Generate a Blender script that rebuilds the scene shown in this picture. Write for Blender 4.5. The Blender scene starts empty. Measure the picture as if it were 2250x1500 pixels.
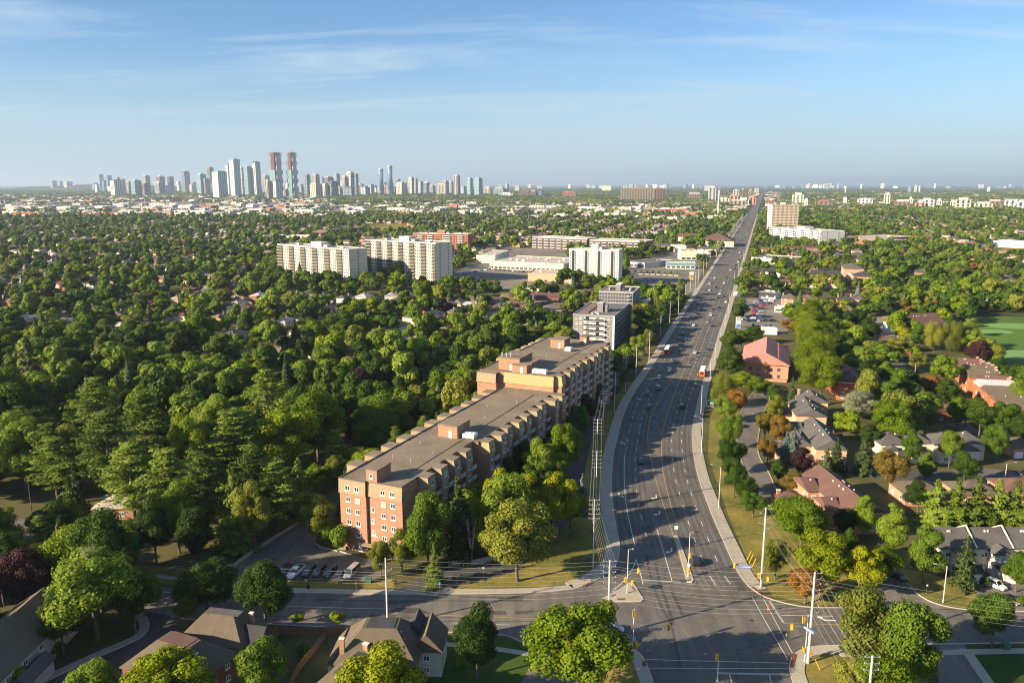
import bpy, bmesh, math, random
import numpy as np
from math import radians, sin, cos, pi, atan2, atan, tan, hypot
from mathutils import Vector, Matrix
from mathutils.geometry import tessellate_polygon

R = random.Random(7)
SC = bpy.context.scene
COL = SC.collection
# ---------------------------------------------------------------- camera
FPX, H, PITCH = 1750.0, 90.0, radians(11.15)
SP, CP = sin(PITCH), cos(PITCH)
cam_d = bpy.data.cameras.new("camera")
cam = bpy.data.objects.new("camera", cam_d)
COL.objects.link(cam)
cam.location = (0, 0, H)
cam.rotation_euler = (pi / 2 - PITCH, 0, 0)
cam_d.sensor_width = 36.0
cam_d.lens = 28.0
cam_d.clip_start = 1.0
cam_d.clip_end = 300000.0
SC.camera = cam
# ---------------------------------------------------------------- sun and sky
SUN_EL, SUN_AZ = radians(21.5), radians(245.5)      # azimuth clockwise from +Y
sun_dir = Vector((sin(SUN_AZ) * cos(SUN_EL), cos(SUN_AZ) * cos(SUN_EL), sin(SUN_EL)))
sd = bpy.data.lights.new("sun", 'SUN')
sd.energy = 5.0
sd.angle = radians(0.5)
sd.color = (1.0, 0.82, 0.58)
sun = bpy.data.objects.new("sun", sd)
COL.objects.link(sun)
sun.rotation_euler = sun_dir.to_track_quat('Z', 'Y').to_euler()
sun.location = (-200, -100, 300)
wd = bpy.data.worlds.new("World")
SC.world = wd
wd.use_nodes = True
nt = wd.node_tree
nt.nodes.clear()
wo = nt.nodes.new('ShaderNodeOutputWorld')
bg = nt.nodes.new('ShaderNodeBackground')
sky = nt.nodes.new('ShaderNodeTexSky')
sky.sky_type = 'NISHITA'
sky.sun_disc = False
sky.sun_elevation = SUN_EL
sky.sun_rotation = SUN_AZ
sky.altitude = 200
sky.air_density = 1.0
sky.dust_density = 0.3
sky.ozone_density = 2.2
bg.inputs['Strength'].default_value = 0.0495
# thin cirrus: stretched noise on the sky direction, projected on a high flat layer
tc = nt.nodes.new('ShaderNodeTexCoord')
sep = nt.nodes.new('ShaderNodeSeparateXYZ')
nt.links.new(tc.outputs['Generated'], sep.inputs[0])
addz = nt.nodes.new('ShaderNodeMath'); addz.operation = 'MAXIMUM'; addz.inputs[1].default_value = 0.02
nt.links.new(sep.outputs['Z'], addz.inputs[0])
addz2 = nt.nodes.new('ShaderNodeMath'); addz2.operation = 'ADD'; addz2.inputs[1].default_value = 0.10
nt.links.new(addz.outputs[0], addz2.inputs[0])
dx = nt.nodes.new('ShaderNodeMath'); dx.operation = 'DIVIDE'
dy = nt.nodes.new('ShaderNodeMath'); dy.operation = 'DIVIDE'
nt.links.new(sep.outputs['X'], dx.inputs[0]); nt.links.new(addz2.outputs[0], dx.inputs[1])
nt.links.new(sep.outputs['Y'], dy.inputs[0]); nt.links.new(addz2.outputs[0], dy.inputs[1])
cmb = nt.nodes.new('ShaderNodeCombineXYZ')
nt.links.new(dx.outputs[0], cmb.inputs[0]); nt.links.new(dy.outputs[0], cmb.inputs[1])
def cloud_layer(rot, scale, nscale, lo, hi, seed):
    mp = nt.nodes.new('ShaderNodeMapping')
    mp.inputs['Rotation'].default_value = (0, 0, radians(rot))
    mp.inputs['Scale'].default_value = scale
    mp.inputs['Location'].default_value = (seed, seed * .7, 0)
    nt.links.new(cmb.outputs[0], mp.inputs[0])
    n = nt.nodes.new('ShaderNodeTexNoise')
    n.inputs['Scale'].default_value = nscale
    n.inputs['Detail'].default_value = 9
    n.inputs['Roughness'].default_value = 0.6
    n.inputs['Distortion'].default_value = 0.5
    nt.links.new(mp.outputs[0], n.inputs['Vector'])
    r = nt.nodes.new('ShaderNodeMapRange')
    r.inputs['From Min'].default_value = lo
    r.inputs['From Max'].default_value = hi
    nt.links.new(n.outputs[0], r.inputs[0])
    return r.outputs[0]
c1 = cloud_layer(34, (0.34, 1.1, 1), 1.5, 0.50, 0.78, 5.3)
c2 = cloud_layer(-12, (0.4, 0.5, 1), 0.55, 0.50, 0.80, 9.4)
cm = nt.nodes.new('ShaderNodeMath'); cm.operation = 'MULTIPLY_ADD'
nt.links.new(c1, cm.inputs[0]); cm.inputs[1].default_value = 0.95
cm2 = nt.nodes.new('ShaderNodeMath'); cm2.operation = 'MULTIPLY'; cm2.inputs[1].default_value = 0.55
nt.links.new(c2, cm2.inputs[0]); nt.links.new(cm2.outputs[0], cm.inputs[2])
mixc = nt.nodes.new('ShaderNodeMix'); mixc.data_type = 'RGBA'
nt.links.new(cm.outputs[0], mixc.inputs['Factor'])
nt.links.new(sky.outputs[0], mixc.inputs['A'])
mixc.inputs['B'].default_value = (6.0, 6.1, 5.6, 1)
tint = nt.nodes.new('ShaderNodeMix'); tint.data_type = 'RGBA'; tint.blend_type = 'MULTIPLY'; tint.inputs['Factor'].default_value = 1
tint.inputs['B'].default_value = (.82, 1.035, 1.29, 1)
nt.links.new(mixc.outputs['Result'], tint.inputs['A'])
# pale air low in the sky, the same all round the horizon
hzf = nt.nodes.new('ShaderNodeMapRange'); hzf.interpolation_type = 'SMOOTHSTEP'
hzf.inputs['From Min'].default_value = -0.02; hzf.inputs['From Max'].default_value = 0.17; hzf.inputs['To Min'].default_value = .95; hzf.inputs['To Max'].default_value = 0
nt.links.new(sep.outputs['Z'], hzf.inputs[0])
hzm = nt.nodes.new('ShaderNodeMix'); hzm.data_type = 'RGBA'
nt.links.new(hzf.outputs[0], hzm.inputs['Factor']); nt.links.new(tint.outputs['Result'], hzm.inputs['A'])
hzm.inputs['B'].default_value = (4.25, 5.55, 6.45, 1)
nt.links.new(hzm.outputs['Result'], bg.inputs['Color'])
nt.links.new(bg.outputs[0], wo.inputs[0])
SC.view_settings.view_transform = 'Standard'
SC.view_settings.look = 'None'
SC.view_settings.gamma = 1.0
SC.view_settings.exposure = 1.35
SC.view_settings.use_curve_mapping = False
SC.cycles.use_denoising = True
SC.cycles.max_bounces = 5
SC.cycles.diffuse_bounces = 2
SC.cycles.glossy_bounces = 2
SC.cycles.transmission_bounces = 2
SC.cycles.transparent_max_bounces = 6
SC.cycles.volume_bounces = 0
SC.cycles.use_adaptive_sampling = True
SC.cycles.adaptive_threshold = 0.015
SC.cycles.filter_width = 1.1

# ---------------------------------------------------------------- picture -> place
def P(x, y, z=0.0):
    u, v = x - 1125.0, y - 750.0
    down = FPX * SP + v * CP
    fwd = FPX * CP - v * SP
    k = (H - z) / down
    return Vector((u * k, fwd * k, z))
def G(x, y):
    p = P(x, y)
    return (p.x, p.y)
def ZT(p, ytop):            # height of the point above ground spot p seen at picture row ytop
    a = PITCH + atan((ytop - 750.0) / FPX)
    return H - p[1] * tan(a)
def Q(X, Y, Z=0.0):
    dz = H - Z
    depth = Y * CP + dz * SP
    v = (-Y * SP + dz * CP) / depth * FPX
    return 1125 + X / depth * FPX, 750 + v

# ---------------------------------------------------------------- materials
MATS = {}
def new_mat(name):
    m = bpy.data.materials.new(name)
    m.use_nodes = True
    n = m.node_tree
    n.nodes.clear()
    o = n.nodes.new('ShaderNodeOutputMaterial')
    b = n.nodes.new('ShaderNodeBsdfPrincipled')
    n.links.new(b.outputs[0], o.inputs[0])
    MATS[name] = m
    return m, n, b, o
def ramp(n, stops, const=False):
    r = n.nodes.new('ShaderNodeValToRGB')
    cr = r.color_ramp
    if const: cr.interpolation = 'CONSTANT'
    while len(cr.elements) < len(stops): cr.elements.new(0.5)
    for e, (p, c) in zip(cr.elements, stops):
        e.position = p
        e.color = (*c, 1)
    return r
def pmat(name, col, rough=0.8, var=0.18, scale=1.5, scale2=0.15, metal=0.0, spec=0.3, bump=0.0, coord='Object', detail=6):
    """plain coloured surface with two sizes of worn unevenness"""
    m, n, b, o = new_mat(name)
    t = n.nodes.new('ShaderNodeTexCoord')
    geo = n.nodes.new('ShaderNodeNewGeometry')
    vec = geo.outputs['Position'] if coord == 'World' else t.outputs[coord]
    n1 = n.nodes.new('ShaderNodeTexNoise'); n1.inputs['Scale'].default_value = scale; n1.inputs['Detail'].default_value = detail
    n2 = n.nodes.new('ShaderNodeTexNoise'); n2.inputs['Scale'].default_value = scale2; n2.inputs['Detail'].default_value = 4
    n.links.new(vec, n1.inputs['Vector']); n.links.new(vec, n2.inputs['Vector'])
    ad = n.nodes.new('ShaderNodeMath'); ad.operation = 'ADD'
    n.links.new(n1.outputs[0], ad.inputs[0]); n.links.new(n2.outputs[0], ad.inputs[1])
    lo = tuple(c * (1 - var) for c in col); hi = tuple(min(1, c * (1 + var)) for c in col)
    r = n.nodes.new('ShaderNodeMapRange'); r.inputs['From Min'].default_value = 0.65; r.inputs['From Max'].default_value = 1.35
    n.links.new(ad.outputs[0], r.inputs[0])
    mx = n.nodes.new('ShaderNodeMix'); mx.data_type = 'RGBA'
    n.links.new(r.outputs[0], mx.inputs['Factor'])
    mx.inputs['A'].default_value = (*lo, 1); mx.inputs['B'].default_value = (*hi, 1)
    n.links.new(mx.outputs['Result'], b.inputs['Base Color'])
    b.inputs['Roughness'].default_value = rough
    b.inputs['Metallic'].default_value = metal
    b.inputs['Specular IOR Level'].default_value = spec
    if bump:
        bp = n.nodes.new('ShaderNodeBump'); bp.inputs['Strength'].default_value = bump; bp.inputs['Distance'].default_value = 0.05
        n.links.new(n1.outputs[0], bp.inputs['Height']); n.links.new(bp.outputs[0], b.inputs['Normal'])
    return m
def leafmat(name, stops, trans=0.36, sat=1.03):
    """foliage: colour differs a little from tree to tree and from clump to clump"""
    m, n, b, o = new_mat(name)
    oi = n.nodes.new('ShaderNodeObjectInfo')
    t = n.nodes.new('ShaderNodeTexCoord')
    nz = n.nodes.new('ShaderNodeTexNoise'); nz.inputs['Scale'].default_value = 0.55; nz.inputs['Detail'].default_value = 4
    n.links.new(t.outputs['Object'], nz.inputs['Vector'])
    mr = n.nodes.new('ShaderNodeMapRange'); mr.inputs['From Min'].default_value = 0.3; mr.inputs['From Max'].default_value = 0.7
    n.links.new(nz.outputs[0], mr.inputs[0])
    mxf = n.nodes.new('ShaderNodeMix'); mxf.data_type = 'FLOAT'; mxf.inputs['Factor'].default_value = 0.8
    n.links.new(mr.outputs[0], mxf.inputs['A']); n.links.new(oi.outputs['Random'], mxf.inputs['B'])
    r = ramp(n, stops)
    n.links.new(mxf.outputs[0], r.inputs[0])
    nf = n.nodes.new('ShaderNodeTexNoise'); nf.inputs['Scale'].default_value = 3.5; nf.inputs['Detail'].default_value = 2
    n.links.new(t.outputs['Object'], nf.inputs['Vector'])
    hs = n.nodes.new('ShaderNodeHueSaturation')
    mv = n.nodes.new('ShaderNodeMapRange'); mv.inputs['To Min'].default_value = 0.58; mv.inputs['To Max'].default_value = 1.5
    n.links.new(nf.outputs[0], mv.inputs[0]); n.links.new(mv.outputs[0], hs.inputs['Value'])
    hs.inputs['Saturation'].default_value = sat
    n.links.new(r.outputs[0], hs.inputs['Color'])
    n.links.new(hs.outputs[0], b.inputs['Base Color'])
    b.inputs['Roughness'].default_value = 0.55
    b.inputs['Specular IOR Level'].default_value = 0.12
    tr = n.nodes.new('ShaderNodeBsdfTranslucent')
    n.links.new(hs.outputs[0], tr.inputs['Color'])
    ms = n.nodes.new('ShaderNodeMixShader'); ms.inputs[0].default_value = trans
    n.links.new(b.outputs[0], ms.inputs[1]); n.links.new(tr.outputs[0], ms.inputs[2])
    n.links.new(ms.outputs[0], o.inputs[0])
    return m
def randmat(name, cols, rough=0.85, spec=0.2, var=0.15, scale=2.0, metal=0.0):
    """each object that uses it takes one of the colours"""
    m, n, b, o = new_mat(name)
    oi = n.nodes.new('ShaderNodeObjectInfo')
    r = ramp(n, [(i / len(cols), c) for i, c in enumerate(cols)], const=True)
    n.links.new(oi.outputs['Random'], r.inputs[0])
    t = n.nodes.new('ShaderNodeTexCoord')
    nf = n.nodes.new('ShaderNodeTexNoise'); nf.inputs['Scale'].default_value = scale; nf.inputs['Detail'].default_value = 5
    n.links.new(t.outputs['Object'], nf.inputs['Vector'])
    mv = n.nodes.new('ShaderNodeMapRange'); mv.inputs['From Min'].default_value = .3; mv.inputs['From Max'].default_value = .7
    mv.inputs['To Min'].default_value = 1 - var; mv.inputs['To Max'].default_value = 1 + var
    n.links.new(nf.outputs[0], mv.inputs[0])
    hs = n.nodes.new('ShaderNodeHueSaturation')
    n.links.new(mv.outputs[0], hs.inputs['Value']); n.links.new(r.outputs[0], hs.inputs['Color'])
    n.links.new(hs.outputs[0], b.inputs['Base Color'])
    b.inputs['Roughness'].default_value = rough
    b.inputs['Specular IOR Level'].default_value = spec
    b.inputs['Metallic'].default_value = metal
    return m

# ground cover: dry lawn, greener patches, bare earth
def groundmat(name, cols, scales=(0.012, 0.09, 1.1), w=(0.45, 0.35, 0.2), lo=.36, hi=.64):
    m, n, b, o = new_mat(name)
    g = n.nodes.new('ShaderNodeNewGeometry')
    acc = None
    for s, k in zip(scales, w):
        z = n.nodes.new('ShaderNodeTexNoise'); z.inputs['Scale'].default_value = s; z.inputs['Detail'].default_value = 7
        z.inputs['Roughness'].default_value = 0.62
        n.links.new(g.outputs['Position'], z.inputs['Vector'])
        mm = n.nodes.new('ShaderNodeMath'); mm.operation = 'MULTIPLY_ADD'; mm.inputs[1].default_value = k
        n.links.new(z.outputs[0], mm.inputs[0])
        if acc: n.links.new(acc, mm.inputs[2])
        else: mm.inputs[2].default_value = 0
        acc = mm.outputs[0]
    mr = n.nodes.new('ShaderNodeMapRange'); mr.inputs['From Min'].default_value = lo; mr.inputs['From Max'].default_value = hi
    n.links.new(acc, mr.inputs[0])
    r = ramp(n, [(i / (len(cols) - 1), c) for i, c in enumerate(cols)])
    n.links.new(mr.outputs[0], r.inputs[0])
    n.links.new(r.outputs[0], b.inputs['Base Color'])
    b.inputs['Roughness'].default_value = 0.95
    b.inputs['Specular IOR Level'].default_value = 0.1
    bp = n.nodes.new('ShaderNodeBump'); bp.inputs['Strength'].default_value = 0.5; bp.inputs['Distance'].default_value = 0.08
    n.links.new(z.outputs[0], bp.inputs['Height']); n.links.new(bp.outputs[0], b.inputs['Normal'])
    return m
groundmat('lawn', [(.07, .085, .018), (.14, .135, .032), (.27, .21, .055), (.36, .27, .095)])
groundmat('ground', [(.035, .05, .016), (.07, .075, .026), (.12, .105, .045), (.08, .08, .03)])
groundmat('green_lawn', [(.03, .055, .012), (.05, .085, .016), (.07, .10, .02)])
groundmat('far_land', [(.022, .04, .014), (.035, .055, .018), (.10, .09, .06), (.20, .18, .15)], scales=(0.0011, 0.009, 0.05), w=(.35, .35, .3), lo=.4, hi=.66)
groundmat('golf', [(.06, .12, .02), (.085, .155, .026), (.12, .19, .04)], scales=(.02, .1, 1.5))
pmat('golf_green', (.15, .28, .07), 0.9, .08)
groundmat('yard', [(.10, .095, .08), (.17, .155, .13), (.24, .21, .17), (.10, .10, .09)], scales=(.004, .03, .4))
# asphalt with wheel-worn tone, patches and cracks
def asphalt(name, col, crack=True):
    m, n, b, o = new_mat(name)
    g = n.nodes.new('ShaderNodeNewGeometry')
    mp = n.nodes.new('ShaderNodeMapping'); mp.inputs['Rotation'].default_value = (0, 0, radians(15)); mp.inputs['Scale'].default_value = (1, .10, 1)
    n.links.new(g.outputs['Position'], mp.inputs[0])
    z = n.nodes.new('ShaderNodeTexNoise'); z.inputs['Scale'].default_value = 0.45; z.inputs['Detail'].default_value = 5
    n.links.new(mp.outputs[0], z.inputs['Vector'])
    z2 = n.nodes.new('ShaderNodeTexNoise'); z2.inputs['Scale'].default_value = 0.06; z2.inputs['Detail'].default_value = 8; z2.inputs['Roughness'].default_value = .65
    n.links.new(g.outputs['Position'], z2.inputs['Vector'])
    z3 = n.nodes.new('ShaderNodeTexNoise'); z3.inputs['Scale'].default_value = 2.2; z3.inputs['Detail'].default_value = 3
    n.links.new(g.outputs['Position'], z3.inputs['Vector'])
    a = n.nodes.new('ShaderNodeMath'); a.operation = 'ADD'; n.links.new(z.outputs[0], a.inputs[0]); n.links.new(z2.outputs[0], a.inputs[1])
    a2 = n.nodes.new('ShaderNodeMath'); a2.operation = 'MULTIPLY_ADD'; a2.inputs[1].default_value = .35
    n.links.new(z3.outputs[0], a2.inputs[0]); n.links.new(a.outputs[0], a2.inputs[2])
    mr = n.nodes.new('ShaderNodeMapRange'); mr.inputs['From Min'].default_value = .85; mr.inputs['From Max'].default_value = 1.5
    n.links.new(a2.outputs[0], mr.inputs[0])
    mx = n.nodes.new('ShaderNodeMix'); mx.data_type = 'RGBA'
    mx.inputs['A'].default_value = (*[c * .66 for c in col], 1); mx.inputs['B'].default_value = (*[c * 1.34 for c in col], 1)
    n.links.new(mr.outputs[0], mx.inputs['Factor'])
    out = mx.outputs['Result']
    if crack:
        vo = n.nodes.new('ShaderNodeTexVoronoi'); vo.feature = 'DISTANCE_TO_EDGE'; vo.inputs['Scale'].default_value = 0.11
        dn = n.nodes.new('ShaderNodeMix'); dn.data_type = 'RGBA'; dn.inputs['Factor'].default_value = .5; dn.blend_type = 'LINEAR_LIGHT'
        zz = n.nodes.new('ShaderNodeTexNoise'); zz.inputs['Scale'].default_value = 0.3; zz.inputs['Detail'].default_value = 6
        n.links.new(g.outputs['Position'], zz.inputs['Vector'])
        sc = n.nodes.new('ShaderNodeVectorMath'); sc.operation = 'MULTIPLY_ADD'; sc.inputs[1].default_value = (5, 5, 0)
        n.links.new(zz.outputs['Color'], sc.inputs[0]); n.links.new(g.outputs['Position'], sc.inputs[2])
        n.links.new(sc.outputs[0], vo.inputs['Vector'])
        cr = n.nodes.new('ShaderNodeMapRange'); cr.inputs['From Min'].default_value = .004; cr.inputs['From Max'].default_value = .012
        cr.inputs['To Min'].default_value = .72; cr.inputs['To Max'].default_value = 1
        n.links.new(vo.outputs['Distance'], cr.inputs[0])
        hs = n.nodes.new('ShaderNodeHueSaturation'); n.links.new(cr.outputs[0], hs.inputs['Value']); n.links.new(out, hs.inputs['Color'])
        out = hs.outputs[0]
    n.links.new(out, b.inputs['Base Color'])
    b.inputs['Roughness'].default_value = .85; b.inputs['Specular IOR Level'].default_value = .25
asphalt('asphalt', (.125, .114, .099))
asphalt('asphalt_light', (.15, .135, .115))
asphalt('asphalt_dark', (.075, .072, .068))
asphalt('wheel_track', (.09, .083, .074), False)
pmat('concrete', (.37, .33, .26), .9, .14, 1.2, .12, coord='World')
pmat('kerb', (.47, .42, .34), .9, .12, 1.5, .2, coord='World')
pmat('paint_white', (.66, .65, .60), .7, .25, 2.5, .4, coord='World')
pmat('paint_worn', (.36, .34, .30), .8, .35, 2.5, .4, coord='World')
pmat('paint_yellow', (.50, .30, .06), .7, .25, 2.5, .4, coord='World')
pmat('tactile', (.16, .065, .04), .8, .1)
def brickmat(name, c1, c2, mortar=(.35, .3, .25), var=.25):
    m, n, b, o = new_mat(name)
    t = n.nodes.new('ShaderNodeTexCoord')
    z = n.nodes.new('ShaderNodeTexNoise'); z.inputs['Scale'].default_value = .8; z.inputs['Detail'].default_value = 6
    mp = n.nodes.new('ShaderNodeMapping'); mp.inputs['Scale'].default_value = (.35, .35, 2.4)
    n.links.new(t.outputs['Object'], mp.inputs[0]); n.links.new(mp.outputs[0], z.inputs['Vector'])
    z2 = n.nodes.new('ShaderNodeTexNoise'); z2.inputs['Scale'].default_value = 5.; z2.inputs['Detail'].default_value = 3
    mp2 = n.nodes.new('ShaderNodeMapping'); mp2.inputs['Scale'].default_value = (1, 1, 3)
    n.links.new(t.outputs['Object'], mp2.inputs[0]); n.links.new(mp2.outputs[0], z2.inputs['Vector'])
    a = n.nodes.new('ShaderNodeMath'); a.operation = 'ADD'; n.links.new(z.outputs[0], a.inputs[0]); n.links.new(z2.outputs[0], a.inputs[1])
    mr = n.nodes.new('ShaderNodeMapRange'); mr.inputs['From Min'].default_value = .7; mr.inputs['From Max'].default_value = 1.3
    n.links.new(a.outputs[0], mr.inputs[0])
    mx = n.nodes.new('ShaderNodeMix'); mx.data_type = 'RGBA'; mx.inputs['A'].default_value = (*c1, 1); mx.inputs['B'].default_value = (*c2, 1)
    n.links.new(mr.outputs[0], mx.inputs['Factor'])
    n.links.new(mx.outputs['Result'], b.inputs['Base Color'])
    b.inputs['Roughness'].default_value = .9; b.inputs['Specular IOR Level'].default_value = .15
brickmat('brick', (.29, .155, .10), (.41, .24, .158))
brickmat('brick_pink', (.42, .215, .14), (.52, .28, .19))
brickmat('brick_orange', (.36, .12, .06), (.46, .17, .09))
brickmat('brick_dark', (.16, .07, .045), (.24, .10, .065))
brickmat('brick_brown', (.20, .095, .065), (.28, .15, .10))
brickmat('stone', (.38, .36, .31), (.52, .49, .42))
pmat('stucco_beige', (.31, .24, .15), .9, .09)
pmat('stucco_yellow', (.41, .30, .145), .9, .07)
pmat('stucco_cream', (.62, .56, .42), .9, .08)
pmat('stucco_peach', (.60, .37, .23), .9, .08)
pmat('cream', (.70, .63, .47), .85, .07)
pmat('white_wall', (.76, .74, .67), .85, .06)
pmat('grey_wall', (.21, .21, .215), .85, .08)
pmat('grey_light', (.40, .40, .40), .85, .08)
pmat('roof_gravel', (.205, .163, .114), .95, .34, 1.3, .11, coord='World')
pmat('roof_gravel_dark', (.15, .14, .13), .95, .22, 3, .09, coord='World')
pmat('roof_light', (.42, .38, .32), .95, .15, 2, .07, coord='World')
pmat('roof_edge', (.12, .105, .09), .8, .1)
pmat('shingle_brown', (.12, .097, .068), .95, .25, 4, .3, bump=.4)
pmat('shingle_grey', (.10, .094, .088), .95, .25, 4, .3, bump=.4)
pmat('shingle_dark', (.05, .05, .052), .95, .25, 4, .3, bump=.4)
pmat('shingle_red', (.135, .075, .06), .95, .2, 4, .3, bump=.4)
pmat('roof_pink', (.47, .20, .16), .8, .10, 1, .15, bump=.2)
pmat('white_paint', (.78, .77, .73), .6, .04)
pmat('trim', (.66, .62, .54), .7, .06)
pmat('wood_post', (.16, .09, .05), .9, .2)
pmat('fence_wood', (.22, .13, .08), .9, .2)
pmat('concrete_pole', (.55, .53, .48), .85, .10, 2, .5)
pmat('steel', (.45, .46, .46), .4, .06, metal=.6)
pmat('cable', (.42, .42, .40), .6, .05)
pmat('signal_yellow', (.80, .42, .02), .5, .05)
pmat('sign_blue', (.09, .24, .62), .5, .05)
pmat('sign_green', (.05, .25, .10), .5, .05)
pmat('orange_paint', (.80, .22, .04), .5, .05)
pmat('utility_green', (.05, .13, .09), .6, .05)
pmat('rubber', (.02, .02, .02), .8, .1)
pmat('blackish', (.03, .03, .032), .6, .1)
pmat('tower_tan', (.38, .35, .30), .8, .1)
pmat('tower_brown', (.22, .175, .15), .8, .1)
pmat('glass_teal', (.17, .28, .29), .35, .12, .02, .05, spec=.5)
pmat('glass_blue', (.14, .22, .30), .3, .12, .02, .05, spec=.5)
pmat('glass_dark', (.055, .07, .09), .3, .2, .02, .05, spec=.5)
pmat('conc_red', (.25, .13, .12), .9, .12)
def glassmat(name, col, rough=.08):
    m, n, b, o = new_mat(name)
    b.inputs['Base Color'].default_value = (*col, 1); b.inputs['Roughness'].default_value = rough
    b.inputs['Specular IOR Level'].default_value = .9
    oi = n.nodes.new('ShaderNodeObjectInfo')
    r = ramp(n, [(0, col), (.45, tuple(c * 1.8 for c in col)), (.7, (.22, .21, .19)), (.86, (.40, .38, .33))], const=True)
    n.links.new(oi.outputs['Random'], r.inputs[0]); n.links.new(r.outputs[0], b.inputs['Base Color'])
    return m
glassmat('window_glass', (.035, .045, .055))
m, n, b, o = new_mat('car_glass'); b.inputs['Base Color'].default_value = (.015, .018, .022, 1); b.inputs['Roughness'].default_value = .06; b.inputs['Specular IOR Level'].default_value = 1
for nm, c in dict(white=(.78, .78, .76), silver=(.42, .43, .44), grey=(.07, .073, .078), black=(.015, .015, .017), blue=(.03, .06, .17), red=(.38, .02, .02), navy=(.02, .028, .06), green=(.12, .42, .03)).items():
    m, n, b, o = new_mat('car_' + nm)
    b.inputs['Base Color'].default_value = (*c, 1); b.inputs['Roughness'].default_value = .3
    b.inputs['Coat Weight'].default_value = .7; b.inputs['Coat Roughness'].default_value = .06
    if nm in ('silver', 'grey'): b.inputs['Metallic'].default_value = .5
m, n, b, o = new_mat('headlamp'); b.inputs['Base Color'].default_value = (.85, .85, .8, 1); b.inputs['Roughness'].default_value = .15
m, n, b, o = new_mat('taillamp'); b.inputs['Base Color'].default_value = (.4, .02, .02, 1); b.inputs['Roughness'].default_value = .25
pmat('bus_red', (.50, .05, .035), .35, .03); pmat('bus_orange', (.66, .13, .03), .35, .03)
pmat('bark', (.12, .095, .07), .95, .3, 3, .5); pmat('bark_pale', (.36, .33, .27), .95, .2, 3, .5)
pmat('skin', (.45, .26, .18), .6, .05); pmat('cloth_dark', (.03, .03, .04), .9, .1); pmat('cloth_red', (.5, .1, .08), .9, .1); pmat('cloth_green', (.10, .22, .05), .9, .1); pmat('hair', (.03, .02, .015), .8, .1)
# foliage
leafmat('leaf_mid', [(0, (0.033, 0.068, 0.009)), (.45, (0.090, 0.154, 0.017)), (1, (0.232, 0.308, 0.035))])
leafmat('leaf_dark', [(0, (0.025, 0.048, 0.008)), (.5, (0.049, 0.088, 0.013)), (1, (0.093, 0.136, 0.018))])
leafmat('leaf_bright', [(0, (0.076, 0.131, 0.009)), (.5, (0.134, 0.196, 0.012)), (1, (0.214, 0.266, 0.016))], .3)
leafmat('leaf_yellow', [(0, (0.164, 0.212, 0.012)), (.5, (0.218, 0.253, 0.013)), (1, (0.317, 0.310, 0.013))], .3)
leafmat('leaf_olive', [(0, (0.107, 0.132, 0.023)), (.5, (0.187, 0.211, 0.032)), (1, (0.314, 0.319, 0.055))])
leafmat('leaf_orange', [(0, (0.103, 0.121, 0.026)), (.45, (0.192, 0.142, 0.028)), (1, (0.310, 0.142, 0.031))])
leafmat('leaf_purple', [(0, (0.021, 0.010, 0.012)), (.5, (0.035, 0.015, 0.016)), (1, (0.057, 0.024, 0.020))], .1)
leafmat('leaf_silver', [(0, (0.149, 0.176, 0.094)), (.5, (0.229, 0.253, 0.154)), (1, (0.309, 0.319, 0.209))])
leafmat('leaf_locust', [(0, (0.101, 0.148, 0.010)), (.5, (0.135, 0.182, 0.010)), (1, (0.168, 0.210, 0.014))], .3)
leafmat('leaf_pine', [(0, (0.057, 0.090, 0.013)), (.5, (0.124, 0.178, 0.025)), (1, (0.244, 0.321, 0.047))], .15)
leafmat('leaf_spruce', [(0, (0.041, 0.063, 0.021)), (.5, (0.083, 0.116, 0.037)), (1, (0.164, 0.191, 0.070))], .12)
leafmat('leaf_blue', [(0, (0.074, 0.121, 0.099)), (.5, (0.133, 0.185, 0.149)), (1, (0.192, 0.241, 0.199))], .12)
leafmat('leaf_mix', [(0, (0.025, 0.050, 0.009)), (.22, (0.053, 0.097, 0.012)), (.5, (0.105, 0.156, 0.018)), (.75, (0.182, 0.232, 0.027)), (.92, (0.319, 0.306, 0.036)), (1, (0.275, 0.150, 0.049))], .22)

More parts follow.
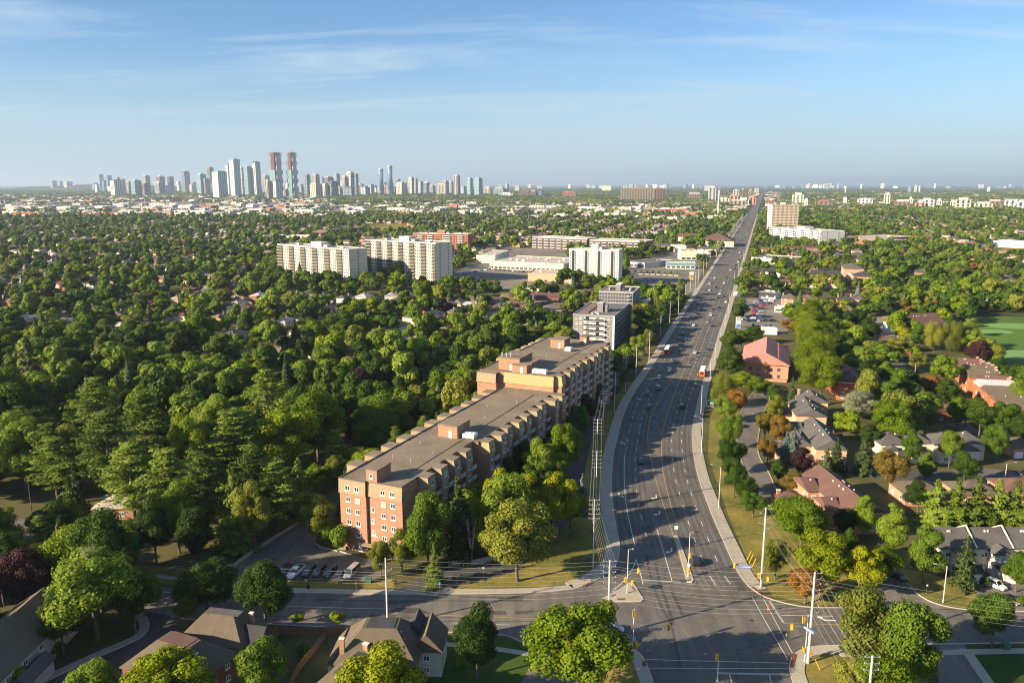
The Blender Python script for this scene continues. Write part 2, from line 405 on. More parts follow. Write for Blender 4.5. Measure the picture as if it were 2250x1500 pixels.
# ---------------------------------------------------------------- mesh helpers
class MB:
    def __init__(s): s.v, s.f, s.m = [], [], []
    def add(s, vs, fs, mi=0):
        k = len(s.v); s.v += [tuple(p) for p in vs]
        s.f += [tuple(i + k for i in f) for f in fs]; s.m += [mi] * len(fs)
        return s
    def box(s, x0, x1, y0, y1, z0, z1, mi=0):
        return s.add([(x0, y0, z0), (x1, y0, z0), (x1, y1, z0), (x0, y1, z0), (x0, y0, z1), (x1, y0, z1), (x1, y1, z1), (x0, y1, z1)],
                     [(0, 3, 2, 1), (4, 5, 6, 7), (0, 1, 5, 4), (1, 2, 6, 5), (2, 3, 7, 6), (3, 0, 4, 7)], mi)
    def prism(s, pts, z0, z1, mi=0, top=True, bottom=False):
        n = len(pts)
        if sum(pts[i][0] * pts[(i + 1) % n][1] - pts[(i + 1) % n][0] * pts[i][1] for i in range(n)) < 0: pts = pts[::-1]
        vs = [(p[0], p[1], z0) for p in pts] + [(p[0], p[1], z1) for p in pts]
        fs = [(i, (i + 1) % n, n + (i + 1) % n, n + i) for i in range(n)] if z1 > z0 else []
        if z1 <= z0: vs = [(p[0], p[1], z1) for p in pts]
        off = n if z1 > z0 else 0
        if top:
            for t in tessellate_polygon([[Vector((p[0], p[1], 0)) for p in pts]]):
                a, b, c = t
                cr = (pts[b][0] - pts[a][0]) * (pts[c][1] - pts[a][1]) - (pts[b][1] - pts[a][1]) * (pts[c][0] - pts[a][0])
                fs.append((a + off, b + off, c + off) if cr > 0 else (a + off, c + off, b + off))
        return s.add(vs, fs, mi)
    def tube(s, p0, p1, r0, r1=None, n=8, mi=0, cap=True):
        r1 = r0 if r1 is None else r1
        p0, p1 = Vector(p0), Vector(p1); d = (p1 - p0)
        if d.length < 1e-6: return s
        q = d.to_track_quat('Z', 'Y'); vs = []
        for p, r in ((p0, r0), (p1, r1)):
            for i in range(n):
                a = 2 * pi * i / n
                vs.append(p + q @ Vector((r * cos(a), r * sin(a), 0)))
        fs = [(i, (i + 1) % n, n + (i + 1) % n, n + i) for i in range(n)]
        if cap: fs += [tuple(range(n - 1, -1, -1)), tuple(range(n, 2 * n))]
        return s.add(vs, fs, mi)
    def path(s, pts, r, n=6, mi=0):
        for a, b in zip(pts, pts[1:]): s.tube(a, b, r, r, n, mi, cap=False)
        return s
    def xf(s, M, k0=0):
        s.v = s.v[:k0] + [tuple(M @ Vector(p)) for p in s.v[k0:]]
        return s
    def mesh(s, name, mats):
        me = bpy.data.meshes.new(name)
        me.from_pydata(s.v, [], s.f)
        for m in (mats if isinstance(mats, (list, tuple)) else [mats]): me.materials.append(MATS[m] if isinstance(m, str) else m)
        if any(s.m): me.polygons.foreach_set('material_index', s.m)
        me.update()
        return me
    def build(s, name, mats, parent=None, loc=None, rz=0, smooth=False):
        me = s.mesh(name, mats)
        if smooth: me.polygons.foreach_set('use_smooth', [True] * len(me.polygons))
        return obj(name, me, parent, loc, rz)
def obj(name, me, parent=None, loc=None, rz=0):
    o = bpy.data.objects.new(name, me)
    COL.objects.link(o)
    if parent is not None: o.parent = parent
    if loc is not None: o.location = loc
    if rz: o.rotation_euler = (0, 0, rz)
    return o
def tag(o, label=None, cat=None, group=None, kind=None):
    if label: o['label'] = label
    if cat: o['category'] = cat
    if group: o['group'] = group
    if kind: o['kind'] = kind
    return o
def thing(name, label, cat, loc=(0, 0, 0), rz=0, group=None):
    return tag(obj(name, None, None, loc, rz), label, cat, group)
KIDS = {}
def copy_tree(root, label=None, group=None, loc=None, rz=None, scale=None, matswap=None):
    r = root.copy(); COL.objects.link(r)
    if loc is not None: r.location = loc
    if rz is not None: r.rotation_euler = (0, 0, rz)
    if scale is not None: r.scale = scale
    if label: r['label'] = label
    if group: r['group'] = group
    for c in KIDS.setdefault(root.name, list(root.children)):
        k = c.copy(); COL.objects.link(k); k.parent = r
        for g in KIDS.setdefault(c.name, list(c.children)):
            d = g.copy(); COL.objects.link(d); d.parent = k
    return r
def struct(name, mb, mat, label=None):
    o = mb.build(name, mat)
    o['kind'] = 'structure'
    if label: o['label'] = label
    return o
def np_mesh(name, verts, quads, mats):
    me = bpy.data.meshes.new(name)
    nq = len(quads)
    me.vertices.add(len(verts)); me.vertices.foreach_set('co', np.ascontiguousarray(verts, dtype=np.float32).ravel())
    me.loops.add(nq * 4); me.loops.foreach_set('vertex_index', np.ascontiguousarray(quads, dtype=np.int32).ravel())
    me.polygons.add(nq); me.polygons.foreach_set('loop_start', np.arange(0, nq * 4, 4, dtype=np.int32))
    for m in mats: me.materials.append(MATS[m])
    me.update(calc_edges=True)
    return me
def pip(px, py, poly):
    inside = np.zeros(len(px), bool); n = len(poly); j = n - 1
    for i in range(n):
        xi, yi = poly[i]; xj, yj = poly[j]
        c = ((yi > py) != (yj > py)) & (px < (xj - xi) * (py - yi) / ((yj - yi) if yj != yi else 1e-9) + xi)
        inside ^= c; j = i
    return inside
EXCL = []         # ground polygons with no trees or houses
NOTREE_R = []     # (x, y, r) circles
def excl(poly, grow=0.0):
    if grow:
        cx = sum(p[0] for p in poly) / len(poly); cy = sum(p[1] for p in poly) / len(poly)
        poly = [((p[0] - cx) * (1 + grow / max(1, hypot(p[0] - cx, p[1] - cy))) + cx, (p[1] - cy) * (1 + grow / max(1, hypot(p[0] - cx, p[1] - cy))) + cy) for p in poly]
    EXCL.append(poly)
def offset_line(pts, d):    # to the right of travel for d>0
    out = []
    for i, p in enumerate(pts):
        a = pts[max(0, i - 1)]; b = pts[min(len(pts) - 1, i + 1)]
        tx, ty = b[0] - a[0], b[1] - a[1]; L = hypot(tx, ty) or 1
        out.append((p[0] + ty / L * d, p[1] - tx / L * d))
    return out
def resample(pts, step):
    out = [pts[0]]; acc = 0
    for a, b in zip(pts, pts[1:]):
        L = hypot(b[0] - a[0], b[1] - a[1]); k = max(1, int(L / step))
        out += [(a[0] + (b[0] - a[0]) * i / k, a[1] + (b[1] - a[1]) * i / k) for i in range(1, k + 1)]
    return out
def smooth_line(pts, it=2):
    for _ in range(it):
        o = [pts[0]]
        for a, b in zip(pts, pts[1:]):
            o += [(a[0] * .75 + b[0] * .25, a[1] * .75 + b[1] * .25), (a[0] * .25 + b[0] * .75, a[1] * .25 + b[1] * .75)]
        pts = o + [pts[-1]]
    return pts
def ribbon(mb, pts, d0, d1, z0, z1=None, mi=0):
    """strip along a line between two offsets; z1 gives it thickness"""
    a, b = offset_line(pts, d0), offset_line(pts, d1)
    n = len(pts); zt = z0 if z1 is None else z1
    vs = [(p[0], p[1], zt) for p in a] + [(p[0], p[1], zt) for p in b]
    up = d1 > d0
    fs = [((i, n + i, n + i + 1, i + 1) if up else (i, i + 1, n + i + 1, n + i)) for i in range(n - 1)]
    if z1 is not None:
        vs += [(p[0], p[1], z0) for p in a] + [(p[0], p[1], z0) for p in b]
        fs += [(i, i + 1, 2 * n + i + 1, 2 * n + i) for i in range(n - 1)] + [(n + i, 3 * n + i, 3 * n + i + 1, n + i + 1) for i in range(n - 1)]
        fs += [(0, 2 * n, 3 * n, n), (n - 1, 2 * n - 1, 4 * n - 1, 3 * n - 1)]
    mb.add(vs, fs, mi)
def dashes(mb, pts, off, z, w=.14, dash=3.0, gap=6.0, y0=-1e9, y1=1e9):
    line = resample(offset_line(pts, off), 1.0); k = 0; per = int(dash + gap)
    while k + int(dash) < len(line):
        seg = line[k:k + int(dash) + 1]
        if y0 < seg[0][1] < y1: ribbon(mb, seg, -w / 2, w / 2, z)
        k += per
ORD = ['', 'second ', 'third ', 'fourth ', 'fifth ', 'sixth ', 'seventh ', 'eighth ', 'ninth ', 'tenth ', 'eleventh ', 'twelfth ', 'thirteenth ', 'fourteenth ', 'fifteenth ', 'sixteenth ']
# ================================================================ ground, roads, pavements
g = MB(); g.prism([(-45000, -3000), (45000, -3000), (45000, 72000), (-45000, 72000)], 0, -0.06)
struct('far_terrain', g, 'far_land', 'wide flat plain of trees and suburbs reaching the horizon')
g = MB()
for i in range(14):
    for j in range(14):
        pass
g.prism([(-1500, -200), (1700, -200), (2600, 2300), (-1800, 2300)], 0, 0)
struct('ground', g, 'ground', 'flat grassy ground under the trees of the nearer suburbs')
# arterial road
WE = [G(*p) for p in [(1467, 747), (1450, 780), (1423, 820), (1397, 857), (1373, 900), (1357, 960), (1345, 1013), (1345, 1100), (1354, 1153), (1363, 1200)]]
EE = [G(*p) for p in [(1570, 767), (1553, 813), (1538, 860), (1527, 907), (1519, 950), (1522, 993), (1533, 1050), (1552, 1100), (1567, 1140), (1597, 1207), (1620, 1257), (1643, 1287)]]
FARY = [9000, 5200, 3500, 2600, 1900, 1500, 1200, 980, 820, 700, 600, 530]
WL = lambda y: 91.8 + .3135 * (y - 460.8)
WE = smooth_line([(WL(y), y) for y in FARY] + WE, 2)
EE = smooth_line([(WL(y) + 29, y) for y in FARY] + [(WL(480) + 28.6, 480)] + EE, 2)
WC = smooth_line([WE[-1]] + [G(*p) for p in [(1360, 1232), (1340, 1256), (1300, 1281), (1262, 1294)]], 2)   # north-west corner kerb
EC = smooth_line([EE[-1]] + [G(*p) for p in [(1667, 1305), (1690, 1316), (1747, 1331), (1792, 1335)]], 2)
SWC = smooth_line([G(*p) for p in [(1161, 1419), (1250, 1428), (1340, 1416), (1367, 1418), (1400, 1428), (1417, 1447), (1430, 1480), (1437, 1500)]] + [(25.2, 118), (22, 60), (18, -80)], 2)
SEC = smooth_line([G(*p) for p in [(1840, 1417), (1792, 1418), (1758, 1426), (1739, 1442), (1732, 1466), (1741, 1500)]] + [(51.0, 118), (48.5, 60), (46, -80)], 2)
art = WE + WC[1:] + [G(1262, 1400)] + SWC[4:] + SEC[::-1] + EC[::-1] + EE[::-1]
g = MB(); g.prism(art, 0, .020, top=True); struct('arterial_road', g, 'asphalt', 'wide curving asphalt arterial road running to the horizon')
EXCL.append(offset_line(WE, 7.0) + [G(1262, 1288), G(1262, 1440)] + offset_line(SWC[4:], 5) + offset_line(SEC, -5)[::-1] + EC[::-1] + offset_line(EE, -7.0)[::-1])
# cross street, west arm (curves away north-west) and east arm
NK = smooth_line([G(*p) for p in [(1262, 1294), (1200, 1301), (1080, 1304), (968, 1305), (835, 1306), (653, 1302), (600, 1302), (500, 1300), (400, 1294), (317, 1284), (210, 1250), (120, 1195), (85, 1160), (40, 1135), (-60, 1110)]], 1)
SK = smooth_line([G(*p) for p in [(-60, 1145), (0, 1175), (60, 1208), (130, 1262), (220, 1310), (300, 1337)]], 1)
SKE = smooth_line([G(*p) for p in [(400, 1358), (480, 1364), (600, 1371), (767, 1379), (933, 1387), (1060, 1390), (1111, 1394), (1140, 1405), (1161, 1419)]], 1)
cs = [G(1300, 1283)] + NK + SK + SKE + [G(1262, 1424), G(1345, 1420), G(1345, 1290)]
g = MB(); g.prism(cs, 0, .015); struct('cross_street', g, 'asphalt_light', 'asphalt cross street running left from the junction past the apartment car park')
EXCL.append(offset_line(NK, -4)[::1] + offset_line(SK, -2) + offset_line(SKE, -2)) if False else EXCL.append(cs)
# residential street towards the bottom left
RW = smooth_line([G(*p) for p in [(300, 1337), (322, 1352), (331, 1372), (322, 1392), (300, 1408), (211, 1445), (100, 1497), (0, 1550), (-150, 1640)]], 2)
RE = smooth_line([G(*p) for p in [(50, 1660), (170, 1560), (280, 1480), (360, 1418), (392, 1385), (400, 1358)]], 2)
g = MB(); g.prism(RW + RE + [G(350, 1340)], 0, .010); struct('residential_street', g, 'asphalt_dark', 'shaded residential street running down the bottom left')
EXCL.append(RW + RE)
# side street mouth under the bright maple
ss = [G(*p) for p in [(1161, 1417), (1175, 1450), (1150, 1490), (1120, 1560), (1080, 1680), (1190, 1700), (1250, 1560), (1290, 1470), (1330, 1418)]]
g = MB(); g.prism(ss, 0, .010); struct('side_street', g, 'asphalt_light', 'short side street under the bright green maple at the bottom')
EXCL.append(ss)
# east arm
EN = [G(*p) for p in [(1747, 1331), (1792, 1335), (1850, 1335), (1900, 1331)]]
RSW = smooth_line([G(*p) for p in [(1900, 1331), (1925, 1306), (1922, 1278), (1888, 1245), (1810, 1195), (1745, 1150), (1700, 1118), (1662, 1088), (1642, 1050), (1626, 1000), (1618, 960), (1622, 920), (1634, 893), (1650, 868), (1672, 845)]], 2)
RSE = smooth_line([G(*p) for p in [(1722, 850), (1690, 875), (1678, 905), (1664, 960), (1664, 1000), (1688, 1035), (1702, 1070), (1722, 1098), (1765, 1132), (1835, 1170), (1910, 1210), (1958, 1241), (1998, 1289), (2032, 1318), (2080, 1334), (2147, 1342)]], 2)
es = EN + [G(2147, 1342), G(2260, 1344), (260, 158.5), (260, 144.5), G(2250, 1411), G(2040, 1414), G(1840, 1417), G(1792, 1419), G(1700, 1425), G(1680, 1320)]
g = MB(); g.prism(es, 0, .016); struct('east_cross_street', g, 'asphalt', 'asphalt cross street running right from the junction')
EXCL.append(es)
g = MB(); g.prism([G(1900, 1336)] + RSW + RSE + [G(2080, 1336)], 0, .011); struct('curving_side_street', g, 'asphalt_light', 'narrow side street curving beside the grey-roofed townhouses')
EXCL.append(RSW + RSE)
def patch(name, pts, z, m, label, ex=True, px=True):
    q = [G(*p) for p in pts] if px else pts
    g = MB(); g.prism(q, 0, z); o = struct(name, g, m, label)
    if ex: EXCL.append(q)
    return q
# more streets and yards on the right
UR = patch('upper_street', [(1938, 778), (1946, 800), (1960, 838), (1990, 866), (2025, 893), (2070, 925), (2120, 950), (2160, 950), (2085, 905), (2045, 880), (2015, 850), (1996, 820), (1988, 795), (1975, 778)], .010, 'asphalt', 'curving street between the orange brick townhouses')
patch('right_street', [(2085, 1030), (2150, 1026), (2215, 1034), (2400, 1060), (2400, 1105), (2250, 1085), (2190, 1070), (2120, 1052)], .010, 'asphalt', 'street at the right edge behind the spruces')
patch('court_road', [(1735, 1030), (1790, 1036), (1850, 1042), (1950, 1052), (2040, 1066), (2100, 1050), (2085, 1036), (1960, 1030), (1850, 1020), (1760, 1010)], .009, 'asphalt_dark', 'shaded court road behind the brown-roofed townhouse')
patch('driveway', [(2040, 1414), (2062, 1436), (2062, 1500), (2040, 1620), (2250, 1640), (2190, 1520), (2140, 1450), (2118, 1414)], .012, 'asphalt_light', 'pale driveway at the bottom right corner')
patch('front_drive', [(2138, 1288), (2165, 1342), (2260, 1344), (2330, 1344), (2290, 1288), (2220, 1272), (2170, 1274)], .012, 'asphalt_light', 'front driveway with parked cars before the cream townhouses')
patch('church_yard', [(1915, 715), (1928, 696), (1985, 690), (2010, 690), (2020, 740), (1930, 742)], .010, 'yard', 'pale empty car park beside the brown-roofed hall')
patch('dealer_lot', [(1618, 735), (1628, 690), (1640, 655), (1690, 652), (1742, 656), (1748, 700), (1725, 735)], .010, 'yard', 'car park with rows of cars beside the arterial')
patch('plaza_lot', [(1372, 655), (1378, 570), (1440, 566), (1530, 572), (1545, 590), (1528, 640), (1500, 650)], .010, 'yard', 'wide asphalt car park of the shopping plaza')
patch('mall_lot', [(880, 620), (985, 606), (1075, 560), (1105, 545), (1250, 545), (1255, 622), (1160, 640), (1000, 628)], .009, 'yard', 'car park around the low shopping mall')
patch('plaza_forecourt', [(1440, 566), (1500, 548), (1572, 548), (1556, 580)], .011, 'yard', 'paved forecourt beside the cream shop')
patch('field', [(795, 492), (800, 510), (845, 512), (905, 506), (900, 492)], .010, 'lawn', 'dry playing field beyond the cream apartment slabs')
patch('school_field', [(2170, 540), (2180, 560), (2300, 572), (2300, 545)], .010, 'lawn', 'dry school field at the right edge')
GOLF = patch('golf_course', [(2140, 705), (2150, 745), (2168, 790), (2200, 840), (2250, 880), (2600, 900), (2600, 690), (2250, 697), (2190, 695)], .012, 'golf', 'smooth green golf fairway at the right edge')
for c, r in (((2225, 716), 11), ((2178, 728), 8), ((2262, 780), 13)):
    x, y = G(*c); g = MB(); g.prism([(x + 1.6 * r * cos(a * pi / 12), y + r * sin(a * pi / 12)) for a in range(24)], .012, .020); struct('putting_green', g, 'golf_green', 'pale oval putting green on the golf course')
# apartment forecourt
patch('apartment_car_park', [(500, 1304), (505, 1262), (508, 1240), (560, 1205), (660, 1146), (705, 1118), (697, 1165), (694, 1194), (750, 1212), (812, 1228), (840, 1238), (850, 1262), (808, 1276), (640, 1271), (600, 1263), (582, 1272), (577, 1290), (540, 1304)], .024, 'asphalt_light', 'asphalt car park in front of the brick apartment block')
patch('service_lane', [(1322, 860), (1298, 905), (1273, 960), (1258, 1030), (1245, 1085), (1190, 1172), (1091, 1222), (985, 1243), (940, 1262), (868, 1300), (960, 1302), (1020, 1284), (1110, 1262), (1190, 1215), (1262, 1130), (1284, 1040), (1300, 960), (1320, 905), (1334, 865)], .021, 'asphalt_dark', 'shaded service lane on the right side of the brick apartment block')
# lawns
def lawn(name, pts, label, m='lawn', z=.006, px=True):
    q = [G(*p) for p in pts] if px else pts
    g = MB(); g.prism(q, 0, z); struct(name, g, m, label); return q
l1 = lawn('corner_lawn', [(870, 1292), (960, 1300), (1080, 1290), (1200, 1288), (1290, 1272), (1338, 1235), (1338, 1150), (1326, 1010), (1350, 920), (1400, 840), (1380, 840), (1320, 905), (1300, 960), (1284, 1040), (1262, 1130), (1190, 1215), (1110, 1262), (1020, 1284)], 'dry corner lawn between the service lane and the arterial')
l2 = lawn('verge_lawn', [(1555, 1000), (1560, 920), (1585, 850), (1620, 840), (1625, 900), (1612, 960), (1618, 1010), (1634, 1060), (1655, 1095), (1745, 1157), (1890, 1250), (1918, 1280), (1895, 1326), (1800, 1330), (1700, 1310), (1650, 1250), (1600, 1130)], 'dry grass strip and corner lawn right of the arterial')
l3 = lawn('car_park_verge', [(584, 1283), (595, 1266), (640, 1274), (800, 1280), (860, 1272), (868, 1290), (800, 1292), (680, 1291), (600, 1287)], 'grass strip between the parked cars and the cross street', z=.03)
l4 = lawn('front_lawn', [(925, 1391), (1090, 1397), (1130, 1408), (1158, 1424), (1168, 1455), (1130, 1520), (940, 1520)], 'mown green front lawn beside the bottom corner house', 'green_lawn')
l5 = lawn('townhouse_lawn', [(1965, 1244), (2003, 1289), (2037, 1316), (2085, 1331), (2150, 1338), (2165, 1335), (2130, 1285), (2050, 1262)], 'dry lawn with a street lamp before the cream townhouses')
l6 = lawn('junction_lawn', [(1770, 1440), (1760, 1500), (1790, 1640), (2010, 1640), (2040, 1500), (2035, 1430), (1850, 1430)], 'lawn patch under the big trees at the bottom right')
l7 = lawn('right_lawn', [(2130, 1425), (2190, 1510), (2260, 1640), (2400, 1640), (2400, 1425)], 'green lawn at the bottom right corner', 'green_lawn')
l8 = lawn('pocket_lawn', [(1350, 1445), (1395, 1450), (1412, 1480), (1420, 1520), (1300, 1540)], 'dry grass pocket at the bottom kerb corner')
l9 = lawn('woodland_verge', [(317, 1276), (400, 1286), (500, 1292), (505, 1255), (400, 1246), (300, 1240)], 'shaded grass verge under the wood beside the cross street')
EXCL += [l1, l2, l3, l4, l5, l6, l7, l8, l9]
# pavements with kerbs
pv = MB(); kb = MB()
def pavement(line, w, side, gap=.15):
    s = side
    line = resample(line, 6)
    ribbon(kb, line, min(0, s * .16), max(0, s * .16), 0, .15)
    ribbon(pv, line, min(s * .16, s * (.16 + w)), max(s * .16, s * (.16 + w)), 0, .135)
WEn = [p for p in WE if p[1] < 2600]; EEn = [p for p in EE if p[1] < 2600]
pavement(WEn + WC[1:], 3.4, 1)
pavement(NK[:8] if False else [p for p in NK if p[0] > -64], 1.9, 1)
pavement(EEn + EC[1:5], 3.2, -1)
pavement(SWC[8:], 2.4, 1)
pavement([p for p in SEC if p[1] > 100], 2.6, -1)
pavement(RW[2:], 1.8, 1)
pavement(SKE, .1, 1)
kb2 = []
for ln, s in ((EC[4:] + EN[1:], -1), (RSW, -1), (RSE, -1), ([G(2147, 1342), G(2262, 1344), (260, 158.5)], -1), (SK, 1), ([(260, 144.5), G(2250, 1411), G(2040, 1414), G(1840, 1417)], -1)):
    ribbon(kb, resample(ln, 5), min(0, s * .22), max(0, s * .22), 0, .15)
ribbon(pv, [(260, 141.2), G(2250, 1424), G(2040, 1428), G(1840, 1431)], -1.7, 0, 0, .12)
ribbon(pv, [G(2118, 1425), G(2170, 1500), G(2230, 1600)], -1.2, .8, 0, .11)
ribbon(pv, [G(930, 1412), G(1050, 1419), G(1165, 1436)], -.75, .75, 0, .04)
ribbon(pv, [G(317, 1262), G(400, 1272), G(470, 1280)], -.7, .7, 0, .05)
struct('pavement', pv, 'concrete', 'pale concrete pavement along the arterial and cross streets')
struct('kerb', kb, 'kerb', 'raised pale concrete kerb along the roads')
# pavement slabs that can be told apart near the junction get their joints
jt = MB()
def joints(line, s, w, ymax):
    for i, p in enumerate(resample(line, 1.6)):
        pass
for line, s, w in ((EEn, -1, 3.2), (WEn, 1, 3.4)):
    l = resample([p for p in line if p[1] < 330], 2.0)
    a, b = offset_line(l, s * .2), offset_line(l, s * (.16 + w))
    for p, q in zip(a, b): ribbon(jt, [p, q], -.035, .035, .139)
struct('pavement_joint', jt, 'roof_edge', 'narrow dark joints between the pavement slabs')
# islands
def island(name, pts, label, h=.15, m='concrete', px=True):
    q = [G(*p) for p in pts] if px else pts
    g = MB(); g.prism(q, 0, h); o = g.build(name, m); tag(o, label, None, None, 'structure')
    cx = sum(p[0] for p in q) / len(q); cy = sum(p[1] for p in q) / len(q)
    k = MB(); ribbon(k, q + [q[0]], -.12, .12, 0, h + .012); r = struct('island_kerb', k, 'kerb', 'raised kerb round the ' + name.replace('_', ' '))
island('median_island', [(1482, 1177), (1488, 1177), (1506, 1226), (1523, 1274), (1519, 1280), (1511, 1279), (1497, 1226)], 'narrow raised concrete median at the junction mouth')
island('traffic_island', [(1391, 1281), (1400, 1296), (1413, 1317), (1408, 1321), (1360, 1322), (1324, 1320), (1323, 1316), (1345, 1304), (1365, 1293), (1384, 1280)], 'triangular concrete traffic island left of the junction')
for nm, pts in (('tactile', [(1386, 1289), (1391, 1289), (1398, 1297), (1393, 1297)]), ('t', [(1356, 1315), (1374, 1315), (1374, 1319), (1356, 1319)]), ('t', [(1342, 1309), (1352, 1306), (1354, 1308), (1344, 1312)]),
                ('t', [(1650, 1290), (1656, 1289), (1673, 1303), (1670, 1306)]), ('t', [(1742, 1436), (1752, 1438), (1744, 1468), (1735, 1468)]), ('t', [(1411, 1453), (1419, 1453), (1420, 1464), (1412, 1464)]), ('t', [(1280, 1287), (1302, 1276), (1306, 1278), (1286, 1289)])):
    q = [G(*p) for p in pts]; g = MB(); g.prism(q, .1, .165); tag(g.build('tactile_paving', 'tactile'), 'rust brown tactile paving strip set in the kerb ramp', None, None, 'structure')
# ---------------------------------------------------------------- painted markings
mw = MB(); my = MB(); mo = MB(); Zm = .0245
nearW = [p for p in WE if p[1] < 3000]; nearE = [p for p in EE if p[1] < 3000]
for off, y0 in ((-3.75, 262), (-7.3, 176)):
    dashes(mw, nearW, off, Zm, .15, 3, 6, y0, 1500)
ribbon(mw, [p for p in offset_line(resample(WE, 3), -3.75) if 178 < p[1] < 262], -.07, .07, Zm)
for off in (3.6, 7.1): dashes(mw, nearE, off, Zm, .15, 3, 6, 160, 1500)
ribbon(my, [p for p in offset_line(resample(EE, 4), 10.6) if 203 < p[1] < 1500], -.07, .07, Zm)
YL = [G(*p) for p in [(1537, 723), (1503, 780), (1477, 830), (1450, 877), (1430, 910), (1421, 960), (1427, 993), (1443, 1067), (1467, 1133), (1483, 1190), (1497, 1235), (1510, 1278)]]
YL = smooth_line([(WL(y) + 11.2, y) for y in (1500, 1000, 800, 600)] + YL, 2)
ribbon(my, YL, -.07, .07, Zm)
ribbon(mw, [G(1443, 1160), G(1460, 1218), G(1477, 1277)], -.07, .07, Zm)
ribbon(mo, [G(1412, 1274), G(1476, 1277), G(1510, 1279)], -.22, .22, Zm)              # stop bar
ribbon(mw, [G(1398, 1228), G(1406, 1255), G(1413, 1283)], -.07, .07, Zm)
ribbon(mw, smooth_line([G(1398, 1228), G(1390, 1250), G(1375, 1272), G(1345, 1300)], 2), -.07, .07, Zm)
# crosswalk lines and stop bars round the junction
for a, b, w in (((1652, 1310), (1685, 1370), .06), ((1685, 1370), (1731, 1448), .06), ((1678, 1316), (1741, 1434), .06), ((1420, 1448), (1732, 1456), .06), ((1428, 1467), (1733, 1468), .06)):
    ribbon(mw, [G(*a), G(*b)], -w, w, Zm)
ribbon(mo, [G(1691, 1320), G(1722, 1368)], -.25, .25, Zm)
ribbon(mo, [G(1575, 1478), G(1732, 1481)], -.28, .28, Zm)
ribbon(mw, [G(1716, 1351), G(1830, 1353)], -.07, .07, Zm)
ribbon(my, [G(1722, 1369), G(1850, 1371), G(2000, 1368)], -.06, .06, Zm)
ribbon(mw, [G(1602, 1478), G(1625, 1560)], -.07, .07, Zm); ribbon(mw, [G(1690, 1481), G(1712, 1560)], -.07, .07, Zm)
ribbon(mw, [G(620, 1331), G(800, 1336), G(870, 1337)], -.06, .06, .0195)
ribbon(my, [G(870, 1347), G(1000, 1352), G(1150, 1357)], -.08, .08, .0195); ribbon(my, [G(640, 1339), G(870, 1347)], -.05, .05, .0195)
dashes(mw, [G(900, 1364), G(1280, 1378)], 0, .0195, .12, 3, 6)
ribbon(my, [G(1150, 1357), G(1260, 1362)], -.07, .07, Zm)
# turn arrows
def arrow(px, hd, z, turn=1, s=1.0, straight=False):
    x, y = G(*px)
    pts = [(-.16, -1.6), (.16, -1.6), (.16, .2), (.9, .75), (.9, .35), (1.7, 1.05), (.9, 1.75), (.9, 1.3), (-.16, .5)]
    if straight: pts = [(-.16, -1.9), (.16, -1.9), (.16, .6), (.55, .6), (0, 1.9), (-.55, .6), (-.16, .6)]
    ca, sa = cos(hd), sin(hd)
    q = [(x + s * (a * turn * ca - b * sa), y + s * (a * turn * sa + b * ca)) for a, b in pts]
    mw.prism(q, z, z)
for p in ((1442, 1092), (1449, 1127), (1476, 1209), (1514, 838) if False else (1515, 803)): arrow(p, radians(172), Zm, 1)
for p in ((1360, 1087), (1365, 972), (1401, 876)): arrow(p, radians(175), Zm, -1)
arrow((1818, 1362), radians(90), Zm, 1, 1.1)
for (a, b) in (((0, 0), (0, 0)),):
    pass
tag(struct('white_road_marking', mw, 'paint_white'), 'white lane lines, crossing lines and turn arrows on the roads')
tag(struct('yellow_road_marking', my, 'paint_yellow'), 'yellow centre turn-lane lines on the arterial and cross streets')
tag(struct('stop_line', mo, 'paint_worn'), 'wide worn stop bars at the junction approaches')
# tyre streaks and sealed patches on the junction
st = MB()
for pts in ([(1440, 1235), (1452, 1290), (1470, 1335), (1478, 1372)], [(1476, 1300), (1500, 1350)], ):
    ribbon(st, smooth_line([G(*p) for p in pts], 2), -.35, .35, .0225)
ribbon(st, smooth_line([G(*p) for p in [(1420, 1216), (1428, 1262), (1446, 1318), (1476, 1372), (1484, 1412), (1494, 1462)]], 2), -.28, .28, .0225)
struct('tyre_marks', st, 'asphalt_dark', 'dark tyre and seal streaks through the junction')
wt = MB()
for off in (-1.8, -5.5, -9.0):
    for dd in (-.75, .75): ribbon(wt, [p for p in offset_line(resample(WE, 4), off + dd) if 170 < p[1] < 900], -.22, .22, .0213)
for off in (1.8, 5.3, 8.9):
    for dd in (-.75, .75): ribbon(wt, [p for p in offset_line(resample(EE, 4), off + dd) if 162 < p[1] < 900], -.22, .22, .0213)
for dd in (-5.2, -3.7, 3.2, 4.8): ribbon(wt, [(NK[3][0], 158 + dd), (-10, 158 + dd), (-55, 158.5 + dd)], -.2, .2, .0165)
struct('wheel_tracks', wt, 'wheel_track', 'darker wheel tracks worn along the road lanes')
pp = MB(); rp = random.Random(9)
for i in range(26):
    y = rp.uniform(165, 520); e = min(EE, key=lambda q: abs(q[1] - y)); x = e[0] - rp.choice([1.8, 5.3, 8.9, 15, 19, 22]); a_, b_ = rp.uniform(.8, 1.7), rp.uniform(2, 9)
    pp.prism([(x - a_, y), (x + a_, y), (x + a_ + .3 * b_ * (y > 300), y + b_), (x - a_ + .3 * b_ * (y > 300), y + b_)], 0, .0206 + .00002 * i)
for i in range(9):
    x, y = rp.uniform(-50, 10), rp.uniform(153, 163); pp.prism([(x, y), (x + rp.uniform(2, 8), y), (x + 6, y + 1.6), (x, y + 1.5)], 0, .0156 + .00002 * i)
struct('road_patch', pp, 'asphalt_dark', 'dark repair patches in the asphalt')
mh = MB()
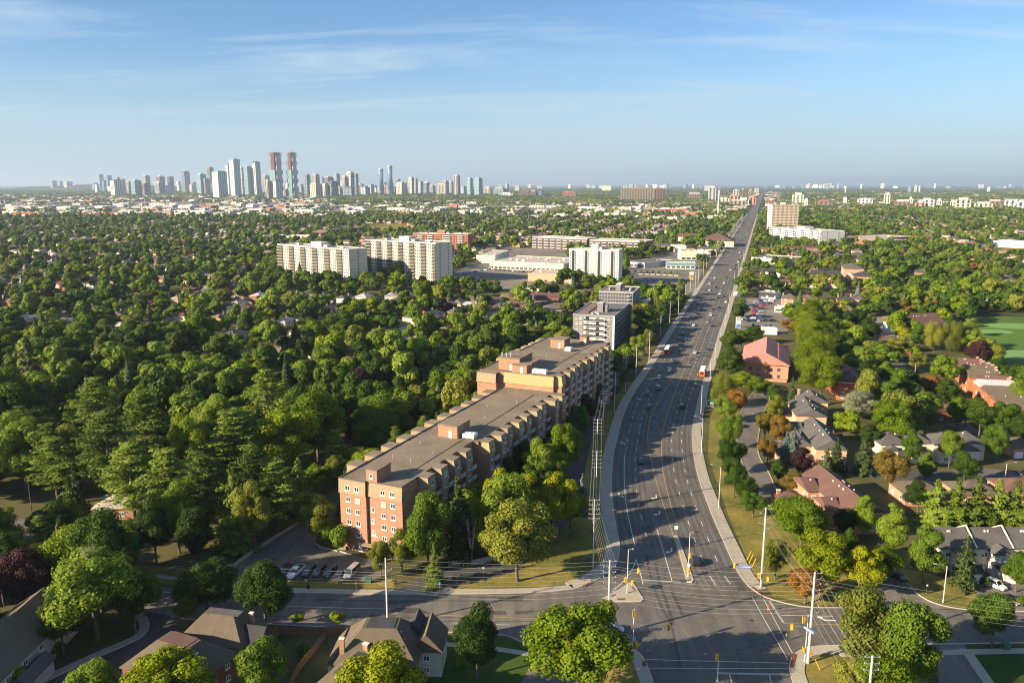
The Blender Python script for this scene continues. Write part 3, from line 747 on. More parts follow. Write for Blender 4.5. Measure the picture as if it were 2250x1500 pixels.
for i in range(22):
    y = rp.uniform(150, 420); e = min(EE, key=lambda q: abs(q[1] - y)); x = e[0] - rp.choice([3.4, 7, 14, 21]); mh.prism([(x + .38 * cos(k * pi / 5), y + .38 * sin(k * pi / 5)) for k in range(10)], .0232, .0232)
struct('manhole_cover', mh, 'blackish', 'round dark manhole covers in the road')
# suburban streets further out
sub = MB(); SUBST = []
def substreet(p0, p1, w=4.2, reg=None):
    ln = resample([p0, p1], 25)
    ribbon(sub, ln, -w, w, .006); SUBST.append((p0, p1, w + 1.5))
ax = Vector((.2996, .9541)); pxv = Vector((.9541, -.2996))
BASE = Vector((91.8, 460.8))
def AX(s, t):               # arterial-aligned coordinates: s along it from its straight part, t to the right of its west kerb
    v = BASE + ax * s + pxv * t
    return (v.x, v.y)
for t in range(-150, -1750, -78): substreet(AX(-90, t), AX(2100, t), 4)
for s in range(60, 2200, 240): substreet(AX(s, -110), AX(s + 40, -1700), 4)
for t in range(330, 1500, 78): substreet(AX(40 if t > 420 else 330, t), AX(2100, t), 4)
for s in range(120, 2200, 260): substreet(AX(s, 60 if s > 300 else 330), AX(s + 20, 1450), 4)
for p0, p1 in (((-170, 400), (-60, 395)), ((-60, 520), (60, 540))): substreet(p0, p1, 3.4)
struct('suburban_street', sub, 'asphalt', 'grid of residential streets seen between the trees')
# industrial ground beyond the suburbs
IND = [(-3200, 2150), (-2600, 2150), (-1500, 2080), (-700, 2350), (-300, 2300), (250, 2150), (620, 2350), (640, 3300), (-200, 3900), (-1800, 4300), (-3600, 4300)]
g = MB(); g.prism(IND, 0, .02); struct('industrial_land', g, 'yard', 'pale yards and lots of the far industrial district')
# ================================================================ buildings
def V2(p): return Vector((p[0], p[1], 0))
_WM = {}
def window(parent, x, y, z, w, h, face=-1, axis='y', frame='white_paint', double=True, rz=0):
    """framed window standing 5 cm proud; axis y: faces -y/+y, axis x: faces -x/+x. Pane is a sub-part."""
    k = (round(w, 2), round(h, 2), frame, double)
    if k not in _WM:
        f = MB(); t = .09
        f.box(-w / 2, w / 2, -.06, 0, -h / 2, -h / 2 + t); f.box(-w / 2, w / 2, -.06, 0, h / 2 - t, h / 2)
        f.box(-w / 2, -w / 2 + t, -.06, 0, -h / 2 + t, h / 2 - t); f.box(w / 2 - t, w / 2, -.06, 0, -h / 2 + t, h / 2 - t)
        if double: f.box(-t / 2, t / 2, -.06, 0, -h / 2 + t, h / 2 - t)
        f.box(-w / 2 - .08, w / 2 + .08, -.14, 0, -h / 2 - .16, -h / 2 - .003)
        g = MB(); g.box(-w / 2 + t * .5, w / 2 - t * .5, -.03, -.005, -h / 2 + t * .5, h / 2 - t * .5)
        _WM[k] = (f.mesh('window', frame), g.mesh('pane', 'window_glass'))
    fm, gm = _WM[k]
    o = obj('window', fm, parent, (x, y, z))
    a = {('y', -1): 0, ('y', 1): pi, ('x', 1): pi / 2, ('x', -1): -pi / 2}[(axis, face)]
    o.rotation_euler = (0, 0, a + rz)
    obj('pane', gm, o)
    return o
def unit_box(parent, x0, x1, y0, y1, z0, h, name='rooftop_unit', m='grey_light', cap=None):
    g = MB(); g.box(x0, x1, y0, y1, z0 + .003, z0 + h); o = g.build(name, m, parent)
    if cap:
        c = MB(); c.box(x0 - .15, x1 + .15, y0 - .15, y1 + .15, z0 + h + .003, z0 + h + .25); c.build('roof_cap', cap, o)
    return o
def parapet_roof(parent, pts, z, mroof, mpar='roof_edge', ph=.35, pw=.3):
    g = MB(); g.prism(pts, z - .02, z + .05); r = g.build('roof', mroof, parent)
    n = len(pts); p = MB()
    if sum(pts[i][0] * pts[(i + 1) % n][1] - pts[(i + 1) % n][0] * pts[i][1] for i in range(n)) < 0: pts = pts[::-1]
    for i in range(n):
        a, b = pts[i], pts[(i + 1) % n]
        L = hypot(b[0] - a[0], b[1] - a[1]);
        if L < .01: continue
        ux, uy = (b[0] - a[0]) / L, (b[1] - a[1]) / L; nx, ny = -uy, ux
        q = [a, (b[0] - ux * 0, b[1] - uy * 0), (b[0] + nx * pw - ux * pw, b[1] + ny * pw - uy * pw), (a[0] + nx * pw + ux * pw, a[1] + ny * pw + uy * pw)]
        p.prism(q, z + .052, z + ph)
    p.build('parapet', mpar, parent)
    return r

# ---------------------------------------------------------------- the long brick apartment block
def main_block():
    A = P(749, 1048, 18.5)
    root = thing('brick_apartment_block', 'long stepped brick apartment block with beige mansard top storey beside the curving road', 'apartment building', (A.x, A.y, 0), atan2(-.403, .915))
    h1, h2, L1, L2, W = 18.5, 24.2, 97.5, 165.0, 17.6
    w = MB()
    w.box(0, 7.7, -.7, 0, 0, 14.9)
    w.box(0, 17.6, 0, 38, 0, h1 - .02)
    w.box(0, 19.4, 38.003, L1, 0, h1 - .02)
    w.build('wall', 'brick', root)
    w = MB(); w.box(-9, 19.4, L1 + .003, L2, 0, h2 - .02); w.box(-9, -1.5, L1 - 2.4, L1, 0, h2 - 3.6); w.build('rear_wall', 'brick', root)
    parapet_roof(root, [(-.15, -.85), (7.7, -.85), (7.7, -.15), (17.75, -.15), (17.75, 37.9), (19.5, 37.9), (19.5, L1), (-.15, L1)], h1, 'roof_gravel', ph=.3)
    parapet_roof(root, [(-9.1, L1 - .05), (19.5, L1 - .05), (19.5, L2), (-9.1, L2)], h2, 'roof_gravel', ph=.3)
    # front mansard band
    def mans(x0, x1, y, z0, z1, out, m='stucco_beige', par=root, nm='mansard'):
        g = MB(); g.add([(x0, y - out, z0), (x1, y - out, z0), (x1, y, z0), (x0, y, z0), (x0, y - .08, z1), (x1, y - .08, z1), (x1, y, z1), (x0, y, z1)],
                        [(0, 3, 2, 1), (4, 5, 6, 7), (0, 1, 5, 4), (1, 2, 6, 5), (2, 3, 7, 6), (3, 0, 4, 7)])
        return g.build(nm, m, par)
    mans(-.15, 7.7, -.703, 14.9, 18.5, .32); mans(7.72, 17.75, -.003, 14.9, 18.5, .42)
    mans(.4, 19.5, L1, h2 - 3.7, h2 + .02, .45, 'stucco_yellow'); mans(-9.1, -1.5, L1 - 2.4, h2 - 3.7, h2 - .4, .5)
    g = MB(); g.box(-9.1, -1.4, L1 - 2.5, L1, h2 - .4, h2 - .1); g.build('bay_roof', 'roof_gravel', root)
    # windows of the end wall: rows 3 m apart
    for r in range(6):
        z = 16.4 - 3.0 * r
        for x in ((2.5, 5.2) if r != 4 else (5.2,)):
            if r == 5: continue
            window(root, x, -.72 - (.20 if r == 0 else 0), z, 1.35, 1.25)
        for x in (12.3, 15.0):
            if r < 5: window(root, x, -.02 - (.26 if r == 0 else 0), z, 1.35, 1.25)
        if 1 < r < 5: window(root, 9.2, -.02, z + 1.1, 1.0, 1.2)
    d = MB(); d.box(5.0, 6.2, -.78, -.70, 0, 2.3); d.build('door', 'white_paint', root)
    s = MB(); s.box(6.6, 7.1, -.76, -.70, 1.6, 2.3); s.build('notice_plate', 'white_paint', root)
    # raised white letters over the entrance (two lines)
    rr = random.Random(3)
    for k, (x0, x1, z) in enumerate(((8.95, 9.75, 4.95), (8.5, 10.3, 4.5))):
        x = x0; lt = MB()
        while x < x1:
            cw = .09 + .05 * rr.random(); lt.box(x, x + cw, -.05, -.005, z - .13, z + .13); x += cw + .06
        lt.build('wall_lettering', 'white_paint', root)
    c = MB(); c.box(7.0, 10.6, -2.4, -.9, 2.6, 2.8); c.build('entrance_canopy', 'stucco_beige', root)
    # stair hut
    g = MB(); g.box(7.6, 10.7, -.12, 6.2, h1 + .06, h1 + 3.2); hut = g.build('stair_hut', 'brick', root)
    g = MB(); g.box(7.45, 10.85, -.27, 6.35, h1 + 3.203, h1 + 3.45); g.build('roof_cap', 'roof_gravel', hut)
    window(root, 9.1, -.14, h1 + 1.7, 1.0, 1.15)
    def hut_(x0, x1, y0, y1, z, h):
        g = MB(); g.box(x0, x1, y0, y1, z + .06, z + h); q = g.build('roof_hut', 'brick', root)
        g = MB(); g.box(x0 - .2, x1 + .2, y0 - .2, y1 + .2, z + h + .003, z + h + .28); g.build('roof_cap', 'roof_gravel', q)
        g = MB(); g.box((x0 + x1) / 2 + .3, (x0 + x1) / 2 + 1.3, y0 - .06, y0 - .005, z + .1, z + 2.2); g.build('hut_door', 'trim', q)
        return q
    hut_(6.3, 12.5, 38.5, 46.5, h1, 3.5); hut_(-3.2, 5.0, 101, 113, h2, 4.4); hut_(3.2, 8.8, 98.6, 100.9, h2, 2.6); hut_(5.2, 9.5, 101, 108, h2, 2.9)
    hut_(0, 6, 145, 152, h2, 3.4); hut_(8.5, 11.5, 157, 161, h2, 3.0)
    for x, y, z in ((-2.2, 102, h2 + 4.7), (-.6, 102.2, h2 + 4.7), (1, 102.4, h2 + 4.7)):
        g = MB(); g.tube((x, y, z), (x, y, z + 1.1), .22); g.tube((x, y, z + 1.1), (x, y, z + 1.4), .38, .3); g.build('vent_stack', 'grey_light', root)
    # roof plant
    for x0, x1, y0, y1, z in ((13.6, 17.2, 39.5, 42.2, h1), (10.5, 13, 99.4, 101.6, h2), (13.2, 15.8, 99.4, 101.6, h2), (8, 10.4, 140, 143, h2)):
        g = MB(); g.box(x0, x1, y0, y1, z + .35, z + 1.5)
        for i in range(3):
            cx = x0 + (i + .5) * (x1 - x0) / 3; g.tube((cx, (y0 + y1) / 2, z + 1.5), (cx, (y0 + y1) / 2, z + 1.75), .45, n=12)
        for a in (x0 + .2, x1 - .3):
            g.box(a, a + .1, y0 + .1, y1 - .1, z + .06, z + .35)
        g.build('air_handler', 'white_paint', root)
    for x, y, z in ((4.5, 17, h1), (10.5, 16, h1), (12.8, 24, h1), (5.2, 30, h1), (11, 60, h1), (6, 72, h1), (13, 80, h1), (12, 125, h2), (4, 130, h2)):
        g = MB(); g.tube((x, y, z + .05), (x, y, z + .9), .07); g.tube((x, y, z + .9), (x, y, z + 1.0), .14); g.build('vent_pipe', 'grey_light', root)
    for x, ya, yb, z in ((14.2, 8, 92, h1), (13.8, 112, 160, h2)):
        g = MB(); g.tube((x, ya, z + .12), (x, yb, z + .12), .07, n=5); g.build('gas_pipe', 'roof_edge', root)
    # right side bays with mansard tops
    def bay(y, x0, tip, z, nfl, m):
        g = MB(); g.box(x0 + .003, tip - .35, y, y + 3.7, 0, z - 3.3); b = g.build('bay', 'brick', root)
        g = MB(); t = tip
        g.add([(x0, y, z - 3.3), (t, y, z - 3.3), (t, y + 3.7, z - 3.3), (x0, y + 3.7, z - 3.3), (x0, y + .1, z + .12), (t - .55, y + .1, z + .12), (t - .55, y + 3.6, z + .12), (x0, y + 3.6, z + .12)],
              [(0, 3, 2, 1), (4, 5, 6, 7), (0, 1, 5, 4), (1, 2, 6, 5), (2, 3, 7, 6), (3, 0, 4, 7)])
        g.build('mansard', m, b)
        g = MB(); g.box(x0 - .1, t - .45, y, y + 3.7, z + .123, z + .33); g.build('bay_roof', 'roof_gravel', b)
        for k in range(min(nfl, 4)):
            window(root, (tip - .18 if k == 0 else tip - .32), y + 1.85, z - 1.5 - 3.05 * k, 1.3, 1.25, 1, 'x')
    def balcony(y, x0, x1, z, ln):
        g = MB(); g.box(x0, x1, y, y + ln, z - .16, z); b = g.build('balcony', 'trim', root)
        g = MB(); g.box(x1 - .06, x1 - .01, y + .05, y + ln - .05, z + .1, z + 1.0)
        g.box(x0, x1 - .07, y + .03, y + .08, z + .1, z + 1.0); g.build('railing', 'grey_light', b)
    ys1 = [7.6 + 6.9 * i for i in range(4)]
    for y in ys1: bay(y, 17.6, 20.9, h1, 5, 'stucco_beige')
    ys2 = [38.6 + 6.9 * i for i in range(9)]
    for i, y in enumerate(ys2): bay(y, 19.4, 22.9 + (1.6 if i > 6 else (0, .7, -.4, .3)[i % 4]), h1, 5, 'stucco_beige' if i % 3 else 'stucco_yellow')
    ys3 = [L1 + 1.2 + 6.9 * i for i in range(9)]
    for i, y in enumerate(ys3): bay(y, 19.4, 22.4 + (0, .6, 0, -.5)[i % 4], h2, 5, 'stucco_yellow' if i % 2 == 0 else 'stucco_beige')
    for ys, x0, x1, z in ((ys1, 17.6, 21.6, h1), (ys2, 19.4, 23.9, h1), (ys3, 19.4, 23.4, h2)):
        for y in ys:
            for k in range(1, 6 if z == h1 else 7): balcony(y + 3.7, x0, x1 - 1.2, z - 3.2 - 3.0 * k + .2, 3.2)
    # patio doors in the recesses
    g = MB()
    for ys, x0, z in ((ys1, 17.6, h1), (ys2, 19.4, h1), (ys3, 19.4, h2)):
        for y in ys:
            for k in range(0, 5): g.box(x0, x0 + .05, y + 4.2, y + 6.1, z - 5.9 - 3.0 * k + .3 if k else z - 2.9, z - 3.7 - 3.0 * k + .3 if k else z - .8)
    g.build('patio_glazing', 'window_glass', root)['kind'] = 'stuff'
    # left side bumps
    for i in range(11):
        y = 7.4 + 8.0 * i
        g = MB(); g.box(-3.4, -.003, y, y + 4.4, 0, h1 - 3.4); b = g.build('bay', 'brick', root)
        g = MB(); g.add([(-3.9, y, h1 - 3.4), (0, y, h1 - 3.4), (0, y + 4.4, h1 - 3.4), (-3.9, y + 4.4, h1 - 3.4), (-3.4, y + .1, h1 + .25), (0, y + .1, h1 + .25), (0, y + 4.3, h1 + .25), (-3.4, y + 4.3, h1 + .25)],
                        [(0, 3, 2, 1), (4, 5, 6, 7), (0, 1, 5, 4), (1, 2, 6, 5), (2, 3, 7, 6), (3, 0, 4, 7)])
        g.build('mansard', 'stucco_beige', b)
        g = MB(); g.box(-3.55, .1, y, y + 4.4, h1 + .253, h1 + .42); g.build('bay_roof', 'roof_gravel', b)
        for k in range(4): balcony(y + 4.4, -3.9, 0, h1 - 6 - 3 * k, 3.5)
    for i in range(6):
        y = 116 + 8.0 * i
        g = MB(); g.box(-11.2, -9.103, y, y + 4.4, h2 - 3.4, h2 + .3); g.build('bay', 'stucco_beige', root)
    c, s_ = cos(root.rotation_euler[2]), sin(root.rotation_euler[2])
    def gp(x, y): return (A.x + x * c - y * s_, A.y + x * s_ + y * c)
    EXCL.append([gp(-6.5, -5), gp(26, -2), gp(28, 170), (gp(-14, 170)), gp(-14, 92), gp(-6.5, 92)])
    return root, gp
APT, APTG = main_block()

# ---------------------------------------------------------------- slab apartment buildings placed by their roof corners
def frame3(A, B, C, h):
    a, b, c = P(*A, h), P(*B, h), P(*C, h)
    W = hypot(b.x - a.x, b.y - a.y); ang = atan2(b.y - a.y, b.x - a.x)
    D = hypot(c.x - b.x, c.y - b.y)
    return a, W, D, ang
def slab(label, cat, A, B, C, h, wall, fl, bays, roof='roof_light', win='glass_dark', balc='white_wall', balc_cols=(), end_windows=0, D=None, name='apartment_building', pent=True, band=None, fix=None, group=None):
    """A, B front roof corners (left to right), C back right corner, all picture points at roof height"""
    a, W, dd, ang = frame3(A, B, C, h)
    if fix is not None: ang = radians(fix)
    D = D or max(dd, 10)
    root = thing(name, label, cat, (a.x, a.y, 0), ang, group)
    g = MB(); g.box(0, W, 0, D, 0, h - .02); g.build('wall', wall, root)
    parapet_roof(root, [(-.1, -.1), (W + .1, -.1), (W + .1, D + .1), (-.1, D + .1)], h, roof, 'trim', ph=.5, pw=.4)
    fh = (h - .8) / fl; cw = W / bays
    g = MB(); bl = MB(); dk = MB()
    for i in range(bays):
        for k in range(fl):
            z = .9 + k * fh; x = (i + .5) * cw
            if i in balc_cols:
                dk.box(x - cw * .46, x + cw * .46, -.12, -.005, z, z + fh * .82)
                bl.box(x - cw * .48, x + cw * .48, -1.5, -.125, z - .15, z + .02); bl.box(x - cw * .48, x + cw * .48, -1.5, -1.4, z + .02, z + .85)
            else:
                g.box(x - cw * .27, x + cw * .27, -.08, -.005, z + fh * .28, z + fh * .8)
    for k in range(fl):
        for j in range(end_windows):
            y = (j + .5) * D / end_windows; g.box(W + .005, W + .08, y - .9, y + .9, .9 + (k + .35) * fh, .9 + (k + .75) * fh)
    if g.v: g.build('window_glazing', win, root)['kind'] = 'stuff'
    if dk.v: dk.build('balcony_recess', win, root)['kind'] = 'stuff'; bl.build('balcony_stack', balc, root)['kind'] = 'stuff'
    if pent:
        unit_box(root, W * .42, W * .56, D * .3, D * .7, h, 4.2, 'penthouse', wall, 'trim')
        unit_box(root, W * .58, W * .63, D * .35, D * .6, h, 2.2, 'rooftop_unit', 'grey_light')
        unit_box(root, W * .2, W * .23, D * .35, D * .6, h, 1.8, 'rooftop_unit', 'grey_light')
        unit_box(root, W * .82, W * .85, D * .3, D * .5, h, 1.5, 'rooftop_unit', 'white_wall')
    if band:
        g = MB(); g.box(-.25, W + .25, -.25, -.11, h - .9, h + .1); g.build('cornice', band, root)
    c, s = cos(ang), sin(ang)
    excl([(a.x + x * c - y * s, a.y + x * s + y * c) for x, y in ((-3, -4), (W + 3, -4), (W + 3, D + 3), (-3, D + 3))])
    return root, a, W, D, ang
bc = lambda n, s, w: [i for i in range(n) if (i % s) < w]
slab('cream apartment slab farthest left of the two, with tan balcony columns', 'apartment building', (609, 537), (766, 549), (788, 545), 32, 'cream', 11, 36, balc='stucco_beige', balc_cols=bc(36, 6, 3), end_windows=1)
slab('taller cream apartment slab with tan balconies and blank white end, right of the similar one', 'apartment building', (803, 527), (957, 535), (980, 531), 37, 'cream', 12, 38, balc='stucco_beige', balc_cols=bc(38, 6, 3), end_windows=2)
slab('red brick apartment slab with white balconies behind the cream slabs', 'apartment building', (907, 513), (1028, 515), (1038, 513), 24, 'brick_orange', 8, 22, balc='white_wall', balc_cols=[2, 3, 6, 7, 12, 13, 14, 18, 19], end_windows=1)
slab('white tower with dark balcony columns at the edge of the plaza', 'apartment building', (1251, 547), (1360, 550), (1369, 547), 32, 'white_wall', 13, 19, balc='blackish', balc_cols=[1, 6, 11, 16], roof='roof_gravel', end_windows=1, band='trim')
slab('long low cream and brick apartment row, left half beyond the mall', 'apartment building', (1170, 520), (1290, 525), (1298, 522), 16, 'brick_brown', 4, 26, balc='trim', balc_cols=bc(26, 3, 2), win='glass_dark', band='trim', pent=False)
slab('long low cream and brick apartment row, right half beyond the white tower', 'apartment building', (1296, 527), (1418, 531), (1426, 527), 16, 'brick_brown', 4, 26, balc='trim', balc_cols=bc(26, 3, 2), band='trim', pent=False)
slab('beige tower beside the straight road with bronze window columns', 'apartment building', (1698, 450), (1756, 450), (1763, 447), 50, 'stucco_cream', 16, 18, balc='cream', balc_cols=bc(18, 3, 1), win='brick_brown', end_windows=2, band='roof_gravel_dark', D=30)
slab('low white slab of six storeys in front of the beige tower', 'apartment building', (1692, 499), (1806, 509), (1812, 506), 19, 'white_wall', 6, 26, balc='white_paint', balc_cols=bc(26, 4, 2), end_windows=2)
# grey mid-rise near the road
def grey_tower():
    h = 18.6; a, W, D, ang = frame3((1259, 691), (1351, 693), (1390, 661), h)
    root = thing('grey_apartment_building', 'grey six-storey apartment building with white balconies beyond the brick block', 'apartment building', (a.x, a.y, 0), ang)
    D = 50; ang = radians(-17.4); root.rotation_euler = (0, 0, ang)
    g = MB(); g.box(0, W, 0, D, 0, h - .02); g.build('wall', 'grey_wall', root)
    g = MB(); g.box(W * .27, W * .78, -.05, -.002, 1, h - 1.2); g.build('balcony_recess', 'white_wall', root)
    parapet_roof(root, [(-.1, -.1), (W + .1, -.1), (W + .1, D + .1), (-.1, D + .1)], h, 'roof_gravel_dark', 'grey_light', ph=.4)
    g = MB(); g.box(W - .6, W + .35, -.35, -.06, 0, h + .1); g.build('corner_pier', 'white_wall', root)
    fh = 2.95
    for k in range(6):
        z = 2.1 + k * fh
        for x in (.09, .19, .86): window(root, W * x, -.02, z + .2, 1.5, 1.3)
        for x0 in (.28, .53):
            g = MB(); g.box(W * x0, W * (x0 + .24), -1.5, -.06, z - 1.1, z - .95); b = g.build('balcony', 'white_wall', root)
            g = MB(); g.box(W * x0, W * (x0 + .24), -1.5, -1.42, z - .95, z + .1); g.build('railing', 'blackish', b)
            g = MB(); g.box(W * (x0 + .03), W * (x0 + .12), -.08, -.052, z - .9, z + 1.1); g.build('patio_door', 'window_glass', b)
        for j in range(6):
            y0 = 1.5 + j * 8.2
            g = MB(); g.box(W + .003, W + 1.5, y0, y0 + 5.6, z - 1.1, z - .95); b = g.build('balcony', 'grey_wall', root)
            g = MB(); g.box(W + 1.42, W + 1.5, y0, y0 + 5.6, z - .95, z + .1); g.build('railing', 'blackish', b)
    g = MB(); g.box(W + .002, W + .03, .5, D - .5, .5, h - .6); g.build('side_cladding', 'grey_wall', root)
    g = MB(); g.box(W - .3, W + 1.9, D - .8, D - .06 + .5, 0, h); g.build('end_pier', 'grey_wall', root)
    unit_box(root, W * .48, W * .62, 13, 20, h, 5.2, 'penthouse', 'grey_wall', 'grey_light')
    unit_box(root, W * .63, W * .72, 14, 18, h, 3.8, 'penthouse', 'grey_wall', 'grey_light')
    g = MB(); g.box(W * .15, W * .30, 8, 40, h + .06, h + .5); g.build('roof_deck', 'fence_wood', root)
    for x, y in ((.4, 5), (.5, 7), (.55, 4), (.45, 9), (.7, 24), (.8, 22)):
        g = MB(); g.box(W * x, W * x + 1.2, y, y + 1.0, h + .06, h + .9); g.build('rooftop_unit', 'grey_light', root)
    c, s = cos(ang), sin(ang)
    EXCL.append([(a.x + x * c - y * s, a.y + x * s + y * c) for x, y in ((-3, -8), (W + 4, -8), (W + 4, D + 3), (-3, D + 3))])
grey_tower()
slab('darker grey mid-rise with a tall roof hut, behind the grey balcony building', 'apartment building', (1316, 641), (1383, 647), (1398, 640), 16, 'grey_wall', 6, 12, balc='grey_light', balc_cols=[10], roof='roof_gravel', D=34, fix=-17)

# ---------------------------------------------------------------- flat-roofed shops and halls
def flat(label, A, B, C, h, wall, roof='roof_light', cat='shop', units=4, win=True, seed=1, sign=None, D=None, front=None, name='shop_building', group=None):
    a, W, dd, ang = frame3(A, B, C, h); D = D or dd
    root = thing(name, label, cat, (a.x, a.y, 0), ang, group)
    g = MB(); g.box(0, W, 0, D, 0, h - .02); g.build('wall', wall, root)
    parapet_roof(root, [(-.1, -.1), (W + .1, -.1), (W + .1, D + .1), (-.1, D + .1)], h, roof, wall, ph=.7, pw=.35)
    rr = random.Random(seed)
    for i in range(units):
        x, y = rr.uniform(.1, .85) * W, rr.uniform(.15, .8) * D; s = rr.uniform(1.2, 2.6)
        unit_box(root, x, x + s, y, y + s * .8, h, rr.uniform(.9, 1.6), 'rooftop_unit', rr.choice(['grey_light', 'white_wall', 'trim']))
    if win:
        g = MB(); n = max(2, int(W / 5))
        for i in range(n): g.box((i + .12) * W / n, (i + .88) * W / n, -.08, -.005, .8, min(2.9, h * .7))
        g.build('shop_glazing', 'glass_dark', root)['kind'] = 'stuff'
    if front: g = MB(); g.box(-.05, W + .05, -.2, -.1, h * .55, h + .6); g.build('fascia', front, root)
    c, s = cos(ang), sin(ang)
    excl([(a.x + x * c - y * s, a.y + x * s + y * c) for x, y in ((-2, -3), (W + 2, -3), (W + 2, D + 2), (-2, D + 2))])
    return root, W, D, h
flat('broad tan flat roof of the shopping mall covered in small rooftop units', (1076, 574), (1238, 581), (1262, 556), 8, 'stucco_cream', 'roof_light', 'mall', 16, seed=5, name='shopping_mall', D=70)
flat('lower peach mall wing nearest the tree belt', (1160, 601), (1250, 603), (1254, 585), 7, 'stucco_peach', 'roof_light', 'mall', 5, seed=6, name='shopping_mall', D=30, win=False)
flat('small raised cream block at the mall left corner', (1088, 562), (1118, 551), (1150, 553), 9, 'cream', 'roof_light', 'mall', 2, seed=7, name='shopping_mall', win=False)
flat('low dark shop with a deep shadowed side wall in the plaza car park', (1385, 576), (1417, 579), (1429, 570), 5, 'grey_light', 'roof_gravel_dark', 'shop', 1, seed=8)
flat('long pale blue and white shop with a lettered fascia in the plaza', (1464, 578), (1528, 579), (1530, 574), 6, 'white_wall', 'roof_gravel_dark', 'shop', 3, seed=9, front='glass_teal', D=14)
flat('square cream shop with grey roof beside the far junction', (1497, 551), (1531, 551), (1540, 545), 11, 'cream', 'roof_gravel_dark', 'shop', 1, seed=10, D=20)
flat('small white house-like office left of the square cream shop', (1482, 541), (1508, 541), (1510, 538), 8, 'white_wall', 'roof_light', 'shop', 1, seed=11, win=False)
flat('long cream strip shop with tall windows right of the far junction', (1651, 566), (1733, 571), (1737, 564), 6, 'cream', 'roof_gravel_dark', 'shop', 4, seed=12, front='cream')
flat('white car dealer showroom with a black band behind the rows of cars', (1668, 642), (1704, 645), (1706, 637), 4.5, 'white_wall', 'roof_gravel', 'shop', 2, seed=13, front='blackish', D=12)
flat('small white portable office with a grey roof in the dealer lot', (1702, 675), (1733, 677), (1733, 669), 3.4, 'white_wall', 'grey_light', 'shop', 0, seed=14, D=7)
flat('low yellow and white petrol station canopy beside the arterial', (1408, 662), (1455, 666), (1457, 660), 4.5, 'white_wall', 'white_wall', 'petrol station', 0, seed=15, win=False, name='petrol_station')
flat('low white flat roof beyond the willow row', (1675, 724), (1708, 725), (1706, 721), 3, 'white_wall', 'white_wall', 'shed', 0, seed=16, win=False, name='shed')
flat('wide brown school roof far right beyond the townhouses', (1862, 519), (1940, 524), (1945, 517), 7, 'brick_brown', 'roof_light', 'school', 4, seed=17, name='school_building')
flat('second long tan school wing stretching to the right', (1935, 530), (1993, 528), (1985, 520), 7, 'brick_brown', 'roof_light', 'school', 3, seed=18, name='school_building')
flat('white sports hall with pale roof at the right edge', (2183, 530), (2250, 533), (2250, 523), 8, 'white_wall', 'white_paint', 'sports hall', 0, seed=19, name='sports_hall', win=False, D=35)
flat('brick school with flat grey roof beyond the dry playing field', (722, 506), (800, 500), (812, 494), 8, 'brick_brown', 'roof_gravel_dark', 'school', 4, seed=20, name='school_building', D=30)
flat('white flat-roofed school block left of the brick school', (628, 519), (680, 519), (690, 513), 8, 'white_wall', 'roof_light', 'school', 3, seed=21, name='school_building', D=30)
flat('pale long school wing nearest the trees left of the cream slabs', (586, 519), (628, 517), (640, 511), 6, 'cream', 'roof_light', 'school', 2, seed=22, name='school_building', D=24)
flat('wide low brick warehouse left of the school field', (680, 510), (722, 510), (735, 503), 7, 'brick_brown', 'roof_light', 'warehouse', 3, seed=23, name='warehouse', D=30)

# ---------------------------------------------------------------- pitched-roof houses
def roof_mesh(mb, x0, x1, y0, y1, z, ov, rise, kind, axis='x', flat=0.0, t=.18):
    """solid roof over a rectangle. kind: hip or gable. axis = ridge direction"""
    X0, X1, Y0, Y1 = x0 - ov, x1 + ov, y0 - ov, y1 + ov
    if axis == 'x':
        ym = (Y0 + Y1) / 2; r = (Y1 - Y0) / 2 if kind == 'hip' else 0
        f = flat * (Y1 - Y0) / 2; r *= (1 - flat)
        a, b = (X0 + r, ym), (X1 - r, ym)
        tp = [(a[0], ym - f), (b[0], ym - f), (b[0], ym + f), (a[0], ym + f)]
    else:
        xm = (X0 + X1) / 2; r = (X1 - X0) / 2 if kind == 'hip' else 0
        f = flat * (X1 - X0) / 2; r *= (1 - flat)
        tp = [(xm - f, Y0 + r), (xm + f, Y0 + r), (xm + f, Y1 - r), (xm - f, Y1 - r)]
    if flat == 0:
        if axis == 'x':
            vs = [(X0, Y0, z), (X1, Y0, z), (X1, Y1, z), (X0, Y1, z), (tp[0][0], ym, z + rise), (tp[1][0], ym, z + rise)]
            fs = [(0, 1, 5, 4), (1, 2, 5), (2, 3, 4, 5), (3, 0, 4)]
        else:
            vs = [(X0, Y0, z), (X1, Y0, z), (X1, Y1, z), (X0, Y1, z), (xm, tp[0][1], z + rise), (xm, tp[2][1], z + rise)]
            fs = [(0, 1, 4), (1, 2, 5, 4), (2, 3, 5), (3, 0, 4, 5)]
        n = 4
    else:
        vs = [(X0, Y0, z), (X1, Y0, z), (X1, Y1, z), (X0, Y1, z)] + [(p[0], p[1], z + rise) for p in tp]
        fs = [(0, 1, 5, 4), (1, 2, 6, 5), (2, 3, 7, 6), (3, 0, 4, 7), (4, 5, 6, 7)]
    k = len(vs)
    vs += [(X0, Y0, z - t), (X1, Y0, z - t), (X1, Y1, z - t), (X0, Y1, z - t)]
    fs += [(k, k + 1, 1, 0), (k + 1, k + 2, 2, 1), (k + 2, k + 3, 3, 2), (k + 3, k, 0, 3), (k + 3, k + 2, k + 1, k)]
    mb.add(vs, fs)
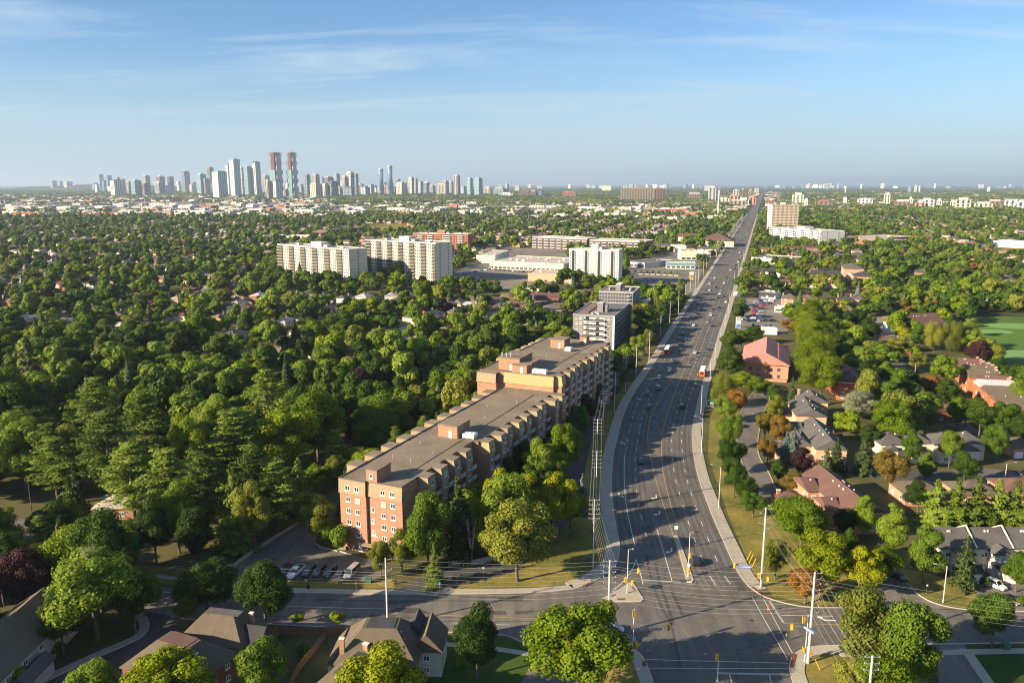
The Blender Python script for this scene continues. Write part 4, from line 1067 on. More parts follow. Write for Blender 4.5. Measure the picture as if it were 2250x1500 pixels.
def wall_block(mb, x0, x1, y0, y1, h, rise=0, axis='x', gable=False, ov=.4):
    mb.box(x0, x1, y0, y1, 0, h - .19)
    if gable:
        if axis == 'x':
            ym = (y0 + y1) / 2; hh = rise * (1 - ov / ((y1 - y0) / 2 + ov)) 
            for x, x2 in ((x0, x0 + .2), (x1 - .2, x1)):
                mb.add([(x, y0, h - .19), (x, y1, h - .19), (x, ym, h + hh), (x2, y0, h - .19), (x2, y1, h - .19), (x2, ym, h + hh)], [(0, 2, 1), (3, 4, 5), (0, 1, 4, 3), (1, 2, 5, 4), (2, 0, 3, 5)])
        else:
            xm = (x0 + x1) / 2; hh = rise * (1 - ov / ((x1 - x0) / 2 + ov))
            for y, y2 in ((y0, y0 + .2), (y1 - .2, y1)):
                mb.add([(x0, y, h - .19), (x1, y, h - .19), (xm, y, h + hh), (x0, y2, h - .19), (x1, y2, h - .19), (xm, y2, h + hh)], [(0, 1, 2), (3, 5, 4), (0, 3, 4, 1), (1, 4, 5, 2), (2, 5, 3, 0)])
def block(root, x0, x1, y0, y1, h, rise, kind, axis, wall, roof, ov=.4, flat=0, chim=(), win=True, garage=False, vents=0, seed=0):
    w = MB(); wall_block(w, x0, x1, y0, y1, h, rise, axis, kind == 'gable', ov); w.build('wall', wall, root)
    r = MB(); roof_mesh(r, x0, x1, y0, y1, h, ov, rise, kind, axis, flat); ro = r.build('roof', roof, root)
    for (cx, cy) in chim:
        g = MB(); g.box(cx - .5, cx + .5, cy - .35, cy + .35, h * .8, h + rise * .8 + .5); c = g.build('chimney', 'brick', root)
        g = MB(); g.box(cx - .58, cx + .58, cy - .43, cy + .43, h + rise * .8 + .503, h + rise * .8 + .62); g.build('chimney_cap', 'trim', c)
    rr = random.Random(seed)
    for i in range(vents):
        t = rr.uniform(.2, .8)
        if axis == 'x': vx, vy, vz = x0 + (x1 - x0) * t, (y0 + y1) / 2 - (y1 - y0) * .12, h + rise * .8
        else: vx, vy, vz = (x0 + x1) / 2 + (x1 - x0) * .12 * rr.choice([-1, 1]), y0 + (y1 - y0) * t, h + rise * .8
        g = MB(); g.box(vx - .15, vx + .15, vy - .15, vy + .15, vz - .2, vz + .35); g.build('roof_vent', 'trim', ro)
    if win:
        nf = max(1, int(h // 2.7))
        for f in range(nf):
            z = 1.6 + f * 2.7; n = max(1, int((x1 - x0) / 4))
            for i in range(n):
                window(root, x0 + (i + .5) * (x1 - x0) / n, y0 - .01, z, 1.3, 1.2)
            n = max(1, int((y1 - y0) / 5))
            for i in range(n):
                window(root, x0 - .01, y0 + (i + .5) * (y1 - y0) / n, z, 1.2, 1.1, -1, 'x')
                window(root, x1 + .01, y0 + (i + .5) * (y1 - y0) / n, z, 1.2, 1.1, 1, 'x')
    if garage:
        g = MB(); g.box(x0 + .6, x0 + 3.2, y0 - .07, y0 - .005, 0.02, 2.2); g.build('garage_door', 'white_paint', root)
    return ro
def root_at(name, label, cat, px, z, ang, group=None, ex=None):
    p = P(px[0], px[1], z)
    r = thing(name, label, cat, (p.x, p.y, 0), radians(ang), group)
    if ex:
        c, s = cos(radians(ang)), sin(radians(ang)); x0, x1, y0, y1 = ex
        excl([(p.x + x * c - y * s, p.y + x * s + y * c) for x, y in ((x0 - 1, y0 - 2), (x1 + 1, y0 - 2), (x1 + 1, y1 + 1), (x0 - 1, y1 + 1))])
    return r
# bottom-left houses ------------------------------------------------------
r = root_at('brown_roofed_house', 'brick house with brown roof, green skylight and flat grey ridge beside the cross street', 'house', (390, 1396), 6, -12, ex=(0, 21, 0, 12))
block(r, 0, 17, 0, 11.5, 6, 4.6, 'hip', 'x', 'brick', 'shingle_brown', flat=.22, chim=((15.5, 7.5),), vents=4, seed=2)
block(r, 15.5, 20.5, 1.5, 8.5, 5.4, 3.4, 'gable', 'x', 'brick', 'shingle_dark', vents=0)
g = MB(); g.add([(8.2, 2.4, 7.62), (9.3, 2.4, 7.62), (9.3, 4.0, 9.0), (8.2, 4.0, 9.0), (8.2, 2.4, 7.45), (9.3, 2.4, 7.45), (9.3, 4.0, 8.8), (8.2, 4.0, 8.8)], [(0, 1, 2, 3), (0, 4, 5, 1), (1, 5, 6, 2), (2, 6, 7, 3), (3, 7, 4, 0)]); g.build('skylight', 'glass_teal', r)
g = MB(); g.box(5.9, 13.7, 4.55, 7.0, 10.605, 10.72); g.build('ridge_cap', 'shingle_grey', r); r.scale = (.78, .82, .86)
r = root_at('brown_roofed_house', 'low house with red-brown top ridge, half behind the yellow-green maple', 'house', (285, 1450), 5, -24, ex=(0, 20, -2, 14))
block(r, 0, 19, -2, 12, 5.4, 4.6, 'hip', 'x', 'brick_dark', 'shingle_brown', flat=.25, vents=3, seed=4, chim=((16, 3),))
g = MB(); g.box(6, 13, 3.0, 7.0, 10.005, 10.10); g.build('ridge_cap', 'shingle_red', r); r.scale = (.85, .85, .88)
r = root_at('corner_house', 'large corner house with steep hipped roof and dark flat ridge behind the bottom maple', 'house', (716, 1462), 5, -3, ex=(0, 24, 0, 15))
block(r, 2, 19, 0, 14, 6.2, 5.4, 'hip', 'x', 'stone', 'shingle_brown', flat=.30, vents=4, seed=5, chim=((3.2, 1.5),))
g = MB(); g.box(7.6, 13.6, 5.0, 9.0, 11.605, 11.72); g.build('ridge_cap', 'shingle_dark', r)
block(r, 17, 23.5, 6, 14.5, 6.0, 3.9, 'gable', 'y', 'stone', 'shingle_brown')
block(r, 14.5, 19.8, 9.5, 15.2, 6.4, 4.0, 'gable', 'y', 'stone', 'shingle_dark', win=False)
block(r, -.5, 3.2, 3, 13, 4.2, 2.4, 'gable', 'y', 'stone', 'shingle_brown', win=False); r.scale = (.86, .86, .88)
r = root_at('bungalow', 'house with dark flat ridge and stone chimney cut by the bottom edge', 'house', (690, 1560), 4, -24, ex=(-3, 12, 0, 13))
block(r, -3, 10, 0, 15, 5, 3.8, 'hip', 'y', 'stone', 'shingle_brown', flat=.35, chim=((1, 14),))
g = MB(); g.box(1.5, 5.5, 4, 11, 8.805, 8.92); g.build('ridge_cap', 'shingle_dark', r)
r = thing('stone_house', 'long stone house with dark roof and porch in the bottom left shade', 'house', (-101, 119, 0)); EXCL.append([(-104, 116), (-82, 116), (-82, 152), (-104, 152)])
block(r, 0, 12, 0, 30, 5.6, 4.2, 'gable', 'y', 'stone', 'shingle_brown', chim=((10, 26),))
block(r, 12.1, 15, 8, 16, 3.0, 1.3, 'gable', 'y', 'stone', 'shingle_grey', win=False)

r = root_at('bungalow', 'white-roofed bungalow with brick chimney under the tall pines', 'house', (203, 1117), 3.5, 6, ex=(0, 26, 0, 12))
block(r, 0, 15, 0, 10, 3.4, 1.9, 'hip', 'x', 'brick_pink', 'roof_light', chim=((4, 8),)); block(r, 15.5, 25, 1, 8, 3.2, 1.6, 'hip', 'x', 'brick_pink', 'shingle_grey', win=False)
# woods houses seen through gaps -----------------------------------------
WH = [((130, 843), 3.2, 8, 15, 9, 'cream', 'shingle_brown', 'cream bungalow with tan roof and red car before it, left woods'), ((124, 890), 3.2, 4, 17, 9, 'brick_dark', 'shingle_grey', 'brick house with grey roof below the cream bungalow'),
      ((160, 905), 5.5, 4, 11, 9, 'brick_dark', 'shingle_brown', 'two-storey brick house with tan roof in the left woods shade'), ((160, 1000), 3.6, -20, 12, 9, 'white_wall', 'shingle_brown', 'small white gabled house among pines left of the block'),
      ((268, 735), 3.6, 5, 13, 9, 'white_wall', 'shingle_grey', 'white gabled house with grey roof below the overhead wires'), ((415, 755), 3.6, 2, 18, 10, 'brick_dark', 'shingle_grey', 'wide grey-roofed bungalow facing the woods driveway'),
      ((478, 765), 3.6, 2, 14, 9, 'cream', 'shingle_brown', 'cream bungalow right of the woods driveway'), ((525, 880), 3.6, 5, 12, 10, 'brick', 'roof_light', 'brick house with pale hipped roof and red chimney in the woods'),
      ((900, 752), 5.6, 4, 10, 8, 'white_wall', 'shingle_dark', 'white two-storey house with dark roof right of the dark maple'), ((220, 728), 3.6, 2, 14, 9, 'brick_dark', 'shingle_red', 'long dark red roof left of the white gabled house'),
      ((477, 672), 3.6, 6, 12, 9, 'white_wall', 'shingle_grey', 'white-fronted house with gable at the upper woods edge'), ((518, 675), 3.6, 4, 12, 9, 'white_wall', 'shingle_brown', 'white gable house beside the reddish tree'),
      ((845, 650), 4, 4, 11, 8, 'white_wall', 'roof_light', 'small pale-roofed white house in the tree belt'), ((955, 665), 4, 4, 13, 8, 'white_wall', 'shingle_red', 'white house with dark red roof near the bare tree'),
      ((660, 645), 4, 4, 12, 8, 'white_wall', 'shingle_grey', 'white house with grey roof below the cream slab'), ((712, 645), 4, 4, 12, 8, 'white_wall', 'shingle_red', 'white house with dark red roof below the cream slab')]
for px, h, ang, w_, d_, wm, rm, lab in WH:
    r = root_at('house', lab, 'house', px, h, ang, ex=(0, w_, -3, d_))
    block(r, 0, w_, 0, d_, h, 2.2, 'hip' if 'hip' in lab or 'bungalow' in lab else 'gable', 'x' if w_ > 12.5 else 'y', wm, rm, chim=((w_ * .8, d_ * .6),))
# right side: red-roofed hall ----------------------------------------------
r = root_at('pink_roofed_building', 'pink brick building with broad red gable roof beside the hedge of tall trees', 'building', (1628, 797), 7.6, 0, None)
a = P(1628, 797, 7.6); b = P(1733, 799, 7.6); r.rotation_euler = (0, 0, atan2(b.y - a.y, b.x - a.x) - radians(13))
WW = hypot(b.x - a.x, b.y - a.y); LL = 42
w = MB(); wall_block(w, .6, WW - .6, .8, LL, 7.6, 5.4, 'y', True, .6); w.build('wall', 'brick_pink', r)
g = MB(); g.add([(.3, .70, 7.5), (WW - .3, .70, 7.5), (WW / 2, .70, 12.7), (.3, .79, 7.5), (WW - .3, .79, 7.5), (WW / 2, .79, 12.7)], [(0, 1, 2), (3, 5, 4), (0, 3, 4, 1), (1, 4, 5, 2), (2, 5, 3, 0)]); g.build('gable_panel', 'cream', r)
g = MB(); roof_mesh(g, .2, WW - .2, .2, LL, 7.7, .3, 5.5, 'gable', 'y'); ro = g.build('roof', 'roof_pink', r)
for k in range(14):
    for sx in (-1, 1):
        y = 2.5 + k * 3; x = WW / 2 + sx * WW * .26; g = MB(); g.box(x - .25, x + .25, y - .25, y + .25, 10.2, 10.9)
        if k % 2 == 0: g.build('roof_vent', 'roof_pink', ro)
for f in range(2):
    for x in (.2, .36, .62, .78): window(r, WW * x, .79, 2.2 + 3.1 * f, 1.5, 1.3, frame='brick_dark')
g = MB(); g.box(WW * .44, WW * .54, -.3, .78, 0, 7.4); g.build('entrance_bay', 'brick', r)
g = MB(); roof_mesh(g, WW * .44, WW * .54, -.3, 3, 7.4, .3, 1.6, 'gable', 'y'); g.build('entrance_roof', 'brick_dark', r)
g = MB(); g.box(WW * .3, WW * .95, -1.5, .79, .0, 1.1); g.build('porch', 'brick_pink', r)
c_, s_ = cos(r.rotation_euler[2]), sin(r.rotation_euler[2]); excl([(a.x + x * c_ - y * s_, a.y + x * s_ + y * c_) for x, y in ((-1, -5), (WW + 1, -5), (WW + 1, LL + 1), (-1, LL + 1))])
# grey-roofed peach townhouses --------------------------------------------
r = root_at('grey_roofed_townhouse_row', 'row of three peach townhouses with charcoal gable roofs beside the curving side street', 'townhouses', (1750, 912), 7, -9, ex=(-3, 12, -3, 34))
for i, (dx_, dy_) in enumerate(((0, 0), (0.2, 8.6), (4.2, 17.2))):
    block(r, dx_, dx_ + 10.6, dy_, dy_ + 8.5, 7 + .4 * i, 2.8, 'gable', 'y', 'stucco_peach', 'shingle_grey', chim=((dx_ + 1, dy_ + 7.5),) if i == 2 else (), vents=2, seed=i, win=(i == 0))
block(r, -3, -.02, 8, 24, 4.5, 1.0, 'gable', 'y', 'stucco_peach', 'shingle_grey', win=False)
r = root_at('grey_roofed_townhouse_row', 'nearer pair of peach townhouses with long charcoal roof and dark roof vents', 'townhouses', (1793, 985), 7, -7, ex=(-9, 10, -3, 32))
block(r, 0, 9.6, 0, 26, 7, 3.2, 'gable', 'y', 'stucco_peach', 'shingle_grey', vents=7, seed=8)
block(r, -5.6, -.02, 5, 16, 6.2, 2.2, 'gable', 'y', 'stucco_peach', 'shingle_grey', vents=2, win=False)
block(r, -5.0, -.02, 17.5, 29, 6.6, 2.4, 'gable', 'x', 'stucco_peach', 'shingle_grey', win=False)
block(r, -10.5, -5.7, 6, 12, 3.2, 1.2, 'gable', 'x', 'stucco_peach', 'shingle_grey', win=False, garage=True)
block(r, -10.5, -5.7, 13, 19, 3.2, 1.2, 'gable', 'x', 'stucco_peach', 'shingle_grey', win=False, garage=True)
# brown one ------------------------------------------------------------------
r = root_at('brown_roofed_townhouse_row', 'pink-brown townhouses with long brown roof and two lower left wings', 'townhouses', (1855, 1125), 6.2, 3, ex=(-10, 12, -4, 30))
block(r, 0, 10.5, 0, 27, 6.3, 3.0, 'gable', 'y', 'brick_pink', 'shingle_red', vents=8, seed=3)
block(r, -3.2, -.02, 15, 25.5, 6.2, 2.0, 'gable', 'x', 'brick_pink', 'shingle_red', vents=1)
block(r, -3.2, -.02, 2, 11, 6.0, 2.0, 'gable', 'x', 'brick_pink', 'shingle_red', vents=1)
block(r, -10.5, -3.3, 16, 23, 3.1, 1.3, 'hip', 'x', 'brick_pink', 'shingle_red', win=False, chim=((-9.6, 20),))
block(r, -9.5, -3.3, 1, 9, 3.1, 1.3, 'hip', 'x', 'brick_pink', 'shingle_red', win=False, garage=True)
# cream rows
r = root_at('cream_townhouse_row', 'cream townhouses with grey roofs in a row behind the orange-tinged maple', 'townhouses', (1935, 975), 6, -1, ex=(0, 36, -3, 12))
for i in range(4):
    block(r, i * 8.8, i * 8.8 + 8.7, (i % 2) * 1.5, 10 + (i % 2), 6, 2.8, 'hip', 'x', 'stucco_cream', 'shingle_grey', vents=1, seed=i)
    block(r, i * 8.8 + 1, i * 8.8 + 5, -2.2, 1.4 * (i % 2) - .02, 4.6, 1.4, 'gable', 'y', 'stucco_cream', 'shingle_grey')
r = root_at('cream_townhouse_row', 'nearest cream townhouses with slate roof and white party-wall ridges, right edge', 'townhouses', (2065, 1203), 6, 0, ex=(0, 34, -6, 12))
for i in range(4):
    block(r, i * 8.6, i * 8.6 + 8.5, 0, 10, 6, 3.0, 'gable', 'x', 'stucco_cream', 'shingle_grey', vents=2, seed=i + 9)
    block(r, i * 8.6 + 3, i * 8.6 + 7, -2.6, -.02, 5.6, 1.5, 'gable', 'y', 'stucco_cream', 'shingle_grey')
    block(r, i * 8.6 + 3.4, i * 8.6 + 7, -6, -2.7, 2.8, 1.1, 'gable', 'x', 'stucco_cream', 'shingle_dark', win=False, garage=True)
    g = MB(); x = i * 8.6 + 8.55
    g.add([(x - .15, -.4, 6.0), (x + .15, -.4, 6.0), (x + .15, 5, 9.3), (x - .15, 5, 9.3), (x + .15, 10.4, 6.0), (x - .15, 10.4, 6.0), (x - .15, -.4, 6.3), (x + .15, -.4, 6.3), (x + .15, 5, 9.6), (x - .15, 5, 9.6), (x + .15, 10.4, 6.3), (x - .15, 10.4, 6.3)],
          [(6, 7, 8, 9), (9, 8, 10, 11), (0, 6, 9, 3), (1, 2, 8, 7), (3, 9, 11, 5), (2, 4, 10, 8), (0, 1, 7, 6)]); g.build('party_wall', 'cream', r)
# orange brick stepped row ---------------------------------------------------------
r = root_at('orange_brick_townhouse_row', 'stepped orange brick townhouses with brown roofs and chimneys beside the golf course', 'townhouses', (2199, 874), 8, -13, ex=(-6, 14, -8, 90))
cols = ['shingle_brown', 'shingle_brown', 'shingle_brown', 'grey_light', 'shingle_red', 'shingle_brown', 'shingle_brown', 'shingle_red', 'shingle_red', 'shingle_red']
for i in range(10):
    dx_ = [2, 0, -1, -1, 1, 0, 1, 2.5, 3, 3][i]; h_ = [5.0, 5.5, 7.0, 7.5, 7.5, 7.5, 8.0, 7.0, 6.0, 6.0][i]
    block(r, dx_, dx_ + 13, -6 + i * 8.6, 2.4 + i * 8.6, h_, 2.4, 'gable', 'x', 'brick_orange', cols[i], chim=((dx_ + 12.4, -4 + i * 8.6), (dx_ + 12.4, 1 + i * 8.6)), vents=2, seed=i, win=i in (2, 3, 5))
r = root_at('orange_brick_townhouse_row', 'orange brick townhouses with white-edged gables left of the side street', 'townhouses', (1842, 838), 8, -14, ex=(-1, 14, -2, 34))
for i in range(3):
    block(r, (2 - i) * 1.6 * 0 + i * -1.0, 13 - i, i * 9.2, 9 + i * 9.2, 8, 2.6, 'gable', 'y', 'brick_orange', 'shingle_red', chim=((2, 7 + i * 9.2),), seed=i, win=i == 0)
    g = MB(); g.box(-i * 1.0 - .45, 13 - i + .45, i * 9.2 - .45, i * 9.2 - .3, 7.6, 7.95); g.build('white_fascia', 'white_paint', r)
r = root_at('brown_roofed_townhouse_row', 'brick row with four tall chimneys behind the side street trees', 'townhouses', (1862, 752), 6, -3, ex=(0, 36, -2, 10))
for i in range(4): block(r, i * 8.6, i * 8.6 + 8.5, 0, 9, 6, 2.4, 'gable', 'x', 'brick_orange', 'shingle_brown' if i % 2 else 'shingle_red', chim=((i * 8.6 + 4, 7.8),), win=False)
r = root_at('brown_roofed_hall', 'large brown metal-roofed hall with white end wall beside the pale car park', 'hall', (2000, 716), 6.5, 22, ex=(-2, 34, -6, 26))
block(r, 0, 30, 0, 20, 6.5, 5, 'gable', 'x', 'white_wall', 'shingle_red', vents=6, win=False)
r = root_at('house', 'reddish-brown roofed house end visible between trees right of centre', 'house', (2056, 905), 4, 0, ex=(0, 10, 0, 9)); block(r, 0, 10, 0, 9, 4.5, 2, 'gable', 'y', 'brick_dark', 'shingle_red')
for k, (px, w_, rm, lab) in enumerate((((1990, 1087), 12, 'shingle_brown', 'tan hipped bungalow roof leftmost among the dark spruces'), ((2112, 1087), 12, 'shingle_brown', 'tan hipped bungalow roof in the middle of the dark spruces'), ((2215, 1080), 13, 'shingle_red', 'reddish hipped bungalow roof at the right edge behind the spruces'),
                                       ((2228, 985), 12, 'shingle_brown', 'bungalow with white garage door at the right edge'))):
    r = root_at('bungalow', lab, 'house', px, 3.4, 0, ex=(0, w_, 0, 10)); block(r, 0, w_, 0, 10, 3.6, 2.3, 'hip', 'x', 'brick_pink', rm, win=True, garage=k == 3)
# small hip houses beyond the tall row
for k, (px, rm, wm, lab) in enumerate((((1718, 655), 'shingle_brown', 'brick_pink', 'small hip-roofed house leftmost behind the car dealer lot'), ((1755, 655), 'shingle_brown', 'brick_pink', 'tan hip-roofed house second behind the dealer lot'),
     ((1762, 678), 'shingle_brown', 'brick_pink', 'tan hip-roofed house right of the portable office'), ((1790, 664), 'shingle_red', 'brick_pink', 'brown house with small front gable among the hip roofs'),
     ((1800, 683), 'shingle_grey', 'brick_pink', 'pyramid slate-roofed brick house in the middle of the hip roofs'), ((1840, 658), 'shingle_dark', 'brick_dark', 'dark red-black roofed house behind the blue spruce'),
     ((1845, 683), 'shingle_brown', 'brick_pink', 'tan hip-roofed house right of the slate pyramid roof'), ((1868, 657), 'shingle_grey', 'stucco_peach', 'two-storey peach house with slate roof rightmost of the hip roofs'))):
    r = root_at('hip_roofed_house', lab, 'house', px, 5.4, -17, 'hip-roofed houses behind the dealer lot', ex=(0, 11, -2, 11)); block(r, 0, 11, 0, 10, 5.4, 3.2, 'hip', 'y' if k % 2 else 'x', wm, rm, chim=((1, 8),))
LR = [((1670, 597), 5, -17, 34, 14, 'brick_pink', 'shingle_dark', 'black-roofed townhouse row with white dormers near the strip shop'), ((1783, 603), 5, -17, 26, 18, 'brick_pink', 'shingle_dark', 'second black-roofed row right of the big willow'),
      ((1672, 620), 4, -4, 26, 10, 'stucco_peach', 'shingle_brown', 'brown-roofed row with white gables before the black roofs'), ((1775, 622), 4, -4, 30, 10, 'stucco_peach', 'shingle_brown', 'second brown-roofed gabled row right of the willow'),
      ((1856, 590), 8, -17, 18, 34, 'brick_pink', 'shingle_grey', 'long three-storey pink brick building with pale slate roof'), ((1878, 607), 6, -17, 18, 22, 'brick_pink', 'shingle_dark', 'dark-roofed annex before the pink brick building'),
      ((1895, 628), 5, -30, 22, 9, 'brick_pink', 'shingle_dark', 'low dark roof trailing right of the annex'),
      ((1744, 556), 5, -4, 62, 12, 'brick_brown', 'shingle_grey', 'long grey-roofed row behind the strip shop'), ((1838, 562), 5, -4, 44, 12, 'stucco_peach', 'shingle_grey', 'grey-roofed row stepping right of the long one'),
      ((1730, 545), 5, -4, 76, 12, 'brick_pink', 'shingle_red', 'long red-brown roofed row before the low white slab'), ((1888, 572), 5, 0, 30, 12, 'white_wall', 'shingle_grey', 'pale grey-roofed house by the purple tree'),
      ((1945, 558), 5, -8, 32, 12, 'brick_pink', 'shingle_red', 'red-brown row far right of the pink brick building'), ((1676, 548), 5, -10, 20, 14, 'brick_pink', 'shingle_brown', 'orange and grey roofs left of the long rows'),
      ((1112, 667), 5, -2, 40, 9, 'brick_brown', 'shingle_brown', 'long brown brick rowhouse at the centre tree belt, left one'), ((1178, 672), 5, -2, 26, 9, 'brick_brown', 'shingle_red', 'brick rowhouse right of the yellow-green tree'),
      ((1118, 650), 7, -2, 38, 10, 'brick_brown', 'shingle_red', 'rear dark brick rowhouse with tall chimneys'), ((1236, 642), 6, -2, 22, 9, 'brick_brown', 'shingle_brown', 'brown roofed rowhouse below the white tower'),
      ((1280, 672), 5, -10, 18, 9, 'brick_brown', 'shingle_red', 'low reddish roof left of the grey balcony building'),
      ((1536, 529), 8, -17, 50, 60, 'stucco_cream', 'shingle_red', 'broad maroon-roofed apartment court left of the road'), ((1490, 520), 7, -17, 30, 24, 'stucco_cream', 'shingle_red', 'smaller maroon roof left of the broad one'),
      ((1532, 547), 6, -17, 24, 14, 'cream', 'shingle_grey', 'cream gable-ended building beside the lamp row'), ((1430, 540), 6, -17, 26, 14, 'stucco_yellow', 'shingle_grey', 'yellow townhouses with slate roof right of the brick row')]
for px, h, ang, w_, d_, wm, rm, lab in LR:
    r = root_at('townhouse_row', lab, 'townhouses', px, h, ang, ex=(0, w_, -2, d_))
    n = max(1, int(w_ / 9)) if w_ > d_ else 1
    if n == 1: block(r, 0, w_, 0, d_, h, min(w_, d_) * .22, 'hip', 'x' if w_ > d_ else 'y', wm, rm)
    else:
        for i in range(n):
            block(r, i * w_ / n, (i + 1) * w_ / n - .05, 0, d_, h, d_ * .2 if d_ < 30 else 5, 'gable', 'x', wm, rm, win=False, chim=((i * w_ / n + 2, d_ * .8),) if 'chimney' in lab else ())
        for i in range(n): window(r, (i + .5) * w_ / n, -.02, h * .55, 1.8, 1.6)
        if 'gable' in lab or 'dormer' in lab:
            for i in range(n):
                x = (i + .5) * w_ / n; g = MB(); wall_block(g, x - 2.2, x + 2.2, -1.2, 2, h + .3, 1.7, 'y', True, .3); g.build('front_gable', 'white_wall', r)
                g = MB(); roof_mesh(g, x - 2.2, x + 2.2, -1.2, 4, h + .35, .3, 1.7, 'gable', 'y'); g.build('gable_roof', rm, r)
# ================================================================ skyline
COLN = {'tower_tan': 'tan', 'tower_brown': 'brown', 'glass_teal': 'pale teal glass', 'glass_blue': 'blue glass', 'glass_dark': 'dark glass', 'stucco_beige': 'tan', 'stucco_cream': 'cream', 'white_wall': 'white', 'brick_brown': 'brown', 'brick_pink': 'pink', 'brick_orange': 'orange brick', 'grey_light': 'grey', 'conc_red': 'red'}
TOW = []
def tower(x0, x1, yt, yb, m, area, th=35, strips='glass_dark', pent=1):
    if area == 'downtown skyline': m = {'stucco_beige': 'tower_tan', 'brick_brown': 'tower_brown', 'stucco_cream': 'tower_tan' if x0 % 2 else 'stucco_cream'}.get(m, m)
    TOW.append((x0, x1, yt, yb, m, area, th, strips, pent))
# downtown cluster (picture columns, roof row, foot row)
for t in [(109, 123, 397, 418, 'glass_teal'), (128, 137, 398, 417, 'glass_blue'), (138, 156, 399, 418, 'stucco_beige'), (157, 170, 405, 417, 'stucco_cream'),
          (201, 213, 402, 420, 'glass_blue'), (214, 227, 383, 420, 'glass_teal'), (232, 245, 385, 420, 'glass_blue'), (225, 233, 396, 422, 'glass_blue'), (240, 265, 396, 430, 'glass_dark'),
          (255, 265, 390, 424, 'glass_blue'), (266, 275, 393, 423, 'conc_red'), (277, 290, 400, 427, 'stucco_cream'), (286, 308, 397, 430, 'glass_teal'), (308, 327, 405, 430, 'brick_brown'), (313, 329, 386, 424, 'stucco_beige'),
          (339, 360, 401, 428, 'stucco_cream'), (343, 361, 388, 424, 'brick_brown'), (367, 381, 388, 423, 'glass_dark'), (398, 416, 377, 424, 'glass_dark'), (418, 430, 401, 420, 'glass_blue'),
          (431, 452, 383, 427, 'glass_teal'), (442, 460, 393, 427, 'stucco_beige'), (457, 470, 368, 424, 'brick_brown'), (465, 496, 377, 436, 'glass_teal'), (497, 511, 362, 430, 'glass_teal'), (505, 528, 350, 433, 'glass_teal'),
          (529, 537, 367, 428, 'white_wall'), (537, 554, 366, 430, 'glass_teal'), (555, 573, 356, 430, 'glass_dark'), (575, 592, 386, 424, 'stucco_beige'), (583, 596, 397, 438, 'stucco_cream'), (594, 619, 398, 438, 'glass_blue'),
          (619, 634, 417, 434, 'stucco_cream'), (633, 643, 419, 434, 'glass_dark'), (668, 682, 384, 430, 'glass_dark'), (686, 702, 384, 428, 'stucco_beige'), (680, 706, 404, 436, 'stucco_cream'), (708, 733, 389, 428, 'brick_brown'),
          (706, 722, 405, 434, 'stucco_cream'), (720, 742, 400, 434, 'glass_dark'), (733, 747, 382, 428, 'glass_teal'), (750, 766, 387, 430, 'stucco_beige'), (762, 779, 379, 430, 'stucco_cream'), (778, 788, 382, 430, 'glass_dark'),
          (788, 801, 406, 426, 'brick_brown'), (792, 812, 411, 431, 'glass_blue'), (808, 822, 406, 428, 'glass_blue'), (738, 752, 412, 430, 'stucco_cream'), (752, 778, 411, 433, 'glass_dark'),
          (870, 880, 394, 424, 'brick_brown'), (870, 893, 402, 430, 'stucco_cream'), (898, 910, 390, 428, 'stucco_cream'), (908, 918, 393, 428, 'grey_light'), (917, 930, 399, 427, 'glass_blue'), (930, 943, 403, 428, 'glass_dark'),
          (943, 956, 408, 426, 'stucco_cream'), (957, 985, 405, 429, 'stucco_cream'), (972, 985, 397, 426, 'stucco_beige'), (985, 997, 399, 426, 'grey_light'), (997, 1011, 386, 430, 'stucco_beige'), (1012, 1024, 410, 428, 'glass_blue'),
          (1026, 1039, 392, 430, 'glass_teal'), (1042, 1060, 392, 431, 'glass_teal'), (1062, 1080, 412, 428, 'stucco_beige'), (1084, 1110, 414, 429, 'glass_dark'), (1110, 1118, 405, 429, 'glass_teal')]:
    tower(*t, 'downtown skyline')
for t in [(831, 854, 408, 428, 'brick_pink'), (855, 870, 411, 426, 'brick_pink'), (1098, 1128, 425, 432, 'white_wall'), (1140, 1164, 418, 433, 'brick_brown'), (1165, 1178, 420, 432, 'brick_brown'), (1178, 1193, 417, 432, 'glass_dark'), (1237, 1267, 422, 435, 'brick_orange'),
          (1131, 1143, 407, 421, 'grey_light'), (1180, 1192, 408, 418, 'grey_light'), (1323, 1343, 408, 421, 'stucco_cream'), (1380, 1397, 405, 414, 'stucco_cream')]:
    tower(*t, 'middle horizon', 12)
tower(1365, 1436, 414, 443, 'stucco_beige', 'middle horizon', 6); tower(1437, 1464, 415, 442, 'brick_brown', 'middle horizon', 6)
for t in [(1557, 1578, 412, 443, 'grey_light'), (1611, 1628, 418, 435, 'grey_light'), (1628, 1637, 416, 434, 'brick_brown'), (1510, 1543, 426, 440, 'brick_brown'), (1548, 1566, 408, 422, 'grey_light'), (1529, 1534, 404, 416, 'glass_blue'), (1537, 1544, 402, 416, 'glass_blue'), (1567, 1574, 400, 416, 'glass_blue'), (1579, 1586, 402, 418, 'glass_blue'),
          (1645, 1655, 418, 430, 'brick_pink'), (1657, 1667, 415, 424, 'stucco_cream'), (1578, 1603, 436, 448, 'stucco_cream'), (1603, 1622, 430, 446, 'brick_pink'), (1622, 1646, 438, 450, 'stucco_cream'), (1640, 1662, 434, 450, 'brick_pink'), (1604, 1640, 441, 452, 'stucco_beige'),
          (1689, 1702, 440, 452, 'brick_orange')]:
    tower(*t, 'far end of the straight road', 20)
